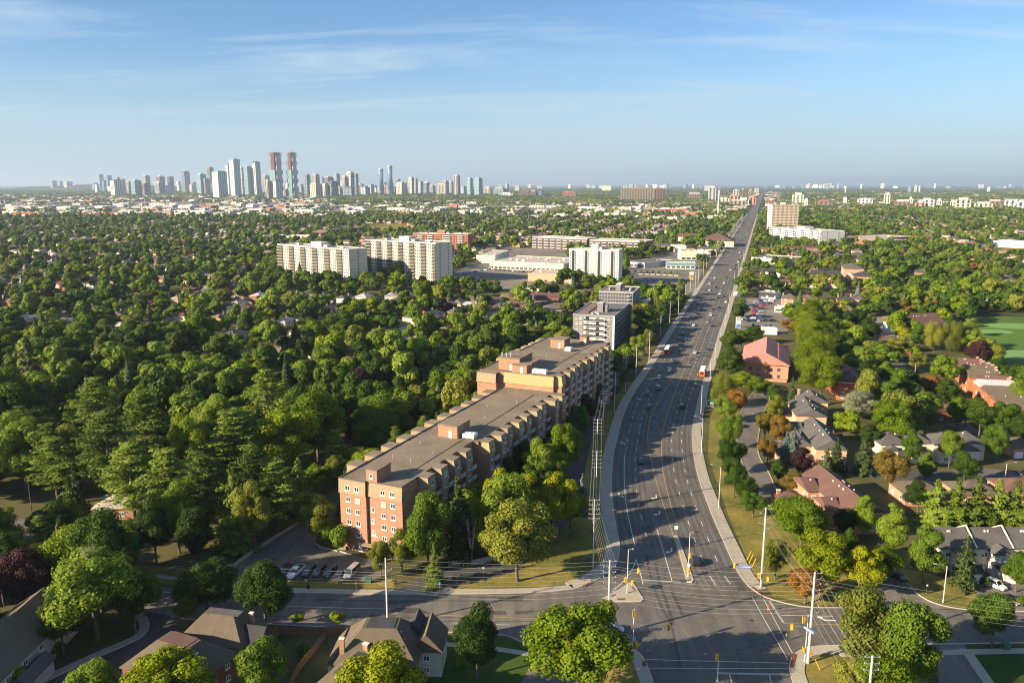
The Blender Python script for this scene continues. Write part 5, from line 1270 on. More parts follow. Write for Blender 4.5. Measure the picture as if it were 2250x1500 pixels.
for t in [(1742, 1766, 428, 450, 'stucco_cream'), (1767, 1777, 440, 457, 'white_wall'), (1793, 1830, 442, 456, 'brick_brown'), (1853, 1863, 437, 449, 'white_wall'), (1887, 1918, 438, 450, 'white_wall'), (1943, 1960, 427, 452, 'stucco_cream'), (1968, 2000, 443, 456, 'brick_brown'),
          (1997, 2008, 437, 452, 'white_wall'), (2012, 2033, 445, 459, 'brick_pink'), (2022, 2052, 439, 459, 'white_wall'), (2059, 2072, 441, 457, 'white_wall'), (2089, 2102, 443, 458, 'stucco_cream'), (2102, 2132, 438, 462, 'stucco_cream'), (2145, 2180, 447, 461, 'stucco_cream'), (2170, 2206, 442, 454, 'brick_brown'),
          (2211, 2240, 440, 458, 'white_wall'), (2238, 2262, 443, 462, 'white_wall'), (1995, 2004, 409, 424, 'glass_teal'), (2009, 2016, 407, 424, 'glass_teal'), (2016, 2024, 409, 424, 'glass_blue'), (2170, 2177, 411, 423, 'white_wall'), (1856, 1860, 414, 426, 'white_wall'), (2188, 2205, 408, 415, 'glass_blue')]:
    tower(*t, 'right horizon', 28)
rr = random.Random(21)
for i in range(64):       # the pale far city along the horizon
    x = rr.choice([rr.uniform(1060, 1560), rr.uniform(1700, 2250), rr.uniform(1760, 1840)]); w_ = rr.uniform(3, 11)
    tower(x, x + w_, rr.uniform(403, 409.5), rr.uniform(412.5, 416.5), rr.choice(['white_wall', 'white_wall', 'stucco_cream', 'glass_blue', 'grey_light', 'glass_teal']), 'hazy horizon city', rr.uniform(10, 45), pent=0)
for x, y in ((2037, 397), (2042, 399), (2047, 396), (2052, 400), (1812, 401), (1826, 402), (1801, 405), (1681, 404), (1684, 402)):
    tower(x - 1.3, x + 1.3, y, 413.5, 'glass_blue', 'hazy horizon city', 30, pent=0)
for i in range(34):
    x = rr.uniform(205, 1000); w_ = rr.uniform(8, 16)
    tower(x, x + w_, rr.uniform(398, 413), rr.uniform(421, 426), rr.choice(['glass_teal', 'glass_blue', 'glass_teal', 'white_wall', 'grey_light', 'stucco_cream']), 'back downtown row', rr.uniform(20, 40), pent=0)
TOW.sort(key=lambda t: t[0]); CNT = {}
for (x0, x1, yt, yb, m, area, th, strips, pent) in TOW:
    a, b = P(x0, yb), P(x1, yb); D = a.y; hgt = ZT(a, yt); vis = b.x - a.x; th_ = radians(th)
    k = CNT.get((m, area), 0); CNT[(m, area)] = k + 1
    wide = vis > hgt * 1.1
    n_same = sum(1 for t in TOW if t[4] == m and t[5] == area)
    kind = 'block' if wide else 'tower'
    if n_same == 1: lab = f"the only {COLN[m]} {kind} in the {area}"
    elif k < 16 and area != 'hazy horizon city': lab = f"{COLN[m]} {kind}, {ORD[k]}such from the left in the {area}" if k else f"{COLN[m]} {kind}, leftmost such in the {area}"
    else: lab = f"{COLN[m]} {kind} faint in the {area}"
    grp = None if ('from the left' in lab or 'only' in lab or 'leftmost' in lab) else f"{COLN[m]} towers of the {area}"
    wx = vis / (cos(th_) + (sin(th_) if not wide else .25 * sin(th_))); wy = wx if not wide else wx * .25
    cx, cy = (a.x + b.x) / 2, D + wy * .6
    root = thing('tower_block' if not wide else 'apartment_building', lab, 'tower' if not wide else 'building', (cx, cy, 0), -th_, grp)
    g = MB(); g.box(-wx / 2, wx / 2, -wy / 2, wy / 2, 0, hgt); g.build('wall', m, root)
    s = random.Random(int(x0 * 7)); 
    if D < 9000:
        st = MB(); n = max(2, int(wx / 14)); e = .6
        for i in range(n):
            u = -wx / 2 + (i + .5) * wx / n; hw = wx / n * .22; st.box(u - hw, u + hw, -wy / 2 - e, -wy / 2 - .05, hgt * .03, hgt * .97)
        n = max(2, int(wy / 14))
        for i in range(n):
            u = -wy / 2 + (i + .5) * wy / n; hw = wy / n * .22; st.box(wx / 2 + .05, wx / 2 + e, u - hw, u + hw, hgt * .03, hgt * .97)
        fl = int(hgt / 11)
        st.build('window_strip', 'glass_dark' if 'glass' not in m else ('white_wall' if s.random() < .35 else 'glass_blue' if m != 'glass_blue' else 'grey_light'), root)['kind'] = 'stuff'
        bd = MB()
        for k2 in range(1, fl): bd.box(-wx / 2 - .9, wx / 2 + .9, -wy / 2 - .9, wy / 2 + .9, k2 * 11, k2 * 11 + 1.8)
        if bd.v and m in ('glass_teal', 'glass_dark', 'stucco_cream', 'stucco_beige', 'grey_light', 'white_wall', 'glass_blue'): bd.build('floor_band', 'grey_light' if 'glass' in m else m, root)['kind'] = 'stuff'
        if pent:
            q = s.uniform(.25, .4) * wx; g = MB(); g.box(-q, q, -q * wy / wx, q * wy / wx, hgt, hgt + s.uniform(4, 9)); g.build('penthouse', m if s.random() < .5 else 'grey_light', root)
# curved pair and the two unfinished wave towers
def loft(name, root, prof, n, mat, z0=0, z1=None, twist=0, smooth=False, lens=.7):
    vs = []; fs = []; N = len(prof)
    for i, (z, r, rot) in enumerate(prof):
        for j in range(n):
            a = 2 * pi * j / n; x, y = r * cos(a), r * lens * sin(a); c, s = cos(rot), sin(rot); vs.append((x * c - y * s, x * s + y * c, z))
    for i in range(N - 1):
        for j in range(n): fs.append((i * n + j, i * n + (j + 1) % n, (i + 1) * n + (j + 1) % n, (i + 1) * n + j))
    fs.append(tuple(range((N - 1) * n, N * n)))
    g = MB(); g.add(vs, fs); return g.build(name, mat, root, smooth=False)
for (xc, w_, yt, lab, waist) in ((838, 14, 372, 'shorter of the two curved waisted glass towers, left of the pair', .72), (858, 15, 365, 'taller curved glass tower with a bulging lower half, right of the pair', .8)):
    p = P(xc, 429); hgt = ZT(p, yt); r = w_ / 2 * p.y / 1757
    root = thing('curved_tower', lab, 'tower', (p.x, p.y, 0))
    pr = []; N = 44
    for i in range(N + 1):
        t = i / N; f = (.78 + .27 * sin(pi * min(1, t * 1.15))) if waist < .75 else (1.08 - .35 / (1 + math.exp(-(t - .58) * 14)) + .05 * sin(pi * t))
        pr += [(t * hgt, r * f, t * 3.2), ((t + .35 / N) * hgt, r * f * 1.06, t * 3.2)] if i < N else [(hgt, r * f, 3.2)]
    loft('facade', root, pr, 20, 'glass_blue'); 
    loft('crown', root, [(hgt, r * f * .9, 3.2), (hgt * 1.02, r * f * .9, 3.2)], 16, 'white_wall')
for (x0, x1, yt, lab, sw) in ((596, 623, 336, 'wide unfinished tower with red concrete top floors and a crane', .35), (634, 656, 336, 'slim zigzag unfinished tower with red concrete top, right of the wide one', .5)):
    p = P((x0 + x1) / 2, 435); hgt = ZT(p, yt); W_ = (x1 - x0) * p.y / 1757; a_ = W_ / (cos(radians(40)) + sin(radians(40)))
    root = thing('wave_tower', lab, 'tower', (p.x, p.y, 0), -radians(40))
    def slabs(z0, z1, m, nm, gap=.62):
        g = MB(); z = z0; k = int(z0 / 4.0)
        while z < z1:
            ph = (k % 14) / 14; amp = (abs(ph - .5) * 4 - 1) * a_ * (.07 if x0 < 600 else .12)
            g.box(-a_ / 2 - amp, a_ / 2 + amp, -a_ / 2 - amp * .6, a_ / 2 + amp * .6, z, z + 4.0 * gap); z += 4.0; k += 1
        return g.build(nm, m, root)
    slabs(0, hgt * .62, 'glass_teal', 'glazed_floor', .93)['kind'] = 'stuff'; slabs(hgt * .62, hgt, 'conc_red', 'concrete_floor', .4)['kind'] = 'stuff'
    g = MB(); g.box(-a_ * .3, a_ * .3, -a_ * .34, a_ * .34, 0, hgt * .62); g.build('core', 'glass_dark', root)
    g = MB(); g.box(-a_ * .32, a_ * .32, -a_ * .36, a_ * .36, hgt * .62, hgt); g.build('upper_core', 'conc_red', root)
    g = MB(); g.box(a_ * .5, a_ * .62, -a_ * .3, a_ * .3, 0, hgt * .95); g.build('side_mast', 'grey_light', root)
    g = MB()
    for cx in ((-.1,) if x0 < 600 else (-.2, .25)):
        g.tube((cx * a_, 0, hgt), (cx * a_, 0, hgt + 22), 1.3, n=4); g.tube((cx * a_ - 16, 0, hgt + 19), (cx * a_ + 26, 0, hgt + 23), 1.0, n=4); g.box(cx * a_ - 17, cx * a_ - 12, -2, 2, hgt + 14, hgt + 18)
    g.build('crane', 'steel', root)
# ================================================================ warehouses and shops of the industrial district
rr = random.Random(5); WLAB = ['pale', 'cream', 'tan', 'grey', 'brick-red', 'white']; wmats = ['grey_light', 'cream', 'stucco_beige', 'grey_light', 'brick_orange', 'white_wall']; wroof = ['roof_light', 'roof_light', 'roof_gravel', 'roof_gravel_dark', 'roof_gravel', 'white_wall']
WH2 = []
def warehouse(x, y, w, d, h, k, ang=-17, lab=None):
    WH2.append((x, y, w, d, h, k, ang, lab))
zones = [(-60, 720, 431, 479, 270), (720, 1120, 445, 472, 55), (1120, 1560, 452, 485, 46), (1560, 1640, 446, 490, 16), (1700, 2250, 424, 452, 60)]
for x0, x1, y0, y1, n in zones:
    for i in range(n):
        px, py = rr.uniform(x0, x1), y0 + (y1 - y0) * rr.random() ** .8
        x, y = G(px, py)
        if y > 8500: continue
        k = rr.choice([0, 0, 0, 1, 1, 2, 2, 3, 3, 4, 5]); w_, d_ = rr.uniform(18, 70), rr.uniform(15, 45)
        if any(abs(x - q[0]) < (w_ + q[2]) * .5 and abs(y - q[1]) < (d_ + q[3]) * .55 for q in WH2): continue
        if WL(y) - 45 < x < WL(y) + 70: continue
        warehouse(x, y, w_, d_, rr.uniform(6, 11), k, -17 + rr.choice([0, 0, 0, 90]))
SIGNATURE = [((420, 470), 115, 60, 9, 5, 'wide white warehouse with a long pale roof at the edge of the suburb'), ((150, 448), 105, 60, 8, 3, 'long low hall with a bright blue roof in the industrial district'), ((230, 475), 120, 40, 11, 4, 'long red brick factory with white doors at left'), ((70, 476), 95, 40, 12, 4, 'dark red brick factory at the left edge'),
             ((440, 457), 120, 50, 9, 4, 'red brick works behind the wide white warehouse'), ((1470, 466), 110, 50, 9, 5, 'white store with a red fascia left of the straight road'), ((1290, 462), 60, 40, 12, 5, 'white stepped plant building in the middle distance'), ((1180, 456), 60, 30, 8, 1, 'pale works left of the white stepped plant')]
for (px, w_, d_, h_, k, lab) in SIGNATURE:
    x, y = G(*px); warehouse(x, y, w_, d_, h_, k, -8, lab)
wc = {}
NLEFT = lambda x, y: Q(x, y)[0]
for (x, y, w_, d_, h_, k, ang, lab) in sorted(WH2, key=lambda q: Q(q[0], q[1])[0]):
    cnt = wc[k] = wc.get(k, 0) + 1
    grp = None
    if not lab and cnt < 16: lab = f"{WLAB[k]} flat-roofed warehouse, {ORD[cnt] if cnt > 1 else 'first '}of its colour from the left"
    elif not lab: lab = f"{WLAB[k]} flat-roofed warehouse right of the left dozen of its colour"; grp = f"{WLAB[k]} warehouses of the far district"
    root = thing('warehouse', lab, 'warehouse', (x, y, 0), radians(ang), grp)
    g = MB(); g.box(-w_ / 2, w_ / 2, -d_ / 2, d_ / 2, 0, h_); g.build('wall', wmats[k], root)
    g = MB(); g.box(-w_ / 2 - .3, w_ / 2 + .3, -d_ / 2 - .3, d_ / 2 + .3, h_ + .003, h_ + .7); g.build('roof', 'sign_blue' if 'blue roof' in lab else wroof[k], root)
    g = MB(); s = random.Random(int(abs(x)))
    for i in range(s.randint(2, 6)): ux, uy = s.uniform(-.45, .4) * w_, s.uniform(-.45, .4) * d_; g.box(ux, ux + 4, uy, uy + 3, h_ + .7, h_ + 2.4)
    g.build('rooftop_unit', 'white_wall', root)['kind'] = 'stuff'
    g = MB(); n = int(w_ / 12)
    for i in range(n): g.box(-w_ / 2 + i * 12 + 2, -w_ / 2 + i * 12 + 7, -d_ / 2 - .2, -d_ / 2 - .02, .2, h_ * .55)
    if 'red fascia' in lab:
        f = MB(); f.box(-w_ / 2, w_ / 2, -d_ / 2 - .6, -d_ / 2 - .25, h_ * .6, h_ + 1); f.build('fascia', 'bus_red', root)
    g.build('loading_door', 'grey_wall', root)['kind'] = 'stuff'
    c, s_ = cos(radians(ang)), sin(radians(ang)); EXCL.append([(x + a * c - b * s_, y + a * s_ + b * c) for a, b in ((-w_ / 2 - 8, -d_ / 2 - 14), (w_ / 2 + 8, -d_ / 2 - 14), (w_ / 2 + 8, d_ / 2 + 4), (-w_ / 2 - 8, d_ / 2 + 4))])
for px, r_ in (((1318, 461), 21), ((1353, 461), 18)):
    x, y = G(*px); g = MB(); pr = [(0, r_), (5, r_ * .97), (r_ * .5, r_ * .6), (r_ * .78, .8)]
    vs = [(r * cos(2 * pi * j / 20), r * sin(2 * pi * j / 20), z) for z, r in pr for j in range(20)]
    g.add(vs, [(i * 20 + j, i * 20 + (j + 1) % 20, (i + 1) * 20 + (j + 1) % 20, (i + 1) * 20 + j) for i in range(3) for j in range(20)] + [tuple(range(60, 80))])
    tag(g.build('storage_dome', 'roof_light', None, (x, y, 0)), ('left and larger' if r_ > 20 else 'right and smaller') + ' pale conical salt dome beyond the brick row', 'dome')
# hills far left
g = MB(); pts = []
for i in range(60):
    x = -9000 + i * 120; z = 95 * math.exp(-((x + 6400) / 1500) ** 2) + 6 * sin(i * .7); pts.append((x, max(0, z)))
vs = []
for x, z in pts: vs += [(x, 12400, 0), (x, 12900, z), (x, 13800, 0)]
g.add(vs, [(3 * i, 3 * i + 3, 3 * i + 4, 3 * i + 1) for i in range(59)] + [(3 * i + 1, 3 * i + 4, 3 * i + 5, 3 * i + 2) for i in range(59)])
struct('hill', g, 'far_land', 'low wooded rise on the horizon at far left')
# ================================================================ trees
nr = np.random.RandomState(11)
def rand_dirs(n):
    d = nr.normal(size=(n, 3)); return d / np.linalg.norm(d, axis=1)[:, None]
def leaf_quads(C, N, size, asp=.75, jit=.35):
    n = len(C)
    sz = size * (1 + jit * (nr.rand(n) - .5) * 2)
    N = N / np.maximum(np.linalg.norm(N, axis=1), 1e-6)[:, None]
    t = np.cross(N, rand_dirs(n)); t /= np.maximum(np.linalg.norm(t, axis=1), 1e-6)[:, None]
    b = np.cross(N, t)
    s = sz[:, None]
    k = .25 + .5 * nr.rand(n)[:, None]
    v = np.stack([C - t * s * .5, C - b * s * asp * .5 * (1 + k * .3) + N * s * .12, C + t * s * .5, C + b * s * asp * .5 + N * s * .12], axis=1).reshape(-1, 3)
    return v, np.arange(4 * n).reshape(-1, 4)
def crown_lobes(Hh, R_, hb, nl, n, rl=(.28, .45), shape='round', up=.35):
    """lobed crown: leaf positions and normals. Hh height, R_ radius, hb crown base"""
    cz, hz = (Hh + hb) / 2, (Hh - hb) / 2
    L = []
    for i in range(nl):
        d = rand_dirs(1)[0]; d[2] = d[2] * .9 + .1
        rad = nr.uniform(.45, .8)
        if i < 3: rad = .15 + .1 * i
        c = np.array([d[0] * R_ * rad, d[1] * R_ * rad, cz + d[2] * hz * rad])
        if shape == 'cone': k = 1 - .75 * (c[2] - hb) / (Hh - hb); c[0] *= k * 1.15; c[1] *= k * 1.15
        if shape == 'oval': k = 1 - .5 * max(0, (c[2] - cz) / hz); c[0] *= k; c[1] *= k
        r = nr.uniform(*rl) * R_ * (1.0 if shape != 'cone' else (1.25 - .7 * (c[2] - hb) / (Hh - hb)))
        L.append((c, r, r * nr.uniform(.65, .95) * (1.5 if shape == 'willow' else 1)))
    w = np.array([l[1] ** 2 for l in L]); w /= w.sum()
    idx = nr.choice(len(L), size=int(n * 1.7), p=w)
    cs = np.array([l[0] for l in L])[idx]; rs = np.array([l[1] for l in L])[idx]; rz = np.array([l[2] for l in L])[idx]
    d = rand_dirs(len(idx)); d[:, 2] = d[:, 2] + up * nr.rand(len(idx)); d /= np.linalg.norm(d, axis=1)[:, None]
    q = (.62 + .60 * nr.rand(len(idx)) ** .9)
    Pp = cs + d * np.stack([rs * q, rs * q, rz * q], axis=1)
    keep = np.ones(len(idx), bool)
    for c, r, z in L:
        dd = ((Pp - c) / np.array([r, r, z])); keep &= (dd ** 2).sum(1) > .40
    Pp, d = Pp[keep][:n], d[keep][:n]
    if shape == 'willow': Pp[:, 2] -= nr.rand(len(Pp)) ** 2 * 2.0
    Pp = Pp[Pp[:, 2] > hb * .7] if False else Pp
    Nn = d[:len(Pp)] + .55 * nr.normal(size=Pp.shape) * .6
    return Pp, Nn, L
def tubes_mesh(name, segs, mat, n=6):
    g = MB()
    for a, b, r0, r1 in segs: g.tube(a, b, r0, r1, n, cap=False)
    me = g.mesh(name, mat); me.polygons.foreach_set('use_smooth', [True] * len(me.polygons)); return me
def trunk_segs(Hh, hb, L, r=.28, n_l=9):
    s = []; p = Vector((0, 0, -.05)); q = Vector((nr.uniform(-.15, .15), nr.uniform(-.15, .15), hb * .6 + .8)); s.append((p, q, r, r * .82))
    mid = Vector((nr.uniform(-.3, .3), nr.uniform(-.3, .3), hb + (Hh - hb) * .35)); s.append((q, mid, r * .82, r * .5))
    top = Vector((nr.uniform(-.3, .3), nr.uniform(-.3, .3), hb + (Hh - hb) * .75)); s.append((mid, top, r * .5, r * .15))
    for (c, rr_, z) in L[:n_l]:
        c = Vector(c); base = q.lerp(mid, nr.rand()); m_ = base.lerp(c, .5) + Vector((0, 0, .4)); s.append((base, m_, r * .38, r * .25)); s.append((m_, c, r * .25, r * .1))
    return s
PROTO = {}
def deciduous(key, mat, Hh=12, R_=4.6, hb=2.6, nl=16, n=9000, size=.42, rl=(.28, .45), shape='round', bark='bark', up=.35, tr=.26):
    if n > 5000: n = int(n * 1.75); size *= .74; nl = int(nl * 1.8); rl = (rl[0] * .62, rl[1] * .86); hb *= .7
    Pp, Nn, L = crown_lobes(Hh, R_, hb, nl, n, rl, shape, up)
    v, f = leaf_quads(Pp, Nn, size)
    PROTO[key] = (np_mesh('crown', v, f, [mat]), tubes_mesh('trunk', trunk_segs(Hh, hb, L, tr), bark), Hh, R_)
def spruce(key, mat, Hh=13, R_=3.0, n=8000, size=.42, tiers=26, irregular=.25):
    C = []; N = []
    for k in range(tiers):
        t = (k + .3) / tiers; z0 = .8 + t * (Hh - 1.0); R0 = R_ * (1 - t) ** .85 * (1 + irregular * nr.uniform(-1, 1)) + .12
        nb = int(5 + 7 * (1 - t))
        for j in range(nb):
            a = nr.uniform(0, 2 * pi); Lb = R0 * nr.uniform(.75, 1.12); m_ = max(5, int(n / tiers / nb * (Lb / R_) * 2.0))
            u = nr.rand(m_) ** .6; x = u * Lb; zz = z0 - .32 * x + .16 * x ** 2 / max(Lb, .3)
            w = .30 * (1.1 - u) * Lb * nr.normal(size=m_) * .9
            C.append(np.stack([x * cos(a) - w * sin(a), x * sin(a) + w * cos(a), zz + .10 * nr.normal(size=m_)], 1))
            N.append(np.tile([cos(a) * .55, sin(a) * .55, .8], (m_, 1)) + .45 * nr.normal(size=(m_, 3)))
    C = np.concatenate(C); N = np.concatenate(N); v, f = leaf_quads(C, N, size, .5)
    PROTO[key] = (np_mesh('crown', v, f, [mat]), tubes_mesh('trunk', [(Vector((0, 0, -.05)), Vector((0, 0, Hh * .6)), .24, .14), (Vector((0, 0, Hh * .6)), Vector((0, 0, Hh - .4)), .14, .03)], 'bark'), Hh, R_)
def pine(key, mat, Hh=20, R_=4.6, n=9000, size=.42, tiers=15):
    C = []; N = []; segs = [(Vector((0, 0, -.05)), Vector((.1, 0, Hh * .5)), .34, .24), (Vector((.1, 0, Hh * .5)), Vector((0, .1, Hh - .6)), .24, .05)]
    for k in range(tiers):
        t = k / (tiers - 1); z0 = Hh * (.30 + .68 * t); R0 = R_ * (.60 + .40 * sin(pi * min(1, t * 1.0 + .12))) * (1 - .72 * t ** 2.2)
        for j in range(5 if t < .9 else 3):
            a = nr.uniform(0, 2 * pi); Lb = R0 * nr.uniform(.55, 1.15); rise = .22 * Lb
            e = Vector((Lb * cos(a), Lb * sin(a), z0 + rise)); segs.append((Vector((0, 0, z0)), e, .08, .03))
            for q in range(5):
                u = .35 + .65 * q / 4 * nr.uniform(.85, 1.1); c = np.array([Lb * u * cos(a), Lb * u * sin(a), z0 + rise * u]) + nr.normal(size=3) * [.35, .35, .10]
                m_ = int(n / tiers / 25 * (.7 + .6 * nr.rand())) + 3; d = rand_dirs(m_); rc = nr.uniform(.7, 1.15)
                C.append(c + d * [rc, rc, .30] * (.5 + .5 * nr.rand(m_)[:, None])); N.append(d * [.6, .6, 1] + [0, 0, .45] + .3 * nr.normal(size=(m_, 3)))
    C = np.concatenate(C); N = np.concatenate(N); v, f = leaf_quads(C, N, size, .45)
    PROTO[key] = (np_mesh('crown', v, f, [mat]), tubes_mesh('trunk', segs, 'bark', 5), Hh, R_)
# near prototypes: several shapes of each kind
for i in range(4): deciduous(f'mid{i}', 'leaf_mid', 12, 4.6, 2.4, 15 + 3 * i, 12000, .40, shape=['round', 'oval', 'round', 'oval'][i])
for i in range(2): deciduous(f'dark{i}', 'leaf_dark', 12, 4.4, 2.0, 18, 12000, .38, shape=['round', 'oval'][i])
for i in range(3): deciduous(f'bright{i}', 'leaf_bright', 12, 4.8, 2.2, 20 + 3 * i, 13000, .38, (.22, .40))
for i in range(2): deciduous(f'yellow{i}', 'leaf_yellow', 11, 4.8, 2.2, 19, 10000, .38, (.22, .38))
for i in range(2): deciduous(f'olive{i}', 'leaf_olive', 12, 4.2, 2.2, 17, 10000, .38)
deciduous('column0', 'leaf_mid', 13, 3.2, 1.2, 20, 12000, .36, (.34, .55), 'cone'); deciduous('column1', 'leaf_dark', 13, 3.6, 1.2, 22, 12000, .36, (.34, .5), 'oval')
deciduous('orange0', 'leaf_orange', 10, 4.0, 2.0, 18, 9000, .38); deciduous('orange1', 'leaf_orange', 10, 3.8, 1.6, 14, 9000, .38, shape='oval')
deciduous('purple0', 'leaf_purple', 10, 4.4, 1.5, 18, 9000, .38); deciduous('silver0', 'leaf_silver', 13, 5.0, 3.0, 24, 8000, .34, (.2, .34), bark='bark_pale')
deciduous('willow0', 'leaf_olive', 12, 6.0, 1.0, 24, 12000, .36, (.24, .36), 'willow'); deciduous('locust0', 'leaf_locust', 13, 5.5, 1.4, 26, 14000, .34, (.26, .42)); deciduous('locust1', 'leaf_mid', 8, 4.2, 1.4, 14, 9000, .32, (.3, .45))
deciduous('bush0', 'leaf_mid', 3, 1.8, .1, 8, 1600, .3, (.4, .6), tr=.08); deciduous('sapling0', 'leaf_bright', 4.5, 1.5, 1.4, 7, 1000, .28, (.35, .5), tr=.06)
spruce('spruce0', 'leaf_spruce'); spruce('spruce1', 'leaf_spruce', 13, 2.6, irregular=.4); spruce('blue0', 'leaf_blue', 10, 2.4); pine('pine0', 'leaf_pine'); pine('pine1', 'leaf_pine', 20, 4.0, tiers=13); spruce('fir0', 'leaf_pine', 15, 4.2, 11000, .42, 20, .5)
# bare tree
segs = []
for i in range(16):
    a = nr.uniform(0, 2 * pi); e = Vector((2.6 * cos(a) * nr.uniform(.3, 1), 2.6 * sin(a) * nr.uniform(.3, 1), nr.uniform(7.5, 11))); m_ = Vector((e.x * .35, e.y * .35, 4.2)); segs += [(Vector((0, 0, 2)), m_, .14, .10), (m_, e, .10, .03)]
    for _ in range(2): segs.append((m_.lerp(e, nr.uniform(.2, .7)), e + Vector((nr.uniform(-.8, .8), nr.uniform(-.8, .8), nr.uniform(-1, .3))), .05, .02))
segs.append((Vector((0, 0, -.05)), Vector((0, 0, 2.1)), .26, .16)); BARE = tubes_mesh('branch', segs, 'bark_pale', 5)
DESC = {'mid': 'mid-green broadleaf tree', 'dark': 'dark green broadleaf tree', 'bright': 'bright green maple tree', 'yellow': 'yellow-green maple tree', 'olive': 'olive-green broadleaf tree', 'column': 'upright dense green tree', 'orange': 'tree with orange-brown tinged leaves', 'purple': 'dark purple-leaved tree', 'silver': 'silvery-leaved tree', 'willow': 'weeping willow', 'locust': 'feathery bright green tree', 'bush': 'low green bush', 'sapling': 'thin young tree', 'spruce': 'pointed green spruce', 'blue': 'blue-green spruce', 'pine': 'tall layered pine', 'fir': 'broad dark pine'}
NAME = {'spruce': 'spruce_tree', 'blue': 'spruce_tree', 'pine': 'pine_tree', 'fir': 'pine_tree', 'willow': 'willow_tree', 'bush': 'shrub', 'sapling': 'young_tree', 'bright': 'maple_tree', 'yellow': 'maple_tree', 'purple': 'maple_tree'}
TREES = []   # (x, y, key, height, radius, label)
def put(key, x, y, Hh, R_, label=None, rz=None):
    TREES.append([x, y, key, Hh, R_, label, rz if rz is not None else R.uniform(0, 6.28)])
def tp(px, yb, yt, w, key, label=None):
    """a tree by its picture: trunk column, foot row, top row, crown width in picture points"""
    p = P(px, yb); depth = p.y * CP + H * SP
    put(key, p.x, p.y, ZT(p, yt) , w * depth / FPX / 2, label)
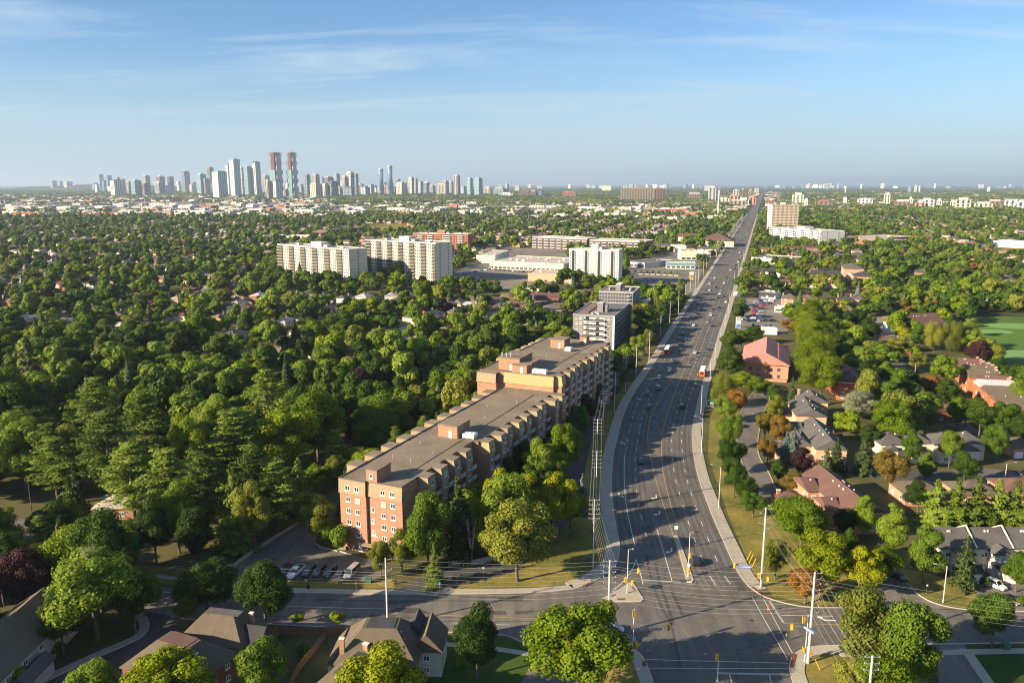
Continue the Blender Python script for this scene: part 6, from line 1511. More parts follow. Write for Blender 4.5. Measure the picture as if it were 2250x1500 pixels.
HAND = [
 (1268, 1530, 1308, 250, 'bright0', 'largest bright green maple, at the street corner left of the bottom signals'), (1050, 1490, 1332, 118, 'dark0', 'dark green maple on the shaded front lawn at the bottom'),
 (835, 1600, 1425, 225, 'yellow0', 'yellow-green maple cut by the bottom edge before the corner house'), (345, 1590, 1428, 235, 'yellow1', 'yellow-green maple cut by the bottom edge over the brown roofs'),
 (215, 1570, 1452, 110, 'mid0', 'green tree at the bottom edge left of the yellow-green maple'), (580, 1545, 1398, 128, 'mid1', 'green tree between the two brown-roofed houses at the bottom'), (458, 1352, 1215, 135, 'column1', 'dense upright tree at the corner behind the skylight house'),
 (410, 1372, 1300, 60, 'bright1', 'small bright tree hugging the left foot of the dense upright tree'), (300, 1392, 1250, 90, 'mid1', 'smaller green tree right of the broad corner tree'), (140, 1440, 1300, 90, 'dark0', 'dark tree between the stone house and the corner'), (215, 1402, 1198, 215, 'mid2', 'broad green tree over the shaded street corner, bare twigs on top'), (65, 1345, 1195, 130, 'purple0', 'near-black purple maple in the bottom left shade'),
 (150, 1300, 1128, 85, 'spruce1', 'ragged tall spruce with a thin tip, bottom left'), (20, 1520, 1455, 90, 'mid3', 'green bush-like tree in the bottom left corner'), (10, 1330, 1160, 90, 'dark1', 'dark tree at the left edge above the stone house'),
 (120, 1195, 1105, 110, 'dark0', 'round dark tree beside the pale street patch at left'),
 (1900, 1500, 1290, 165, 'olive0', 'tall olive-green tree, left one of the big clump at bottom right'), (1985, 1530, 1325, 165, 'mid0', 'tall green tree, right one of the big clump at bottom right'), (1935, 1590, 1440, 150, 'bright1', 'bright-edged tree in front of the bottom right clump'), (1870, 1560, 1450, 90, 'olive1', 'olive tree at the bottom edge beside the leaning wires'),
 (2178, 1425, 1292, 95, 'mid1', 'single green tree on the kerb at the right driveway'), (1758, 1208, 1088, 140, 'bright2', 'broad bright green maple on the corner lawn'), (1800, 1292, 1165, 140, 'yellow0', 'yellow-green maple in the middle of the corner lawn'), (1703, 1272, 1182, 66, 'olive1', 'thin olive street tree beside the signal pole'),
 (1768, 1326, 1240, 80, 'orange1', 'olive-brown tree nearest the cross street on the corner lawn'), (1885, 1310, 1200, 115, 'yellow1', 'yellow-green maple beside the side street mouth'), (1930, 1275, 1190, 95, 'bright0', 'bright maple right of the yellow-green one at the street mouth'), (1862, 1245, 1160, 45, 'mid3', 'slim green tree between the corner maples'),
 (1957, 1222, 1090, 76, 'column0', 'tall conical green tree in front of the dark spruces'), (1896, 1185, 1072, 64, 'column0', 'conical green tree right of the brown townhouses'), (1855, 1185, 1110, 60, 'dark1', 'dark tree before the brown townhouses'), (2028, 1283, 1130, 86, 'column0', 'tall tree with yellow flecks left of the cream townhouses'),
 (2115, 1292, 1172, 66, 'spruce0', 'dense spruce in front of the cream townhouses'), (2232, 1300, 1212, 66, 'mid0', 'green tree at the right edge before the cream townhouses'), (2165, 1290, 1268, 12, 'bush0', 'small round shrub beside the white car'),
 (1600, 990, 905, 62, 'locust1'), (1606, 1042, 958, 64, 'locust1'), (1612, 1092, 1005, 64, 'locust1'), (1636, 1112, 1048, 62, 'locust1'), (1655, 1136, 1078, 60, 'locust1'), (1593, 930, 868, 58, 'locust1'),
 (1588, 895, 815, 62, 'willow0', 'pale yellow-olive tree at the top of the feathery row'), (1612, 925, 850, 58, 'orange0', 'orange-tinged tree at the head of the side street'), (1602, 838, 760, 66, 'dark0', 'dark green tree left of the pink brick building'), (1627, 862, 814, 56, 'bright1', 'bright tree before the pink brick building, left one'), (1662, 872, 826, 62, 'bright2', 'bright tree before the pink brick building, middle one'),
 (1698, 895, 836, 42, 'column0', 'upright green tree at the side street head'), (1738, 900, 826, 26, 'spruce0', 'narrow spruce left of the hedge of tall trees'), (1603, 778, 720, 46, 'dark1'), (1628, 770, 720, 46, 'mid2'), (1658, 756, 715, 44, 'mid3'), 
 (1702, 935, 865, 52, 'olive0', 'olive tree east of the side street, uppermost'), (1680, 970, 898, 44, 'orange0', 'orange-brown tree over the side street bend'), (1712, 985, 905, 52, 'orange1', 'dark orange-tinged tree before the grey townhouses'), (1686, 1022, 958, 46, 'orange0', 'orange-flecked tree behind the side street lamp'),
 (1726, 1015, 945, 34, 'blue0', 'left one of two blue-green spruces by the townhouse drive'), (1742, 1018, 938, 32, 'blue0', 'right one of two blue-green spruces by the townhouse drive'), (1709, 1062, 1008, 44, 'dark0', 'small round tree in the side street bend'), (1763, 1050, 980, 54, 'purple0', 'purple maple before the peach townhouse gable'),
 (1738, 1090, 1036, 66, 'orange1', 'orange-tinged tree left of the brown townhouses'), (1780, 1106, 1050, 44, 'mid1'), (1812, 1056, 978, 36, 'spruce0', 'left one of the spruce pair by the peach townhouse gable'), (1835, 1042, 958, 38, 'spruce1', 'right one of the spruce pair by the peach townhouse gable'),
 (1882, 942, 845, 92, 'silver0', 'large silvery tree with pale trunk between the townhouse rows'), (1951, 948, 858, 60, 'bright0', 'bright maple right of the silvery tree'), (1993, 942, 870, 32, 'orange0', 'narrow orange-leaved tree right of the bright maple'), (2031, 955, 860, 62, 'mid0', 'green tree right of the narrow orange-leaved one'),
 (2102, 945, 868, 52, 'bright2', 'bright tree above the cream row'), (2150, 960, 868, 74, 'mid1'), (2205, 965, 878, 70, 'mid2'), (2245, 990, 900, 60, 'dark0'), (2186, 1015, 928, 62, 'mid0', 'green tree at the right end of the cream row'), (2120, 935, 880, 50, 'mid3'),
 (1957, 1078, 985, 76, 'orange0', 'large round maple with orange-green crown in the townhouse court'), (1895, 1042, 960, 52, 'spruce0', 'spruce behind the brown townhouses'), (1912, 1000, 930, 60, 'dark1'), (1998, 1032, 945, 46, 'mid3'), (2032, 1062, 982, 46, 'column0'), (2084, 1028, 940, 54, 'mid2', 'tall green tree before the middle of the cream row'), (2116, 1066, 985, 60, 'mid1'),
 (2052, 1160, 1050, 98, 'fir0'), (2096, 1168, 1045, 98, 'fir0'), (2140, 1168, 1042, 100, 'fir0'), (2184, 1166, 1048, 98, 'fir0'), (2225, 1168, 1052, 98, 'fir0'), (2015, 1130, 1058, 66, 'dark0'), (2262, 1165, 1060, 66, 'fir0'),
 (2150, 812, 745, 56, 'purple0', 'dark purple tree between the orange brick row and golf course'), (2050, 770, 705, 48, 'willow0'), (2086, 772, 702, 56, 'willow0'), (2122, 768, 708, 54, 'willow0'), (2020, 765, 710, 44, 'mid0'), (2215, 870, 795, 54, 'dark1'), (2190, 840, 785, 44, 'mid3'), (2235, 900, 830, 50, 'mid1'),
 (1905, 860, 795, 62, 'dark0'), (1945, 850, 790, 46, 'mid1'), (1925, 800, 745, 50, 'mid2'), (1975, 790, 735, 60, 'olive0'), (1965, 900, 830, 50, 'dark1'), (2015, 820, 770, 44, 'olive1'), (2040, 880, 815, 46, 'orange1'), (2080, 900, 830, 60, 'dark1'), (1880, 775, 715, 60, 'mid0'), (1905, 760, 702, 56, 'mid3'),
 (700, 1192, 1088, 82, 'olive0', 'olive-green tree on the kerbed island before the brick end wall'), (742, 1212, 1150, 50, 'bush0', 'dark bushes at the foot of the brick end wall'), (722, 1200, 1140, 40, 'mid3'), (838, 1268, 1186, 58, 'olive1', 'feathery olive tree before the apartment entrance'), (885, 1262, 1160, 62, 'olive0', 'thin olive tree right of the apartment entrance'),
 (942, 1262, 1080, 104, 'mid0', 'large mid-green tree before the right corner of the apartment block'), (955, 1288, 1190, 52, 'fir0', 'small olive conifer beside the cross street pavement'), (1137, 1276, 1098, 158, 'olive0', 'big olive-green tree with a bare trunk on the corner lawn'),
 (1032, 1215, 1062, 70, 'mid1', 'thin-crowned tree between the block and the big olive tree'), (1095, 1190, 1028, 90, 'yellow0', 'yellow-green tree behind the big olive tree, left one'), (1212, 1180, 1030, 112, 'yellow1', 'yellow-olive tree behind the big olive tree, right one'), (1065, 1225, 1110, 60, 'bright0', 'bright green tree low between the lane and the block'),
 (1279, 1128, 1038, 34, 'blue0', 'small pale spruce beside the service lane'), (1240, 1050, 925, 82, 'bright2', 'bright green tree beside the far part of the service lane'), (1152, 1065, 965, 62, 'dark0'), (1152, 1150, 1035, 96, 'yellow0'), (1252, 1160, 1065, 76, 'bright0'), (1018, 1165, 1062, 66, 'bright1'), (1180, 1215, 1120, 70, 'mid2'), (1262, 985, 900, 60, 'dark1'), (1222, 1085, 1000, 56, 'bright1'), (1270, 960, 885, 50, 'mid2'), (1248, 1010, 930, 52, 'mid0'), (1118, 1090, 1000, 56, 'dark1'), (1205, 1030, 945, 50, 'dark1'), (1190, 1100, 1010, 60, 'mid2'),
 (1300, 905, 820, 66, 'dark0'), (1322, 870, 790, 56, 'dark1'), (1290, 935, 862, 60, 'dark1'), (1345, 835, 770, 50, 'mid0'), (1372, 812, 748, 52, 'mid1'), (1400, 790, 735, 40, 'bright1'), (1365, 860, 790, 36, 'dark0'), (1420, 770, 722, 40, 'olive0'), (1435, 735, 690, 44, 'dark0'), (1410, 728, 682, 40, 'bright0'), (1450, 708, 668, 36, 'dark1'), (1398, 705, 665, 30, 'orange0'), (1445, 690, 655, 30, 'willow0'),
 (1010, 1470, 1446, 24, 'bush0', 'low shrub left of the dark front-lawn maple'), (905, 1440, 1418, 30, 'bush0', 'shrub at the right wall of the corner house'), (600, 1400, 1380, 26, 'bush0', 'shrub between the sapling and the skylight house'), (660, 1440, 1415, 34, 'bush0', 'dark shrub in the garden behind the wooden fence'), (120, 1440, 1415, 40, 'bush0', 'shrub beside the stone house wall'), (2245, 1330, 1312, 26, 'bush0', 'shrub at the right edge kerb'), (1820, 1150, 1128, 26, 'bush0', 'shrub below the brown townhouses'), (655, 1382, 1342, 34, 'sapling0', 'thin sapling left on the narrow verge behind the houses'), (742, 1384, 1340, 34, 'sapling0', 'thin sapling right on the narrow verge behind the houses'),
]
for i, t in enumerate(HAND):
    if len(t) == 5:
        t = t + (None,)
    tp(*t)
for i in range(9):      # the hedge of tall feathery trees
    t = i / 8; tp(1802 - 30 * t + 9 * sin(i * 2.4), 880 - 150 * t, 768 - 115 * t + 9 * sin(i * 2.), (92 - 26 * t) + 9 * cos(i * 3.1), 'locust0')
    if i in (2, 4, 6): tp(1842 - 40 * t, 850 - 150 * t, 775 - 115 * t, 60 - 20 * t, 'mid1')
for (px, yb, yt, w, k) in [(300, 1175, 975, 140, 'pine0'), (375, 1182, 985, 130, 'pine1'), (250, 1120, 905, 150, 'pine0'), (455, 1185, 1000, 130, 'pine0'), (520, 1200, 1012, 110, 'fir0'), (610, 1175, 1012, 110, 'pine1'), (660, 1140, 1000, 100, 'fir0'), (565, 1175, 985, 120, 'pine0'),
                            (330, 1060, 860, 130, 'pine1'), (225, 1010, 830, 120, 'pine0'), (420, 1090, 905, 100, 'bright2'), (520, 1080, 900, 140, 'pine1'), (620, 1060, 880, 150, 'bright0'), (590, 960, 810, 100, 'pine0'), (480, 1010, 850, 110, 'mid1'), (700, 1020, 850, 150, 'bright2'),
                            (395, 1215, 1060, 100, 'mid3'), (345, 1240, 1090, 90, 'dark0'), (440, 1245, 1100, 100, 'dark1'), (560, 1215, 1050, 80, 'olive0'), (130, 1110, 960, 120, 'pine1'), (60, 1080, 925, 130, 'mid0'), (20, 960, 795, 130, 'mid2'), (75, 905, 735, 90, 'spruce1')]:
    tp(px, yb, yt, w, k)
for t in TREES[:0]: pass
for x, y, k, w_ in ((-125, 104, 'mid0', 'second lowest'), (-130, 124, 'dark0', 'third'), (-126, 142, 'mid1', 'uppermost'), (-112, 92, 'mid2', 'lowest'), (-95, 104, 'dark1', 'rightmost')): put(k, x, y, 17, 7, f"{DESC[k[:-1]]} left of the stone house, {w_} of five")
NHAND = len(TREES)
hx = np.array([t[0] for t in TREES]); hy = np.array([t[1] for t in TREES]); hr = np.array([t[4] for t in TREES])
# ------------------------------------------------------------- houses of the wider suburbs
HSE = []
def blocked(xs, ys):
    b = np.zeros(len(xs), bool)
    for poly in EXCL:
        px_ = [p[0] for p in poly]; py_ = [p[1] for p in poly]
        box = (xs > min(px_)) & (xs < max(px_)) & (ys > min(py_)) & (ys < max(py_)) & ~b
        if box.any():
            i = np.where(box)[0]; b[i] |= pip(xs[i], ys[i], poly)
    return b
def seg_dist(xs, ys, a, b):
    vx, vy = b[0] - a[0], b[1] - a[1]; L2 = vx * vx + vy * vy
    t = np.clip(((xs - a[0]) * vx + (ys - a[1]) * vy) / L2, 0, 1)
    return np.hypot(xs - a[0] - t * vx, ys - a[1] - t * vy)
for (a, b, w) in SUBST:
    L = hypot(b[0] - a[0], b[1] - a[1]); ux, uy = (b[0] - a[0]) / L, (b[1] - a[1]) / L
    k = 14.0; rgt = a[0] > WL(a[1])
    while k < L - 10:
        for sd_ in (-1, 1):
            kk = k + R.uniform(-2, 2); off = R.uniform(13.5, 16) * sd_
            HSE.append((a[0] + ux * kk + uy * off, a[1] + uy * kk - ux * off, atan2(uy, ux) + (pi if sd_ > 0 else 0)))
        k += R.uniform(18, 22) * (1.6 if rgt else 1.3)
HSE = np.array(HSE); hxq, hyq = HSE[:, 0], HSE[:, 1]
ok = ~blocked(hxq, hyq) & (hyq > 330) & (hyq < 2600)
for (a, b, w) in SUBST:
    pass
ok &= np.abs(hxq) < hyq * .72 + 60
ok &= ~((hxq > 60) & (hyq < 700)) & ~((hxq > WL(hyq) - 60) & (hxq < WL(hyq) + 80))
hq = np.array([Q(h[0], h[1]) for h in HSE]); ok &= ~pip(HSE[:, 0], HSE[:, 1], IND); ok &= ~((hq[:, 0] > 560) & (hq[:, 0] < 1165) & (hq[:, 1] > 590) & (hq[:, 1] < 655)); ok &= ~((hq[:, 0] < 1165) & (nr.rand(len(hq)) < .15))
HSE = HSE[ok]
keep = []; cell = {}
for i, (x, y, a) in enumerate(HSE):
    c = (int(x // 14), int(y // 14)); hit = False
    for dx_ in (-1, 0, 1):
        for dy_ in (-1, 0, 1):
            for j in cell.get((c[0] + dx_, c[1] + dy_), ()):
                if hypot(HSE[j][0] - x, HSE[j][1] - y) < 13.5: hit = True
    if not hit: cell.setdefault(c, []).append(i); keep.append(i)
HSE = HSE[keep]
HSE = HSE[np.argsort(HSE[:, 1])]
print('houses', len(HSE))
# ------------------------------------------------------------- scattered trees
def scatter(y0, y1, step, hfac=.70, xpad=60):
    n0 = int((y1 - y0) / step); out = []
    for j in range(n0):
        y = y0 + j * step; xm = y * .66 + xpad; m_ = int(2 * xm / step)
        x = -xm + (np.arange(m_) + nr.rand(m_)) * step; yy = y + nr.rand(m_) * step
        out.append(np.stack([x, yy], 1))
    return np.concatenate(out)
S = np.concatenate([scatter(120, 620, 9.4), scatter(620, 1150, 10.6), scatter(1150, 2650, 12.2)])
S = S[~blocked(S[:, 0], S[:, 1])]
pxs = np.array([Q(x, y)[0] for x, y in S]); pys = np.array([Q(x, y)[1] for x, y in S])
ok = np.ones(len(S), bool)
for (a, b, w) in SUBST:
    m_ = (S[:, 0] > min(a[0], b[0]) - 8) & (S[:, 0] < max(a[0], b[0]) + 8) & (S[:, 1] > min(a[1], b[1]) - 8) & (S[:, 1] < max(a[1], b[1]) + 8)
    i = np.where(m_ & ok)[0]
    if len(i): ok[i] &= seg_dist(S[i, 0], S[i, 1], a, b) > w + 1.0
# houses keep a clearing
from collections import defaultdict
hc = defaultdict(list)
for x, y, a in HSE: hc[(int(x // 20), int(y // 20))].append((x, y))
for i in np.where(ok)[0]:
    x, y = S[i]; c = (int(x // 20), int(y // 20)); lim = 7.6
    for dx_ in (-1, 0, 1):
        for dy_ in (-1, 0, 1):
            for q in hc.get((c[0] + dx_, c[1] + dy_), ()):
                if hypot(q[0] - x, q[1] - y) < lim or (abs(q[0] - x) < 8 and 0 < q[1] - y < 19 and y > 330 and nr.rand() < .32): ok[i] = False
S, pxs, pys = S[ok], pxs[ok], pys[ok]
d = np.full(len(S), 99.)
for x, y, r in zip(hx, hy, hr): d = np.minimum(d, np.hypot(S[:, 0] - x, S[:, 1] - y) - r * .75)
ok = d > 1.2
# open ground: nothing on the near right bank except placed trees, thinner woods further out
right_near = (S[:, 0] > 20) & (S[:, 1] < 345) & ~((pxs > 1840) & (pys > 700) & (pys < 985))
ok &= ~right_near
ok &= ~((S[:, 1] < 178) & (S[:, 0] > -50))
ok &= ~((S[:, 1] < 150) & (S[:, 0] > -75))
big = nr.rand(len(S)); ok &= ~(pip(S[:, 0], S[:, 1], IND) & (nr.rand(len(S)) < .7)); fx = np.sin(S[:, 0] * .013 + 1.3) * np.cos(S[:, 1] * .009 - .4)
ok &= ~((pxs > 1640) & (pxs < 1900) & (pys > 535) & (pys < 690) & (big < .62)); ok &= ~((pxs > 1430) & (pxs < 1610) & (pys > 500) & (pys < 566) & (big < .6)); ok &= ~((pxs > 1100) & (pxs < 1300) & (pys > 640) & (pys < 690) & (big < .5))
ok &= ~((pxs > 1850) & (pys > 690) & (pys < 900) & (big < .5))
ok &= ~((pxs > 1590) & (pxs < 1762) & (pys > 735) & (pys < 880)); ok &= ~((pxs > 1245) & (pxs < 1400) & (pys > 715) & (pys < 815))
ok &= ~((pxs > 1990) & (pys > 755) & (pys < 960) & (big < .8))
ok &= ~((pys > 1135) & (pys < 1212) & (pxs < 112)); ok &= ~((pys > 1125) & (pys < 1240) & (pxs > 190) & (pxs < 340))
ok &= ~((S[:, 1] > 400) & (S[:, 1] < 650) & (S[:, 0] < 60) & (big < .14))
ok &= ~((S[:, 1] > 650) & (big < .18 + .10 * fx)) & ~((S[:, 1] > 1100) & (big < .30 + .12 * fx))
S, pxs, pys = S[ok], pxs[ok], pys[ok]
print('scatter', len(S))
order = np.argsort(S[:, 1]); S, pxs, pys = S[order], pxs[order], pys[order]
vis = (pxs > -60) & (pxs < 2310)
WK = ['mid0', 'mid1', 'mid2', 'mid3', 'dark0', 'dark1', 'bright0', 'bright1', 'olive0', 'olive1', 'orange0', 'purple0', 'spruce0', 'blue0', 'pine0', 'pine1', 'yellow0', 'column0', 'fir0']
Wleft = [12, 11, 11, 10, 9, 8, 9, 9, 4, 3, .6, 1.8, 5, 3, 4, 4, .9, 7, 4]; Wnear = [8, 7, 7, 7, 5, 5, 9, 9, 3, 3, .2, 2, 7, 3, 10, 10, .8, 5, 6]; Wright = [12, 11, 11, 10, 7, 6, 6, 5, 5, 5, 2.5, 2, 2, 3, .5, .5, .8, 4, 1]
far_pts = []
for i, (x, y) in enumerate(S):
    wts = Wnear if (x < 20 and y < 330) else (Wleft if x < WL(y) else Wright)
    k = R.choices(WK, wts)[0]; base = PROTO[k]; 
    s = R.choice([R.uniform(.5, .8), R.uniform(.8, 1.1), R.uniform(.95, 1.4)]) * (1.06 if y < 420 else .95 if y < 800 else .86)
    hs = 1.10 if (x < 10 and y < 420) else .95
    if k.startswith('pine'): hs *= .86
    if i < 100000: far_pts.append((x, y, k, base[2] * s * hs * R.uniform(.86, 1.28), base[3] * s * R.uniform(1.0, 1.4), vis[i]))
n_ind = max(0, 296 - NHAND)
ind = [q for q in far_pts if q[5]][:n_ind]
indset = set((q[0], q[1]) for q in ind)
rest = [q for q in far_pts if (q[0], q[1]) not in indset]
for q in ind: put(q[2], q[0], q[1], q[3], q[4])
# labels ----------------------------------------------------------------------
LM = [('the white-roofed bungalow', G(260, 1110)), ('the brick apartment end wall', G(760, 1190)), ('the apartment parking lot', G(600, 1240)), ('the shaded street corner', G(320, 1330)), ('the stone house', G(40, 1440)), ('the pale street patch at left', G(60, 1180)),
      ('the cream bungalow in the woods', G(150, 850)), ('the middle of the brick block', APTG(0, 55)), ('the far end of the brick block', APTG(0, 150)), ('the brick house with pale hipped roof', G(540, 890)), ('the curving side street', G(1670, 1000)), ('the pink brick building', G(1680, 800)),
      ('the silvery tree', G(1882, 942)), ('the orange brick townhouses', G(2120, 830)), ('the dark spruce group', G(2140, 1160)), ('the service lane', G(1200, 1170)), ('the grey balcony building', G(1330, 750)), ('the cream townhouse row', G(2050, 990)), ('the car dealer lot', G(1680, 700)), ('the left edge', G(-10, 1000))]
def autolabel(items, desc, cap=14, tail='such to '):
    """items: list of (key, x, y); returns labels ranking each among its look-alikes by distance from the nearest landmark"""
    near = defaultdict(list)
    for i, (k, x, y) in enumerate(items):
        j = min(range(len(LM)), key=lambda q: hypot(LM[q][1][0] - x, LM[q][1][1] - y)); near[(desc(k), j)].append((hypot(LM[j][1][0] - x, LM[j][1][1] - y), i))
    out = [None] * len(items)
    for (dsc, j), l in near.items():
        l.sort()
        for r_, (_, i) in enumerate(l):
            if len(l) == 1: out[i] = (f"{dsc} closest to {LM[j][0]}", None)
            elif r_ == 0: out[i] = (f"{dsc}, nearest {tail}{LM[j][0]}", None)
            elif r_ < cap: out[i] = (f"{dsc}, {ORD[r_]}nearest {tail}{LM[j][0]}", None)
            else: out[i] = (f"{dsc} in the crowd further from {LM[j][0]}", f"{dsc}s far from {LM[j][0]}")
    return out
und = [t for t in TREES if not t[5]]
kk = lambda k: DESC[k.rstrip('0123456789')]
for t, (lb, gr) in zip(und, autolabel([(t[2], t[0], t[1]) for t in und], kk)): t[5] = lb; t.append(gr)
for t in TREES:
    key = t[2]; me, tr, bh, br = PROTO[key]; fam = key.rstrip('0123456789')
    root = thing(NAME.get(fam, 'broadleaf_tree'), t[5], 'tree' if fam != 'bush' else 'shrub', (t[0], t[1], 0), t[6], t[7] if len(t) > 7 else None)
    root.scale = (t[4] / br, t[4] / br, t[3] / bh)
    obj('crown', me, root); obj('trunk', tr, root)
    if 'bare twigs' in t[5]:
        b = obj('branch', BARE, root, (0, .5, 4.2)); b.scale = (.3, .3, .7)
p = G(1047, 700); rt = thing('bare_tree', 'pale bare dead tree at the edge of the woods beyond the block', 'tree', (p[0], p[1], 0)); b = obj('branch', BARE, rt); b.scale = (2.2, 2.2, 1.5)
p = G(1037, 1235); rt = thing('bare_tree', 'slender bare-branched tree by the service lane ramp', 'tree', (p[0], p[1], 0)); b = obj('branch', BARE, rt); b.scale = (.8, .8, 1.1)
# instanced woods ----------------------------------------------------------------
def lod(key, mat, n, size, **kw):
    Hh, R_, hb = kw.pop('H', 12), kw.pop('R', 4.6), kw.pop('hb', 2.0)
    Pp, Nn, L = crown_lobes(Hh, R_, hb, kw.pop('nl', 14), n, kw.pop('rl', (.30, .46)), kw.pop('shape', 'round'), .35)
    v, f = leaf_quads(Pp, Nn, size)
    return np_mesh(key, v, f, [mat])
def cone_lod(key, mat, n, size, Hh=13, R_=2.8):
    u = nr.rand(n) ** .7; a = nr.rand(n) * 2 * pi; z = .6 + (1 - u) * (Hh - .8); r = R_ * u * (.7 + .35 * nr.rand(n)) * (1 + .18 * np.sin(z * 6)); C = np.stack([r * np.cos(a), r * np.sin(a), z - .1 * r], 1)
    v, f = leaf_quads(C, np.stack([np.cos(a), np.sin(a), np.full(n, .7)], 1) + .4 * nr.normal(size=(n, 3)), size, .6)
    return np_mesh(key, v, f, [mat])
def make_lib(name, specs):
    c = bpy.data.collections.new(name)
    for i, me in enumerate(specs):
        o = bpy.data.objects.new(f"lib_{name}_{i:02d}", me); c.objects.link(o)
    return c
def gn_scatter(name, coll, pts, idx, scl, rot, label, cat=None):
    me = bpy.data.meshes.new(name); n = len(pts)
    me.vertices.add(n); me.vertices.foreach_set('co', np.asarray(pts, dtype=np.float32).ravel())
    at = me.attributes.new('idx', 'INT', 'POINT'); at.data.foreach_set('value', np.asarray(idx, dtype=np.int32))
    at = me.attributes.new('scl', 'FLOAT_VECTOR', 'POINT'); at.data.foreach_set('vector', np.asarray(scl, dtype=np.float32).ravel())
    at = me.attributes.new('rot', 'FLOAT_VECTOR', 'POINT'); at.data.foreach_set('vector', np.asarray(rot, dtype=np.float32).ravel())
    o = obj(name, me); tag(o, label, cat, None, 'stuff')
    ng = bpy.data.node_groups.new(name, 'GeometryNodeTree')
    ng.interface.new_socket('Geometry', in_out='INPUT', socket_type='NodeSocketGeometry'); ng.interface.new_socket('Geometry', in_out='OUTPUT', socket_type='NodeSocketGeometry')
    gi = ng.nodes.new('NodeGroupInput'); go = ng.nodes.new('NodeGroupOutput')
    ip = ng.nodes.new('GeometryNodeInstanceOnPoints'); ci = ng.nodes.new('GeometryNodeCollectionInfo')
    ci.inputs['Collection'].default_value = coll; ci.inputs['Separate Children'].default_value = True; ci.inputs['Reset Children'].default_value = True
    def na(nm, ty):
        a = ng.nodes.new('GeometryNodeInputNamedAttribute'); a.data_type = ty; a.inputs[0].default_value = nm
        return next(s for s in a.outputs if s.enabled and s.name == 'Attribute')
    ng.links.new(gi.outputs[0], ip.inputs['Points']); ng.links.new(ci.outputs[0], ip.inputs['Instance'])
    ip.inputs['Pick Instance'].default_value = True
    ng.links.new(na('idx', 'INT'), ip.inputs['Instance Index']); ng.links.new(na('scl', 'FLOAT_VECTOR'), ip.inputs['Scale'])
    ng.links.new(na('rot', 'FLOAT_VECTOR'), ip.inputs['Rotation'])
    ng.links.new(ip.outputs[0], go.inputs[0])
    md = o.modifiers.new('scatter', 'NODES'); md.node_group = ng
    return o
def famof(k): return k.rstrip('0123456789')
FI = {}
LMAT = dict(mid='leaf_mid', dark='leaf_dark', bright='leaf_bright', olive='leaf_olive', orange='leaf_orange', purple='leaf_purple', yellow='leaf_yellow', column='leaf_mid', spruce='leaf_spruce', blue='leaf_blue', pine='leaf_pine', fir='leaf_pine')
def lib_for(tag_, n, size):
    specs = []; index = {}
    for fam in ('mid', 'dark', 'bright', 'olive', 'orange', 'purple', 'yellow', 'column'):
        for v in range(3 if fam == 'mid' else 2 if fam in ('dark', 'bright', 'olive') else 1):
            index.setdefault(fam, []).append(len(specs)); specs.append(lod(fam, LMAT[fam], n, size, shape='oval' if v % 2 else 'round', R=4.6 if fam != 'column' else 3.2))
    for fam in ('spruce', 'blue'): index.setdefault(fam, []).append(len(specs)); specs.append(cone_lod(fam, LMAT[fam], n, size * .8))
    for fam in ('pine', 'fir'): index.setdefault(fam, []).append(len(specs)); specs.append(lod(fam, LMAT[fam], n, size, H=17, R=4.2, hb=5, nl=20, rl=(.28, .42), shape='oval'))
    return make_lib(tag_, specs), index
def dump(name, lst, lib, index, label):
    pts, idx, scl, rot = [], [], [], []
    for (x, y, k, hh, rr_, v) in lst:
        f = famof(k); bh = {'spruce': 13, 'blue': 13, 'pine': 17, 'fir': 17}.get(f, 12); br = {'spruce': 2.8, 'blue': 2.8, 'pine': 4.2, 'fir': 4.2, 'column': 3.2}.get(f, 4.6)
        pts.append((x, y, 0)); idx.append(R.choice(index[f])); scl.append((rr_ / br, rr_ / br, hh / bh)); rot.append((0, 0, R.uniform(0, 6.28)))
    return gn_scatter(name, lib, pts, idx, scl, rot, label)
libA, iA = lib_for('near_wood', 5200, .62); libB, iB = lib_for('mid_wood', 1700, 1.0); libC, iC = lib_for('far_wood', 520, 1.75)
a = [q for q in rest if q[1] < 480]; b = [q for q in rest if 480 <= q[1] < 950]; c = [q for q in rest if q[1] >= 950]
print('trees', len(a), len(b), len(c))
dump('woodland', a, libA, iA, 'dense mixed wood filling the suburb left of the brick block')
dump('suburban_trees', b, libB, iB, 'leafy mixed trees of the middle suburbs')
dump('distant_trees', c, libC, iC, 'small dense trees of the farther suburbs')
# clumps beyond the nearer suburbs
def clump(n, size, R_=34):
    Pp = []; Nn = []
    for i in range(n):
        cx, cy = nr.uniform(-R_, R_, 2); h_ = nr.uniform(8, 13); r_ = nr.uniform(3.5, 6); m_ = 46; dd = rand_dirs(m_); dd[:, 2] = np.abs(dd[:, 2]) * 1.0
        Pp.append(np.stack([cx + dd[:, 0] * r_, cy + dd[:, 1] * r_, h_ * .5 + dd[:, 2] * h_ * .5], 1)); Nn.append(dd + .3 * nr.normal(size=dd.shape))
    v, f = leaf_quads(np.concatenate(Pp), np.concatenate(Nn), size); return np_mesh('clump', v, f, ['leaf_mix'])
libD = make_lib('grove', [clump(16, 3.4), clump(22, 3.4), clump(11, 3.2), clump(18, 3.6)])
T = []
y = 2650.
while y < 16000:
    st = 62 * (1 + (y - 2650) / 2600); xm = y * .67 + 80; x = -xm
    while x < xm:
        T.append((x + R.uniform(0, st), y + R.uniform(0, st), st / 62)); x += st
    y += st
T = np.array(T); T = T[~blocked(T[:, 0], T[:, 1])]
pq = np.array([Q(t[0], t[1]) for t in T])
dens = np.where((pq[:, 0] < 720) & (pq[:, 1] > 430) & (pq[:, 1] < 470), .2, .74) * np.where((pq[:, 0] > 1120) & (pq[:, 0] < 1640) & (pq[:, 1] > 448), .55, 1)
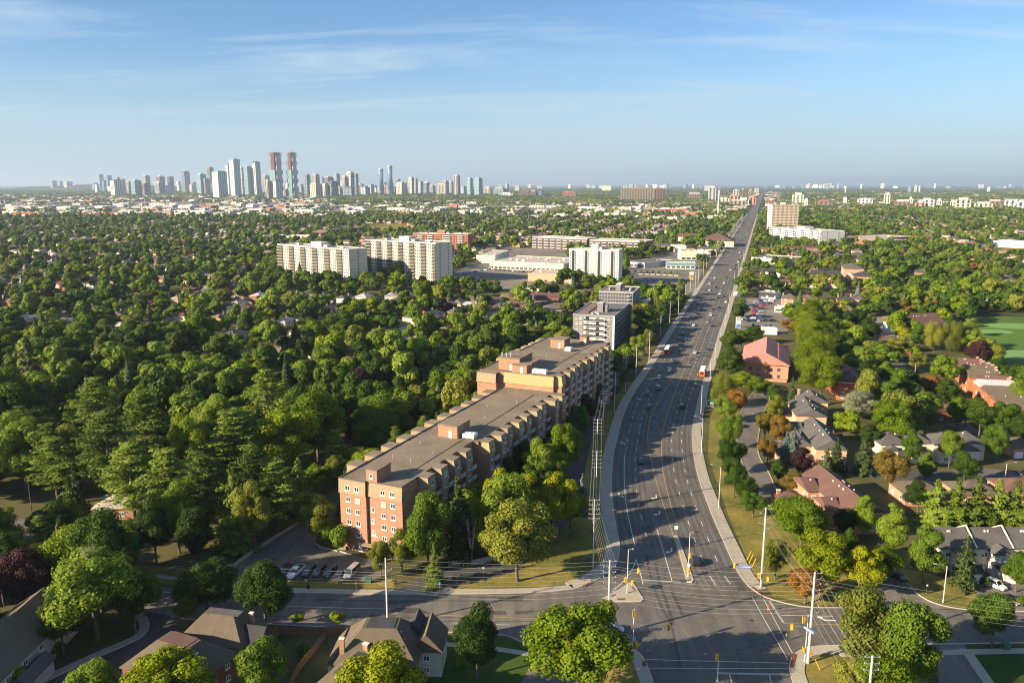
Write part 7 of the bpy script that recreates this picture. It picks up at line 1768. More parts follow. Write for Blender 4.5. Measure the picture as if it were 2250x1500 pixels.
dens = np.where((pq[:, 0] > 1700) & (pq[:, 1] < 428), .45, dens)
T = T[nr.rand(len(T)) < dens]; T = T[~pip(T[:, 0], T[:, 1], IND) | (nr.rand(len(T)) < .3)]
T = T[~((T[:, 0] > WL(T[:, 1]) - 30 - 40 * T[:, 2]) & (T[:, 0] < WL(T[:, 1]) + 60 + 40 * T[:, 2]))]
gn_scatter('distant_woods', libD, [(t[0], t[1], 0) for t in T], [R.randrange(4) for _ in T], [(t[2], t[2], 1.0 + .12 * (t[2] - 1)) for t in T], [(0, 0, R.uniform(0, 6.28)) for _ in T], 'far tree canopy running to the horizon')
print('clumps', len(T))
# ------------------------------------------------------------- suburban houses
RC = [(.15, .11, .075), (.20, .16, .12), (.13, .13, .13), (.30, .27, .23), (.12, .06, .045), (.40, .37, .33), (.17, .13, .09), (.09, .085, .085)]
randmat('suburb_roof', RC, .92); randmat('suburb_wall', [(.55, .50, .40), (.30, .14, .09), (.66, .63, .56), (.42, .25, .17), (.60, .45, .30)], .9)
RN = ['brown', 'tan', 'grey', 'pale grey', 'dark red', 'whitish', 'light brown', 'charcoal']
HP = []
for k, (w_, d_, h_, kind, ax_) in enumerate(((14, 9, 3.4, 'hip', 'x'), (12, 9.5, 5.6, 'hip', 'x'), (13, 9, 3.4, 'gable', 'x'), (9, 11, 4.6, 'gable', 'y'), (15, 10, 4.2, 'hip', 'x'))):
    w = MB(); wall_block(w, -w_ / 2, w_ / 2, -d_ / 2, d_ / 2, h_, 2.3, ax_, kind == 'gable', .5); w.box(w_ / 2 - 4.5, w_ / 2 + .8, -d_ / 2 - 2, -d_ / 2 - .01, 0, 2.6)
    r_ = MB(); roof_mesh(r_, -w_ / 2, w_ / 2, -d_ / 2, d_ / 2, h_, .5, 2.3, kind, ax_); roof_mesh(r_, w_ / 2 - 4.5, w_ / 2 + .8, -d_ / 2 - 2, -d_ / 2 + 1, 2.75, .3, .9, 'gable', 'y')
    c_ = MB(); c_.box(w_ * .2, w_ * .2 + .9, 1, 1.7, h_, h_ + 3.0)
    g_ = MB()
    for x in (-.32, -.05): g_.box(w_ * x - .7, w_ * x + .7, -d_ / 2 - .06, -d_ / 2 - .005, 1.0, 2.3)
    g_.box(w_ / 2 - 4, w_ / 2 - 1, -d_ / 2 - 2.06, -d_ / 2 - 2.005, .1, 2.2)
    HP.append((w.mesh('wall', 'suburb_wall'), r_.mesh('roof', 'suburb_roof'), c_.mesh('chimney', 'brick'), g_.mesh('window', 'white_paint')))
hpx = np.array([Q(h[0], h[1])[0] for h in HSE]); near = [i for i in range(len(HSE)) if -20 < hpx[i] < 2270][:270]; nset = set(near)
it = []
for i in near:
    x, y, a_ = HSE[i]; k = R.randrange(5); it.append((i, k))
LMh = LM
HLM = [('the cream apartment slabs', G(700, 600)), ('the white plaza tower', G(1310, 620)), ('the shopping mall', G(1150, 600)), ('the beige tower', G(1730, 500)), ('the golf course', G(2200, 740)), ('the left picture edge', G(20, 600)), ('the brick school', G(760, 515)), ('the brown-roofed hall', G(2040, 700))]
sortn = defaultdict(list)
for i, k in it:
    x, y, a_ = HSE[i]; j = min(range(len(HLM)), key=lambda q: hypot(HLM[q][1][0] - x, HLM[q][1][1] - y)); sortn[(k in (1,), k in (0, 1, 4), j)].append((hypot(HLM[j][1][0] - x, HLM[j][1][1] - y), i, k))
for (two, hip, j), l in sortn.items():
    l.sort()
    for rnk, (_, i, k) in enumerate(l):
        x, y, a_ = HSE[i]; dsc = ('two-storey ' if two else 'low ') + ('hip-roofed' if hip else 'gabled') + ' suburban house'
        if rnk < 12: lb, gr = f"{dsc}, {ORD[rnk]}nearest such to {HLM[j][0]}", None
        else: lb, gr = f"{dsc} among trees well away from {HLM[j][0]}", f"{dsc}s away from {HLM[j][0]}"
        root = thing('suburban_house', lb, 'house', (x, y, 0), a_ + R.uniform(-.05, .05), gr)
        me = HP[k]; obj('wall', me[0], root); rf = obj('roof', me[1], root); obj('chimney', me[2], rf); obj('window', me[3], root)
jn = []
for k, me4 in enumerate(HP):
    V = []; F_ = []; Mi = []; base = 0
    bm = bmesh.new(); 
    for mi, me in enumerate(me4):
        n0 = len(bm.faces); bm.from_mesh(me); bm.faces.ensure_lookup_table()
        for f in bm.faces[n0:]: f.material_index = mi
    me = bpy.data.meshes.new('house'); bm.to_mesh(me); bm.free()
    for mm in ('suburb_wall', 'suburb_roof', 'brick', 'white_paint'): me.materials.append(MATS[mm])
    jn.append(me)
libH = make_lib('house', jn)
rs = [i for i in range(len(HSE)) if i not in nset]
gn_scatter('suburban_houses', libH, [(HSE[i][0], HSE[i][1], 0) for i in rs], [R.randrange(5) for _ in rs], [(1, 1, 1)] * len(rs), [(0, 0, HSE[i][2]) for i in rs], 'distant suburban houses seen as small roofs between trees')
# farther roofs beyond the nearer suburbs
F2 = []
y = 2650.
while y < 9500:
    st = 36 * (1 + (y - 2650) / 3000); xm = y * .66; x = -xm
    while x < xm:
        if R.random() < .42: F2.append((x + R.uniform(0, st), y + R.uniform(0, st), st / 36))
        x += st
    y += st
F2 = np.array(F2); F2 = F2[~blocked(F2[:, 0], F2[:, 1]) & ~pip(F2[:, 0], F2[:, 1], IND)]; F2 = F2[~((F2[:, 0] > WL(F2[:, 1]) - 20) & (F2[:, 0] < WL(F2[:, 1]) + 50))]
gn_scatter('far_houses', libH, [(q[0], q[1], 0) for q in F2], [R.randrange(5) for _ in F2], [(1.1 * q[2] ** .5 * 1.3, 1.1 * q[2] ** .5 * 1.3, 1.5) for q in F2], [(0, 0, radians(-17) + R.choice([0, pi / 2, pi])) for _ in F2], 'faint far roofs spread across the plain')
# ================================================================ vehicles
def loft_body(mb, st):
    """st: (y, z0, z1, hw, hwtop) cross-sections, rounded shoulders"""
    vs = []; 
    for y, z0, z1, hw, ht in st:
        zm = z0 + (z1 - z0) * .6
        vs += [(-hw * .94, y, z0), (-hw, y, zm), (-ht, y, z1 - .03), (-ht * .85, y, z1), (ht * .85, y, z1), (ht, y, z1 - .03), (hw, y, zm), (hw * .94, y, z0)]
    n = 8; fs = []
    for i in range(len(st) - 1):
        for j in range(n):
            a = i * n + j; b = i * n + (j + 1) % n; fs.append((a, b, b + n, a + n))
    fs += [tuple(range(n - 1, -1, -1)), tuple(range((len(st) - 1) * n, len(st) * n))]
    mb.add(vs, fs)
def car_meshes(kind, col):
    body = MB(); glass = MB(); roof = MB()
    L, W, dims = {'sedan': (4.6, 1.82, (1.45, .92)), 'suv': (4.7, 1.9, (1.72, 1.05)), 'hatch': (4.1, 1.75, (1.5, .95)), 'pickup': (5.7, 2.0, (1.85, 1.1)), 'van': (5.3, 2.0, (2.1, 1.15))}[kind]
    Ht, zb = dims; h = L / 2; w = W / 2
    loft_body(body, [(-h, .35, zb - .22, w * .86, w * .8), (-h + .12, .25, zb - .05, w * .96, w * .9), (-h + .9, .24, zb, w, w * .95), (0, .24, zb + .02, w, w * .95), (h - 1.2, .24, zb - .03, w, w * .93), (h - .35, .25, zb - .16, w * .96, w * .86), (h, .35, zb - .34, w * .82, w * .74)])
    yr0, yr1, yf1, yf0 = {'sedan': (-h + .75, -h + 1.35, .25, 1.05), 'suv': (-h + .12, -h + .45, .45, 1.1), 'hatch': (-h + .12, -h + .6, .35, 1.05), 'pickup': (-.75, -.65, .75, 1.45), 'van': (-h + .06, -h + .2, 1.3, 1.9)}[kind]
    wt = w * .74; zt = Ht - .04
    base = [(-w * .9, yr0, zb - .02), (w * .9, yr0, zb - .02), (w * .9, yf0, zb - .04), (-w * .9, yf0, zb - .04)]; top = [(-wt, yr1, zt), (wt, yr1, zt), (wt, yf1, zt), (-wt, yf1, zt)]
    glass.add(base + top, [(0, 1, 5, 4), (1, 2, 6, 5), (2, 3, 7, 6), (3, 0, 4, 7)])
    roof.add([(-wt, yr1, zt), (wt, yr1, zt), (wt, yf1, zt), (-wt, yf1, zt), (-wt * .92, yr1 + .1, Ht), (wt * .92, yr1 + .1, Ht), (wt * .92, yf1 - .1, Ht), (-wt * .92, yf1 - .1, Ht)], [(0, 1, 5, 4), (1, 2, 6, 5), (2, 3, 7, 6), (3, 0, 4, 7), (4, 5, 6, 7)])
    for sx in (-1, 1):      # pillars
        for a, b in ((base[0], top[0]), (base[3], top[3])):
            roof.tube((a[0] * -sx, a[1], a[2]), (b[0] * -sx, b[1], b[2]), .05, n=4)
        my = (yr1 + yf1) / 2; roof.tube((sx * w * .91, my, zb), (sx * wt * 1.01, my, zt), .045, n=4)
    if kind == 'pickup':
        body.box(-w * .93, -w * .85, -h + .1, -.8, zb - .05, zb + .12); body.box(w * .85, w * .93, -h + .1, -.8, zb - .05, zb + .12); body.box(-w * .93, w * .93, -h + .05, -h + .13, zb - .05, zb + .12)
        bed = MB(); bed.box(-w * .84, w * .84, -h + .15, -.85, zb + .03, zb + .05)
    wh = MB(); wh.tube((-.11, 0, 0), (.11, 0, 0), .33, n=14)
    rim = MB(); rim.tube((-.12, 0, 0), (.12, 0, 0), .2, n=10)
    hl = MB(); hl.box(-.2, .2, -.05, .02, -.07, .07); tl = MB(); tl.box(-.18, .18, -.02, .05, -.08, .08)
    return dict(body=body.mesh('body', 'car_' + col), glass=glass.mesh('window', 'car_glass'), roof=roof.mesh('roof', 'car_' + col), wheel=wh.mesh('wheel', 'rubber'), rim=rim.mesh('rim', 'steel'), hl=hl.mesh('headlight', 'headlamp'), tl=tl.mesh('taillight', 'taillamp'),
                bed=(bed.mesh('load_bed', 'blackish') if kind == 'pickup' else None), h=h, w=w, zb=zb)
CM = {}
def car(x, y, hd, col, kind, label, group=None, z=.02):
    k = (kind, col)
    if k not in CM: CM[k] = car_meshes(kind, col)
    m_ = CM[k]
    r = thing('pickup_truck' if kind == 'pickup' else 'car' if kind != 'van' else 'van', label, 'pickup truck' if kind == 'pickup' else ('van' if kind == 'van' else 'car'), (x, y, z), hd, group)
    b = obj('body', m_['body'], r); obj('window', m_['glass'], r); obj('roof', m_['roof'], r)
    if m_['bed']: obj('load_bed', m_['bed'], r)
    if hypot(x, y) < 520:
        for sx in (-1, 1):
            for sy in (-1, 1):
                w_ = obj('wheel', m_['wheel'], r, (sx * (m_['w'] - .08), sy * m_['h'] * .62, .33)); obj('rim', m_['rim'], w_)
            obj('headlight', m_['hl'], r, (sx * m_['w'] * .6, m_['h'] - .03, m_['zb'] - .42)); obj('taillight', m_['tl'], r, (sx * m_['w'] * .62, -m_['h'] + .02, m_['zb'] - .28))
    return r
CN = dict(white='white', silver='silver', grey='dark grey', black='black', blue='blue', red='red', navy='navy', green='bright green'); KN = dict(sedan='saloon car', suv='sport utility vehicle', hatch='hatchback', pickup='pickup truck', van='van')
def roadhead(y):        # heading of the arterial at distance y
    pts = [p for p in EE]; 
    for a, b in zip(pts, pts[1:]):
        if (a[1] - y) * (b[1] - y) <= 0 and a[1] != b[1]: return atan2(a[1] - b[1], a[0] - b[0]) - pi / 2
    return -radians(17.4)
CARS = [(1426, 895, 'black', 'sedan'), (1498, 895, 'black', 'suv'), (1422, 867, 'black', 'sedan'), (1447, 856, 'navy', 'suv'), (1448, 831, 'silver', 'sedan'), (1471, 815, 'white', 'sedan'), (1483, 796, 'grey', 'sedan'), (1527, 776, 'white', 'sedan'), (1495, 770, 'black', 'sedan'), (1555, 769, 'blue', 'hatch'),
        (1493, 758, 'grey', 'sedan'), (1493, 746, 'black', 'sedan'), (1507, 748, 'navy', 'sedan'), (1500, 735, 'black', 'suv'), (1509, 716, 'black', 'sedan'), (1524, 716, 'white', 'sedan'), (1566, 717, 'black', 'sedan'), (1555, 709, 'silver', 'sedan'), (1519, 698, 'silver', 'hatch'), (1534, 691, 'black', 'suv'), (1526, 688, 'grey', 'sedan'),
        (1562, 693, 'white', 'suv'), (1541, 680, 'grey', 'sedan'), (1566, 680, 'grey', 'sedan'), (1579, 677, 'navy', 'sedan'), (1595, 665, 'white', 'sedan'), (1533, 669, 'black', 'sedan'), (1578, 655, 'black', 'suv'), (1590, 652, 'navy', 'sedan'), (1581, 647, 'white', 'sedan'), (1584, 640, 'silver', 'sedan'), (1559, 639, 'white', 'sedan'), (1573, 632, 'black', 'sedan'),
        (1591, 623, 'white', 'sedan'), (1559, 624, 'white', 'hatch'), (1570, 612, 'white', 'sedan'), (1596, 610, 'black', 'sedan'), (1605, 594, 'white', 'sedan'), (1614, 585, 'red', 'sedan'), (1616, 590, 'grey', 'sedan'), (1408, 1016, 'black', 'sedan'), (1622, 576, 'white', 'sedan'), (1617, 583, 'black', 'sedan')]
rr = random.Random(17)
for i in range(24):
    py = 452 + 122 * (i + rr.random()) / 24; yy = G(1500, py)[1]; xx = WL(yy) + rr.choice([2.2, 5.6, 9, 18.5, 22, 25.6]); q = Q(xx, yy)
    CARS.append((q[0], q[1], rr.choice(['white', 'black', 'silver', 'grey', 'white', 'red', 'navy']), rr.choice(['sedan', 'suv', 'hatch'])))
LBL = {}
items = sorted(CARS, key=lambda c: -c[1])
for (px, py, col, kind) in items:
    x, y = G(px, py); mid = (WL(y) + 14) if y > 460 else (G(1480, 850)[0] if y > 300 else 44)
    ce = [p for p in EE if p[1] > y][-1][0] if y < 460 else WL(y) + 29
    south = x < (ce - 12.5)
    k = (col, south); LBL[k] = LBL.get(k, 0) + 1; n_ = LBL[k]
    way = 'coming towards the junction' if south else 'driving away'
    lab = f"{CN[col]} {KN[kind]} {way}, {ORD[n_ - 1] + 'nearest' if n_ > 1 else 'nearest'} of that colour on the arterial" if n_ < 14 else f"{CN[col]} car {way} far along the arterial"
    hd = roadhead(y) + (pi if south else 0)
    car(x, y, hd, col, kind, lab, None if n_ < 14 else f"{CN[col]} cars far along the arterial")
car(*G(1526, 1236), roadhead(175) * .3, 'black', 'suv', 'black sport utility vehicle driving away beside the median signal pole')
car(*G(1349, 1386), radians(-96), 'silver', 'hatch', 'silver car waiting beside the junction pole, half behind the maple')
car(*G(1372, 1408), radians(-96), 'navy', 'sedan', 'dark blue car waiting at the stop line beside the bottom left signal')
for i, (px, py, col, kind, lab) in enumerate([(627, 1259, 'black', 'suv', 'black car leftmost in the row before the apartment block'), (650, 1261, 'white', 'pickup', 'white pickup truck with black bed, second in the parked row'), (679, 1260, 'grey', 'suv', 'dark grey car third in the parked row beside the white pickup'), (702, 1260, 'grey', 'suv', 'dark grey car in the middle of the parked row'),
                                              (725, 1261, 'grey', 'suv', 'dark grey car with pale plate, fifth in the parked row'), (749, 1262, 'black', 'sedan', 'black car sixth in the parked row before the silver one'), (774, 1262, 'silver', 'van', 'silver van rightmost in the row before the apartment block')]):
    car(*G(px, py), radians(168 - 6), col, kind, lab, z=.028)
for (px, py, hd, col, kind, lab) in [(1972, 1270, 205, 'black', 'sedan', 'black car parked at the kerb of the side street mouth'), (2155, 1280, 200, 'black', 'suv', 'black car in the drive left of the white one'), (2187, 1289, 205, 'white', 'suv', 'white sport utility vehicle in the townhouse drive'), (2222, 1322, 215, 'black', 'sedan', 'black saloon car with its shadow near the right kerb'),
                                     (1962, 1340, 200, 'grey', 'sedan', 'grey car half under the big clump at the side street'), (1628, 937, -10, 'grey', 'sedan', 'dark car on the side street under the feathery trees'), (1714, 1004, 80, 'navy', 'suv', 'blue car in the drive behind the side street lamp'), (1737, 905, 80, 'silver', 'sedan', 'silver car by the upper peach townhouses'), (1740, 925, 80, 'blue', 'sedan', 'blue car parked left of the peach townhouses'),
                                     (1965, 790, 180, 'black', 'sedan', 'black car at the top of the upper street'), (2052, 862, 190, 'black', 'suv', 'black car at the kerb of the upper street'), (2252, 1042, 80, 'black', 'sedan', 'dark car cut by the right edge'), (1988, 888, 0, 'red', 'hatch', 'red car by the kerb below the orange townhouses'),
                                     (290, 1262, 75, 'green', 'sedan', 'bright green car parked behind the street corner tree'), (105, 862, 100, 'white', 'sedan', 'white car before the cream bungalow in the woods'), (148, 868, 95, 'red', 'suv', 'red car before the cream bungalow in the woods'), (128, 872, 80, 'silver', 'sedan', 'silver car left of the red one in the woods'),
                                     (818, 812, 70, 'silver', 'sedan', 'silver car on the woods drive below the utility pole'), (812, 800, 70, 'black', 'sedan', 'black car on the woods drive below the utility pole'), (480, 915, 60, 'silver', 'suv', 'silver car in the dark drive by the pale hipped roof'), (455, 922, 60, 'black', 'sedan', 'black car in the dark drive by the pale hipped roof'), (555, 800, 90, 'blue', 'sedan', 'blue car at the end of the woods driveway')]:
    car(*G(px, py), radians(hd), col, kind, lab)
for i in range(5):
    car(*G(1226 + 6 * i, 737 - 4 * i), radians(70), ['silver', 'black', 'navy', 'black', 'grey'][i], 'sedan', ['silver', 'black', 'navy', 'black', 'dark grey'][i] + f" car, {ORD[i] or 'first '}from the near end behind the brick block")
# rows of cars in the car parks
rows = [((1622, 694), (1634, 664), 7), ((1654, 700), (1662, 662), 9), ((1668, 698), (1678, 662), 7), ((1690, 668), (1704, 640), 6), ((1640, 706), (1702, 706), 6), ((1668, 662), (1694, 660), 4), ((1625, 703), (1634, 700), 2), ((1655, 716), (1695, 718), 3),
        ((1379, 613), (1408, 617), 3), ((1425, 617), (1460, 619), 4), ((1425, 636), (1455, 640), 5), ((1430, 630), (1455, 632), 4), ((1020, 602), (1090, 590), 7), ((1080, 592), (1150, 598), 8), ((1010, 615), (1060, 610), 5), ((1500, 570), (1545, 570), 5), ((1385, 585), (1400, 585), 2), ((1555, 560), (1575, 556), 3), ((1160, 612), (1215, 620), 5)]
ci = 0; LOTN = {}
for (a, b, n) in rows:
    A_, B_ = G(*a), G(*b); hd = atan2(B_[1] - A_[1], B_[0] - A_[0])
    for i in range(n):
        t = i / max(1, n - 1); col = rr.choice(['white', 'white', 'silver', 'black', 'navy', 'grey', 'blue', 'red' if rr.random() < .3 else 'silver']); kind = rr.choice(['sedan', 'suv', 'hatch'])
        lot = 'in the dealer car park' if a[0] > 1600 else ('in the plaza car park' if a[0] > 1300 else 'in the mall car park')
        k = (col, kind, lot); LOTN[k] = LOTN.get(k, 0) + 1
        car(A_[0] + (B_[0] - A_[0]) * t + rr.uniform(-.4, .4), A_[1] + (B_[1] - A_[1]) * t, hd, col, kind, f"{CN[col]} {KN[kind]} {lot}", f"{CN[col]} {KN[kind]}s {lot}")
# buses
def bus(x, y, hd, col, lab):
    r = thing('bus', lab, 'bus', (x, y, .02), hd)
    g = MB(); g.prism([(-1.25, -6), (1.25, -6), (1.27, -5.8), (1.27, 5.7), (1.15, 6.05), (-1.15, 6.05), (-1.27, 5.7), (-1.27, -5.8)], .35, 2.95, bottom=True); g.build('body', col, r)
    g = MB(); g.prism([(-1.2, -5.9), (1.2, -5.9), (1.2, 5.9), (-1.2, 5.9)], 2.953, 3.12); rf = g.build('roof', 'white_paint', r)
    for y0, y1, h in ((-5, -3, .35), (-1.2, 1.0, .25), (2.6, 3.8, .3)):
        g = MB(); g.box(-.8, .8, y0, y1, 3.123, 3.12 + h); g.build('roof_pod', 'white_paint', rf)
    for sx in (-1, 1):
        for i in range(7):
            g = MB(); y0 = -5.4 + i * 1.55; x0 = sx * 1.275; g.box(min(x0, x0 + sx * .02), max(x0, x0 + sx * .02), y0, y0 + 1.4, 1.45, 2.5); g.build('window', 'car_glass', r)
        for sy in (-3.6, 3.4):
            g = MB(); g.tube((-.15, 0, 0), (.15, 0, 0), .48, n=14); g.build('wheel', 'rubber', r, (sx * 1.16, sy, .48))
        g = MB(); g.box(-.2, .2, -.02, .04, -.1, .1); g.build('headlight', 'headlamp', r, (sx * .9, 6.05, .8))
        g = MB(); g.box(-.15, .15, -.04, .02, -.2, .2); g.build('taillight', 'taillamp', r, (sx * 1.0, -6.02, 1.0))
        g = MB(); x0 = sx * 1.272; g.box(min(x0, x0 + sx * .015), max(x0, x0 + sx * .015), -5.6, 5.4, .95, 1.3); g.build('side_stripe', 'white_paint', r)
    g = MB(); g.box(-1.05, 1.05, 6.03, 6.08, 1.3, 2.6); g.build('windscreen', 'car_glass', r)
    g = MB(); g.box(-.8, .8, -6.04, -6.002, 1.6, 2.5); g.build('rear_window', 'car_glass', r)
    g = MB(); g.box(-.9, .9, -6.04, -6.002, .6, 1.4); g.build('engine_grille', 'bus_orange', r)
bus(*G(1466, 775), roadhead(425) + pi, 'bus_red', 'dark red bus with white roof in the kerb lane coming towards the junction')
bus(*G(1544, 823), roadhead(375), 'bus_orange', 'orange-red bus with white roof driving away past the street lamp')
# ================================================================ poles, wires, lamps, signals, people
def curve_wire(name, a, b, sag, label, group=None, r=.013, n=14):
    g = MB(); pts = []
    for i in range(n + 1):
        t = i / n; p = Vector(a).lerp(Vector(b), t); p.z -= sag * 4 * t * (1 - t); pts.append(p)
    g.path(pts, r, 4); o = g.build(name, 'cable'); tag(o, label, 'cable', group); return o
def upole(px, yb, yt, label, arms=(0,), n_ins=6, base=None, arm_len=1.3, hd=0, r=.22, mat='concrete_pole', group=None):
    p = P(px, yb); h = ZT(p, yt)
    root = thing('utility_pole', label, 'utility pole', (p.x, p.y, 0), hd, group)
    g = MB(); g.tube((0, 0, -.1), (0, 0, h), r, r * .62, 10); g.build('pole', mat, root)
    for k in range(n_ins):
        z = h - .25 - k * 1.15
        if arms:
            s = 1 if 0 in arms else (-1) ** k
            g = MB()
            if 'both' in arms: g.box(-arm_len, arm_len, -.05, .05, z - .06, z + .06)
            else: g.tube((0, 0, z - .25), (s * arm_len * .8, 0, z), .05, n=6)
            c = g.build('crossarm', 'steel', root)
            for sx in ((-1, 1) if 'both' in arms else (s,)):
                q = MB(); q.tube((sx * arm_len * .92, 0, z + .0), (sx * arm_len * .92, 0, z + .28), .07, .05, 8); q.build('insulator', 'grey_light', c)
    return p, h, root
def street_lamp(px, yb, yt, dirx, label, group=None, diry=0, arm=2.4, mat='concrete_pole'):
    p = P(px, yb); h = ZT(p, yt)
    r = thing('street_lamp', label, 'street lamp', (p.x, p.y, 0), atan2(diry, dirx), group)
    g = MB(); g.tube((0, 0, -.05), (0, 0, h * .94), .13, .08, 8); g.build('pole', mat, r)
    g = MB(); g.path([(0, 0, h * .92), (arm * .4, 0, h * .97), (arm, 0, h)], .05, 6); g.build('arm', 'steel', r)
    g = MB(); g.prism([(arm - .1, -.12), (arm + .55, -.16), (arm + .62, 0), (arm + .55, .16), (arm - .1, .12)], h - .06, h + .07); g.build('lamp_head', 'grey_light', r)
    return r
GP = 'utility poles along the arterial'
pa, ha, _ = upole(1336, 1398, 1230, 'tall concrete pole with many crossarms at the left junction corner', ('both',), 6, r=.27)
pc, hc_, _ = upole(852, 1376, 1225, 'concrete pole with white brackets behind the corner house', ('x',), 7, r=.24)
pb, hb_, _ = upole(1672, 1288, 1115, 'tall concrete pole with side brackets by the blue street sign', ('x',), 6, r=.27)
pd_, hd_, _ = upole(1775, 1456, 1256, 'tallest concrete pole at the right junction corner with an orange marker', (0,), 8, r=.28)
pe, he_, _ = upole(1900, 1620, 1440, 'concrete pole rising from the bottom edge among the olive trees', ('both',), 3, r=.26)
prev = None; ROW = [(1303, 1250, 1096), (1309, 1122, 990), (1311, 1034, 920), (1325, 955, 857), (1350, 907, 817), (1374, 861, 785), (1397, 837, 758), (1426, 796, 727), (1451, 742, 692), (1471, 722, 663), (1490, 695, 640), (1505, 672, 622), (1516, 655, 600), (1527, 640, 596), (1534, 623, 583), (1545, 608, 570), (1552, 594, 560), (1560, 583, 550)]
rowp = []
for i, (x, b, t) in enumerate(ROW):
    lab = f"slim concrete pole in the row left of the arterial, {ORD[i] + 'nearest' if i else 'nearest'} to the junction" if i < 16 else 'slim concrete pole far along the row left of the arterial'
    p, h, _ = upole(x, b, t, lab, ('both',) if i < 6 else ('x',), 5 if i < 5 else 3 if i < 10 else 1, r=.16, group=GP); rowp.append((p, h))
far = []
for i in range(26):
    y = 1010 + i * 46; x = WL(y) - 5; q = Q(x, y); h = 14
    root = thing('utility_pole', 'slim pale pole in the far row left of the straight road', 'utility pole', (x, y, 0), 0, 'poles in the far row left of the straight road')
    g = MB(); g.tube((0, 0, -.1), (0, 0, h), .24, .16, 6); g.build('pole', 'concrete_pole', root); rowp.append((Vector((x, y, 0)), h)) if i < 4 else None
GW = 'wires strung along the pole row left of the arterial'
for i in range(min(11, len(rowp) - 1)):
    (p, h), (q, k) = rowp[i], rowp[i + 1]
    for j in range(5 if i < 7 else 3):
        for sx in ((-1.15, 1.15) if j < 2 and i < 5 else (-.5,)):
            curve_wire('overhead_wire', (p.x + sx, p.y, h - .1 - 1.15 * j), (q.x + sx, q.y, k - .1 - 1.15 * j), .6, 'thin wire running between the poles left of the arterial', GW, r=.013, n=8)
def fan(a, ha, b, hb, n, dz, sag, label, group, ax_=0, bx=0, r=.013):
    for j in range(n): curve_wire('overhead_wire', (a.x + ax_ * (-1) ** j, a.y, ha - .2 - dz * j), (b.x + bx * (-1) ** j, b.y, hb - .2 - dz * j), sag + .12 * j, label, group, r)
fan(pc, hc_, pa, ha, 9, .85, .9, 'pale wire spanning left of the junction above the cross street', 'wires over the left cross street', 1, 1.1)
fan(pa, ha, pd_, hd_, 10, .85, .9, 'pale wire spanning the junction between the two tall poles', 'wires spanning the junction', 1.1, 1)
fan(pa, ha, rowp[0][0], rowp[0][1], 7, .8, .5, 'wire fanning up from the junction pole to the row', 'wires fanning from the left junction pole', 1, .5)
fan(pd_, hd_, pe, he_, 8, .9, .8, 'steep wire running down to the bottom edge pole', 'wires at the bottom right corner', 1.0, 1.0)
fan(pb, hb_, pd_, hd_, 5, 1.1, .6, 'wire between the two poles right of the junction', 'wires right of the junction', .6, .6)
fan(pd_, hd_, Vector((120, 128, 0)), 15, 5, 1.0, 1.0, 'wire leaving the right junction pole towards the bottom right', 'wires leaving to the bottom right', .8, .5)
pl, hl_, _ = upole(190, 1275, 1198, 'wooden utility pole with insulators behind the ragged spruce', ('both',), 2, r=.16, mat='bark')
fan(pl, hl_, pc, hc_ - 3, 5, .6, 1.4, 'wire sagging over the shaded verge at left', 'wires over the shaded verge at left')
for (x, b, t, lab) in [(75, 1165, 1050, 'wooden pole with a lamp beside the pale street patch'), (815, 812, 775, 'brown wooden pole in the woods clearing'), (545, 790, 752, 'wooden pole by the woods driveway'), (76, 730, 702, 'wooden pole at the upper left of the woods'), (298, 862, 808, 'wooden pole among the left pines')]:
    upole(x, b, t, lab, (), 0, r=.15, mat='bark')
pw = [P(-40, 700), P(76, 730), P(330, 745), P(490, 770), P(600, 790)]
for a, b in zip(pw, pw[1:]): fan(a, 10.5, b, 10.5, 2, .8, 1.2, 'wire strung through the upper left woods', 'wires through the upper left woods', .5, .5, .02)
# lamps
for i, (x, b, t) in enumerate([(1579, 1116, 1020), (1541, 998, 914), (1540, 912, 842), (1560, 838, 787), (1571, 790, 753), (1583, 752, 720), (1593, 715, 688), (1600, 690, 665), (1603, 660, 636), (1613, 625, 596), (1622, 600, 577), (1633, 572, 550)]):
    street_lamp(x, b, t, -1, f"street lamp right of the arterial with arm over the road, {ORD[i] + 'nearest' if i else 'nearest'} to the junction", 'street lamps right of the arterial')
for (x, b, t, dx_, lab) in [(1692, 1019, 968, 1, 'short concrete lamp in the bend of the side street'), (1687, 925, 868, -1, 'lamp at the head of the side street'), (2072, 1323, 1238, -1, 'concrete street lamp on the townhouse lawn'), (2207, 1062, 1015, 1, 'pale lamp post at the right edge street'), (2074, 878, 852, -1, 'curved-arm lamp below the orange townhouses'),
                            (2009, 832, 797, -1, 'curved-arm lamp beside the upper street'), (395, 1352, 1300, -1, 'lamp with curved arm left of the dense upright tree')]:
    street_lamp(x, b, t, dx_, lab)
for (x, yb, yt, side, lab) in [(1303, 1250, 1172, 1, 'lamp arm'), (1309, 1122, 1043, 1, 'lamp arm')]:
    pass
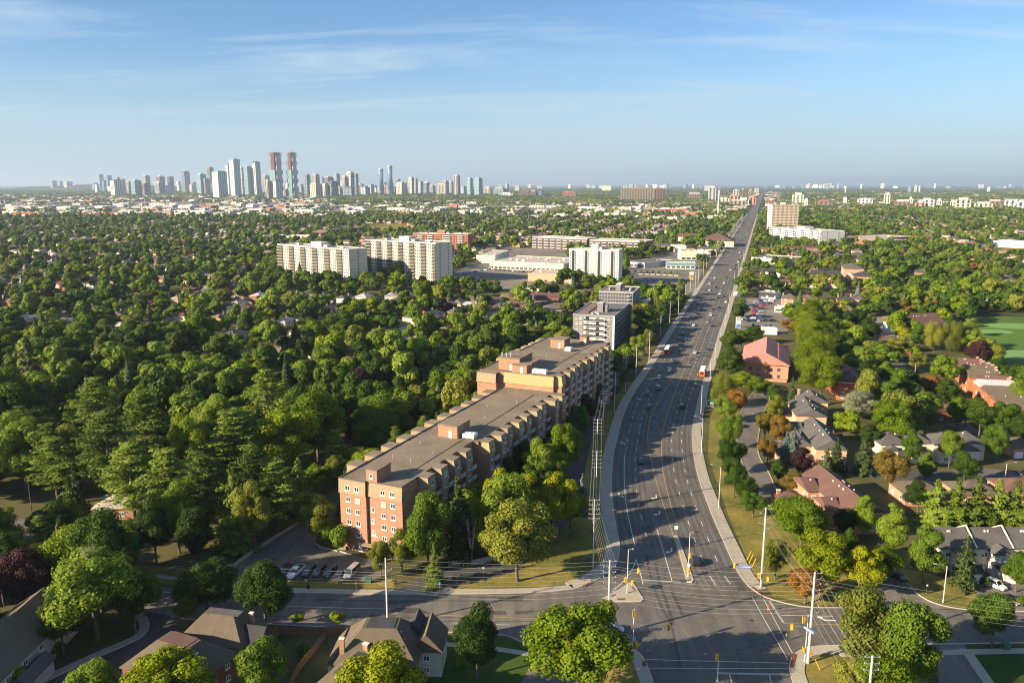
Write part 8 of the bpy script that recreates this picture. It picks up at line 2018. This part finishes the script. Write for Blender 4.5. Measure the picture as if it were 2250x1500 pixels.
# traffic signals
def head(parent, x, y, z, rz=0, n=3):
    g = MB(); g.box(-.19, .19, -.13, .13, -.55, .55); h = g.build('signal_head', 'signal_yellow', parent, (x, y, z), rz)
    g = MB(); g.box(-.30, .30, .135, .16, -.68, .68); g.build('backboard', 'signal_yellow', h)
    for k in range(3):
        g = MB(); zz = .36 - .36 * k; g.tube((0, -.131, zz), (0, -.15, zz), .12, n=10); g.build('lens', ['taillamp', 'blackish', 'blackish'][k], h)
        g = MB(); g.tube((0, -.13, zz), (0, -.33, zz + .01), .14, .13, n=10, cap=False); g.build('visor', 'signal_yellow', h)
    return h
def signal(px, yb, yt, label, heads=(), arm=None, sign=None, lampx=None):
    p = P(px, yb); h = ZT(p, yt)
    r = thing('traffic_signal', label, 'traffic signal', (p.x, p.y, 0))
    g = MB(); g.tube((0, 0, 0), (0, 0, h), .12, .08, 8); g.tube((0, 0, 0), (0, 0, .35), .2, .2, 8); g.build('pole', 'concrete_pole', r)
    if arm:
        ax_, ay_, az0, az1 = arm; g = MB(); g.path([(0, 0, az0), (ax_ * .5, ay_ * .5, (az0 + az1) / 2 + .15), (ax_, ay_, az1)], .06, 6); g.build('arm', 'steel', r)
    for (x, y, z, rz) in heads: head(r, x, y, z, rz)
    if sign:
        x0, y0, x1, y1, z, col = sign
        a_ = atan2(y1 - y0, x1 - x0); L = hypot(x1 - x0, y1 - y0)
        g = MB(); g.box(0, L, -.03, .03, -.28, .28); s = g.build('street_sign', col, r, (x0, y0, z), a_)
        g = MB(); x = .15; rs_ = random.Random(4)
        if col == 'sign_blue':
            while x < L - .2:
                cw = rs_.choice([.08, .1, .13]); big = x > L * .35
                g.box(x, x + cw, -.045, -.031, -.14 if big else -.05, .16 if big else .07); x += cw + .06
            g.build('sign_lettering', 'white_paint', s)
    if lampx:
        g = MB(); g.path([(0, 0, h - .15), (lampx, 0, h + .1)], .05, 6); g.build('lamp_arm', 'steel', r)
        g = MB(); g.box(min(lampx, lampx * 1.5), max(lampx, lampx * 1.5), -.15, .15, h + .02, h + .16); g.build('lamp_head', 'grey_light', r)
    return p, r
signal(1390.5, 1439, 1337, 'signal pole at the bottom left corner with a long arm over the road', [(6.9, .6, 5.6, 0), (.55, -.3, 2.4, -.5), (-.15, -.2, 9.0, 1.5)], (6.6, .6, 5.6, 6.0), (3.2, .45, 5.6, .6, 5.3, 'steel'))
signal(1378, 1303, 1206, 'signal and lamp pole on the triangular traffic island', [(2.4, .2, 5.3, .2), (1.1, -.2, 2.6, .2), (-.55, 0, 3.2, -1.2)], (2.2, .2, 5.2, 5.7), None, .8)
signal(1512, 1266, 1170, 'signal pole on the narrow median with a turn sign', [(.25, -.2, 5.2, 0), (.0, -.25, 1.6, 0)], None, None, .5)
signal(1671, 1291, 1226, 'signal pole right of the junction holding the blue street name sign', [(-6.2, -.2, 5.6, 0), (1.3, -.8, 2.6, .5), (-.7, -.2, 3.0, -1.0)], (-5.9, -.1, 5.0, 6.1), (-5.4, -.3, -2.4, -.3, 5.3, 'sign_blue'))
signal(1768, 1452, 1350, 'signal pole at the right corner with a blue sign turned side-on', [(-2.9, 0, 7.2, .3), (-1.2, -.9, 9.3, 1.4), (-.55, -.2, 2.6, 1.3)], (-2.6, 0, 7.0, 7.5), (-.9, -.6, .2, -2.8, 7.6, 'sign_blue'))
signal(1576, 1496, 1448, 'signal on a short pole in the median at the bottom edge', [(-.25, 0, 4.9, .2)])
tp_ = P(1512, 1266); g = MB(); g.box(-.3, .3, -.03, .03, 2.5, 3.3); tag(g.build('turn_sign', 'white_paint', None, (tp_.x, tp_.y - .16, 0)), 'small white turn sign on the median signal pole', 'sign')
def post_sign(px, yb, h, w_, hh, m, label, mb='steel', cat='sign'):
    p = P(px, yb); r = thing('road_sign', label, cat, (p.x, p.y, 0))
    g = MB(); g.tube((0, 0, 0), (0, 0, h), .04, n=6); g.build('post', mb, r)
    g = MB(); g.box(-w_ / 2, w_ / 2, -.06, -.045, h - hh, h); g.build('sign_plate', m, r)
post_sign(1485, 1178, 3.0, .9, 1.0, 'white_paint', 'white keep-right sign at the tip of the median')
post_sign(1541, 980, 3.6, .9, .9, 'sign_blue', 'blue and white bus stop flag below the second street lamp')
post_sign(966, 1302, 2.6, .45, .6, 'sign_blue', 'small blue sign on the cross street pavement'); post_sign(1062, 1268, 2.6, .4, .5, 'white_paint', 'small sign post beside the service lane')
post_sign(590, 1262, 2.6, .5, .5, 'sign_blue', 'small sign at the car park entrance'); post_sign(604, 1252, 3.0, .5, .4, 'blackish', 'dark and red sign post at the car park entrance'); post_sign(673, 1286, 1.6, .5, .6, 'white_paint', 'white notice board on the car park verge')
post_sign(783, 1302, 2.8, .4, .5, 'wood_post', 'thin brown sign post by the kerb of the cross street'); post_sign(710, 1375, 2.2, .5, .4, 'wood_post', 'brown sign post between the two saplings'); post_sign(2035, 1305, 2.4, .4, .5, 'white_paint', 'small sign beside the side street kerb'); post_sign(1836, 1326, 2.6, .25, .2, 'wood_post', 'wooden post on the corner lawn')
p = P(1777, 1448); g = MB(); g.add([(-.55, 0, 0), (0, 0, -.55), (.55, 0, 0), (0, 0, .55), (-.55, .04, 0), (0, .04, -.55), (.55, .04, 0), (0, .04, .55)], [(0, 1, 2, 3), (7, 6, 5, 4), (0, 4, 5, 1), (1, 5, 6, 2), (2, 6, 7, 3), (3, 7, 4, 0)]); tag(g.build('warning_sign', 'orange_paint', None, (p.x + .1, p.y - .4, 1.5)), 'orange diamond sign at the foot of the tallest pole', 'sign')
def box_thing(name, px, yb, w_, d_, h, m, label, cat):
    p = P(px, yb); r = thing(name, label, cat, (p.x, p.y, 0)); g = MB(); g.box(-w_ / 2, w_ / 2, -d_ / 2, d_ / 2, 0, h); g.build('cabinet', m, r); g = MB(); g.box(-w_ / 2 - .05, w_ / 2 + .05, -d_ / 2 - .05, d_ / 2 + .05, h + .003, h + .08); g.build('lid', m, r)
box_thing('utility_cabinet', 810, 1279, 1.3, 1.1, 1.3, 'utility_green', 'dark green utility cabinet right of the parked cars', 'utility box'); box_thing('utility_cabinet', 1294, 1235, 1.1, 1.0, 1.4, 'utility_green', 'green utility cabinet on the corner lawn', 'utility box')
box_thing('utility_cabinet', 2210, 1424, 1.2, 1.2, 1.2, 'utility_green', 'pale green utility box on the bottom right lawn', 'utility box'); box_thing('concrete_planter', 752, 1206, 2.0, .8, .7, 'concrete', 'concrete block by the bushes at the end wall', 'planter')
for i, (x, y) in enumerate(((678, 1293), (870, 1282))): box_thing('litter_bin', x, y, .5, .5, .9, 'blackish', ('litter bin at the car park kerb' if i == 0 else 'litter bin beside the feathery olive tree'), 'bin')
# low yellow guy guards, bus shelter, walls and fences
for i, (x, y, dx_) in enumerate(((1641, 1230, 1), (1646, 1236, 1), (1652, 1246, 1), (1802, 1472, -1), (1243, 1243, 1))):
    p = P(x, y); g = MB(); g.tube((0, 0, 0), (dx_ * 1.0, .3, 2.2), .07, n=6); tag(g.build('guy_guard', 'signal_yellow', None, p), f"yellow guy wire guard, {['lowest left', 'middle', 'right'][i]} of the three on the arterial verge" if i < 3 else ('yellow guy wire guard near the bottom right pole' if i == 3 else 'yellow guy wire guard on the corner lawn'), 'guard')
p = P(1560, 893); r = thing('bus_shelter', 'glass bus shelter on a concrete pad beside the arterial', 'bus shelter', (p.x, p.y, .1), -.35)
g = MB(); g.box(-2.4, 1.6, -1.8, 1.4, 0, .05); g.build('pad', 'concrete', r)
g = MB()
for x, y in ((-1.4, 0), (1.4, 0), (-1.4, 1.2), (1.4, 1.2)): g.tube((x, y, .05), (x, y, 2.4), .05, n=6)
g.build('frame', 'steel', r); g = MB(); g.box(-1.5, 1.5, -.1, 1.3, 2.4, 2.5); g.build('roof', 'glass_dark', r); g = MB(); g.box(-1.35, 1.35, 1.18, 1.21, .3, 2.3); g.box(-1.42, -1.39, .05, 1.15, .3, 2.3); g.box(1.39, 1.42, .05, 1.15, .3, 2.3); g.build('glass_panel', 'glass_teal', r); g = MB(); g.box(-1, 1, .7, 1.05, .45, .52); g.build('bench', 'wood_post', r)
def wall_line(name, pts, h, t, m, label, px=True, cat='wall', z0=0):
    q = [G(*p) for p in pts] if px else pts; g = MB(); ribbon(g, q, -t / 2, t / 2, z0, h); tag(g.build(name, m), label, cat)
wall_line('retaining_wall', [(506, 1252), (545, 1222), (600, 1186), (662, 1147), (706, 1120)], .9, .35, 'concrete', 'low concrete retaining wall between the wood and the car park')
wall_line('retaining_wall', [(985, 1243), (1045, 1240), (1091, 1228), (1120, 1212)], 1.3, .35, 'concrete', 'curved concrete wall along the service lane ramp')
wall_line('retaining_wall', [(988, 1236), (1010, 1205), (1035, 1178)], 2.4, .4, 'concrete', 'tall ramp wall beside the bare-branched tree')
wall_line('stepped_kerb', [(694, 1194), (705, 1203), (750, 1212), (772, 1219)], .22, .3, 'kerb', 'pale kerb round the planted island at the end wall', cat='kerb')
def fence(pts, h, m, label, step=2.4):
    q = resample([G(*p) for p in pts], step); r = thing('fence', label, 'fence', (q[0][0], q[0][1], 0)); o = Vector((q[0][0], q[0][1], 0))
    for a in q: g = MB(); g.box(-.06, .06, -.06, .06, 0, h + .1); g.build('post', m, r, Vector((a[0], a[1], 0)) - o)
    for a, b in zip(q, q[1:]):
        L = hypot(b[0] - a[0], b[1] - a[1]); g = MB(); g.box(.07, L - .07, -.02, .02, .1, h); g.build('panel', m, r, Vector((a[0], a[1], 0)) - o, atan2(b[1] - a[1], b[0] - a[0]))
fence([(603, 1393), (700, 1395), (757, 1390)], 1.8, 'fence_wood', 'wooden garden fence along the verge behind the corner house'); fence([(716, 1402), (686, 1440), (655, 1478), (640, 1510)], 1.8, 'fence_wood', 'wooden fence running down between the bottom gardens')
fence([(1830, 955), (1848, 1000), (1862, 1036)], 1.8, 'fence_wood', 'brown yard fence behind the peach townhouses'); fence([(1938, 700), (2000, 703)], 1.8, 'fence_wood', 'wooden fence at the back of the pale car park'); fence([(1790, 700), (1850, 703), (1890, 708)], 1.8, 'fence_wood', 'wooden fence below the hip-roofed houses')
# pylon signs
def pylon(px, yb, yt, w_, cols, label):
    p = P(px, yb); h = ZT(p, yt); r = thing('pylon_sign', label, 'sign', (p.x, p.y, 0)); g = MB(); g.box(-w_ / 2, w_ / 2, -.3, .3, 0, h); g.build('sign_body', cols[0], r)
    for i, c in enumerate(cols[1:]): g = MB(); z1 = h - .3 - i * (h - .6) / len(cols[1:]); g.box(-w_ / 2 + .15, w_ / 2 - .15, -.36, -.302, z1 - (h - .6) / len(cols[1:]) + .15, z1); g.build('sign_panel', c, r)
pylon(1622, 720, 696, 3.2, ['trim', 'roof_light', 'white_paint', 'sign_blue'], 'tall white and blue pylon sign beside the dealer lot'); pylon(1519, 617, 597, 4, ['signal_yellow', 'white_paint', 'glass_teal', 'signal_yellow'], 'yellow-topped pylon sign left of the arterial'); pylon(1489, 672, 660, 2.4, ['white_paint', 'white_paint', 'bus_red'], 'small white and red pylon sign beside the pole row')
pylon(1620, 650, 639, 7, ['glass_teal', 'white_paint'], 'wide teal and white sign board at the dealer corner'); pylon(1577, 472, 418, 4, ['white_paint'], 'very tall thin white mast sign beyond the plaza')
# planters in the plaza
for i in range(8):
    p = P(1395 + 13 * i, 602 + .55 * i); r = thing('planter', f"small pale planter with a shrub in the plaza, {ORD[i] or 'first '}from the left", 'planter', (p.x, p.y, 0)); g = MB(); g.box(-2, 2, -1, 1, 0, .8); g.build('box', 'cream', r); k = obj('foliage', PROTO['bush0'][0], r, (0, 0, .7)); k.scale = (.8, .8, 1.2)
# red patio furniture
for i in range(2):
    p = P(1857 + 9 * i, 1140 + i); r = thing('garden_chair', ['left', 'right'][i] + ' red garden chair behind the brown townhouses', 'chair', (p.x, p.y, 0)); g = MB(); g.box(-.35, .35, -.35, .35, .38, .46); g.build('seat', 'bus_red', r); g = MB(); g.box(-.35, .35, .3, .38, .46, 1.1); g.build('backrest', 'bus_red', r); g = MB(); [g.box(a, a + .06, b, b + .06, 0, .38) for a in (-.33, .27) for b in (-.33, .27)]; g.build('leg', 'bus_red', r)
# people -------------------------------------------------------------------------
def person(px, yb, top, legs, label, rz, stride=.35):
    p = P(px, yb); r = thing('person', label, 'person', (p.x, p.y, .02), rz)
    me = bpy.data.meshes.new('body'); J = {'pel': (0, 0, .95), 'wai': (0, .02, 1.12), 'che': (0, .03, 1.33), 'nec': (0, .03, 1.50), 'he1': (0, .05, 1.58), 'he2': (0, .06, 1.72), 'shl': (-.19, .03, 1.42), 'shr': (.19, .03, 1.42), 'ell': (-.24, .12, 1.15), 'elr': (.24, -.1, 1.15), 'hal': (-.2, .28, .98), 'har': (.22, -.12, .9),
        'hil': (-.09, 0, .9), 'hir': (.09, 0, .9), 'knl': (-.1, stride * .55, .52), 'knr': (.1, -stride * .25, .5), 'fol': (-.1, stride * .75, .08), 'for': (.1, -stride * .95, .12), 'tol': (-.1, stride * .75 + .17, .04), 'tor': (.1, -stride * .95 + .15, .05)}
    E = [('pel', 'wai'), ('wai', 'che'), ('che', 'nec'), ('nec', 'he1'), ('he1', 'he2'), ('che', 'shl'), ('che', 'shr'), ('shl', 'ell'), ('shr', 'elr'), ('ell', 'hal'), ('elr', 'har'), ('pel', 'hil'), ('pel', 'hir'), ('hil', 'knl'), ('hir', 'knr'), ('knl', 'fol'), ('knr', 'for'), ('fol', 'tol'), ('for', 'tor')]
    K = list(J); me.from_pydata([J[k] for k in K], [(K.index(a), K.index(b)) for a, b in E], []); o = obj('body', me, r)
    RAD = dict(pel=.145, wai=.13, che=.15, nec=.055, he1=.085, he2=.08, shl=.07, shr=.07, ell=.045, elr=.045, hal=.035, har=.035, hil=.09, hir=.09, knl=.06, knr=.06, fol=.045, tol=.035, tor=.035); RAD['for'] = .045
    md = o.modifiers.new('skin', 'SKIN')
    lay = me.skin_vertices[0] if me.skin_vertices else None
    if lay is None:
        bm = bmesh.new(); bm.from_mesh(me); bm.verts.layers.skin.verify(); bm.to_mesh(me); bm.free(); lay = me.skin_vertices[0]
    for i, k in enumerate(K): lay.data[i].radius = (RAD[k], RAD[k] * (.75 if k in ('pel', 'wai', 'che') else 1)); lay.data[i].use_root = (k == 'pel')
    sb = o.modifiers.new('sub', 'SUBSURF'); sb.levels = 1; sb.render_levels = 1
    m_, n, b, o_ = new_mat('person_' + top); t = n.nodes.new('ShaderNodeTexCoord'); s = n.nodes.new('ShaderNodeSeparateXYZ'); n.links.new(t.outputs['Object'], s.inputs[0]); cr = ramp(n, [(0, (.05, .05, .05)), (.05, MATCOL[legs]), (.5, MATCOL[top]), (.82, (.45, .27, .18)), (.93, (.03, .02, .015))], True)
    mr = n.nodes.new('ShaderNodeMapRange'); mr.inputs['From Max'].default_value = 1.8; n.links.new(s.outputs['Z'], mr.inputs[0]); n.links.new(mr.outputs[0], cr.inputs[0]); n.links.new(cr.outputs[0], b.inputs['Base Color']); b.inputs['Roughness'].default_value = .8; me.materials.append(m_)
    g = MB(); [g.add([(.088 * cos(a) * cos(e), .065 + .095 * sin(a) * cos(e) - .01, 1.665 + .10 * sin(e)) for e in (0, .5, 1.0, 1.5) for a in [2 * pi * j / 8 for j in range(8)]], [(i * 8 + j, i * 8 + (j + 1) % 8, (i + 1) * 8 + (j + 1) % 8, (i + 1) * 8 + j) for i in range(3) for j in range(8)])]; g.build('hair', 'hair', r)
    return r
MATCOL = dict(red=(.45, .12, .10), green=(.10, .24, .05), dark=(.03, .03, .04), skin=(.42, .25, .17), pale=(.5, .45, .4))
person(1687, 1343, 'red', 'skin', 'person in a pinkish-red top walking over the right crossing', 2.6)
person(1728, 1407, 'green', 'dark', 'person in a green top and dark trousers near the right corner kerb', .3, .2)
# ================================================================ air
g = MB(); g.box(-60000, 60000, -4000, 90000, -1.2, 420.0)
m, n, b, o = new_mat('haze_air')
n.nodes.remove(b)
v = n.nodes.new('ShaderNodeVolumePrincipled'); v.inputs['Density'].default_value = 0.000050; v.inputs['Color'].default_value = (.60, .75, .92, 1); v.inputs['Anisotropy'].default_value = 0.2
n.links.new(v.outputs[0], o.inputs['Volume'])
hz = g.build('haze', 'haze_air'); hz['kind'] = 'stuff'; hz['label'] = 'thin pale summer haze over the whole plain'
SC.cycles.volume_step_rate = 10
SC.cycles.volume_max_steps = 32
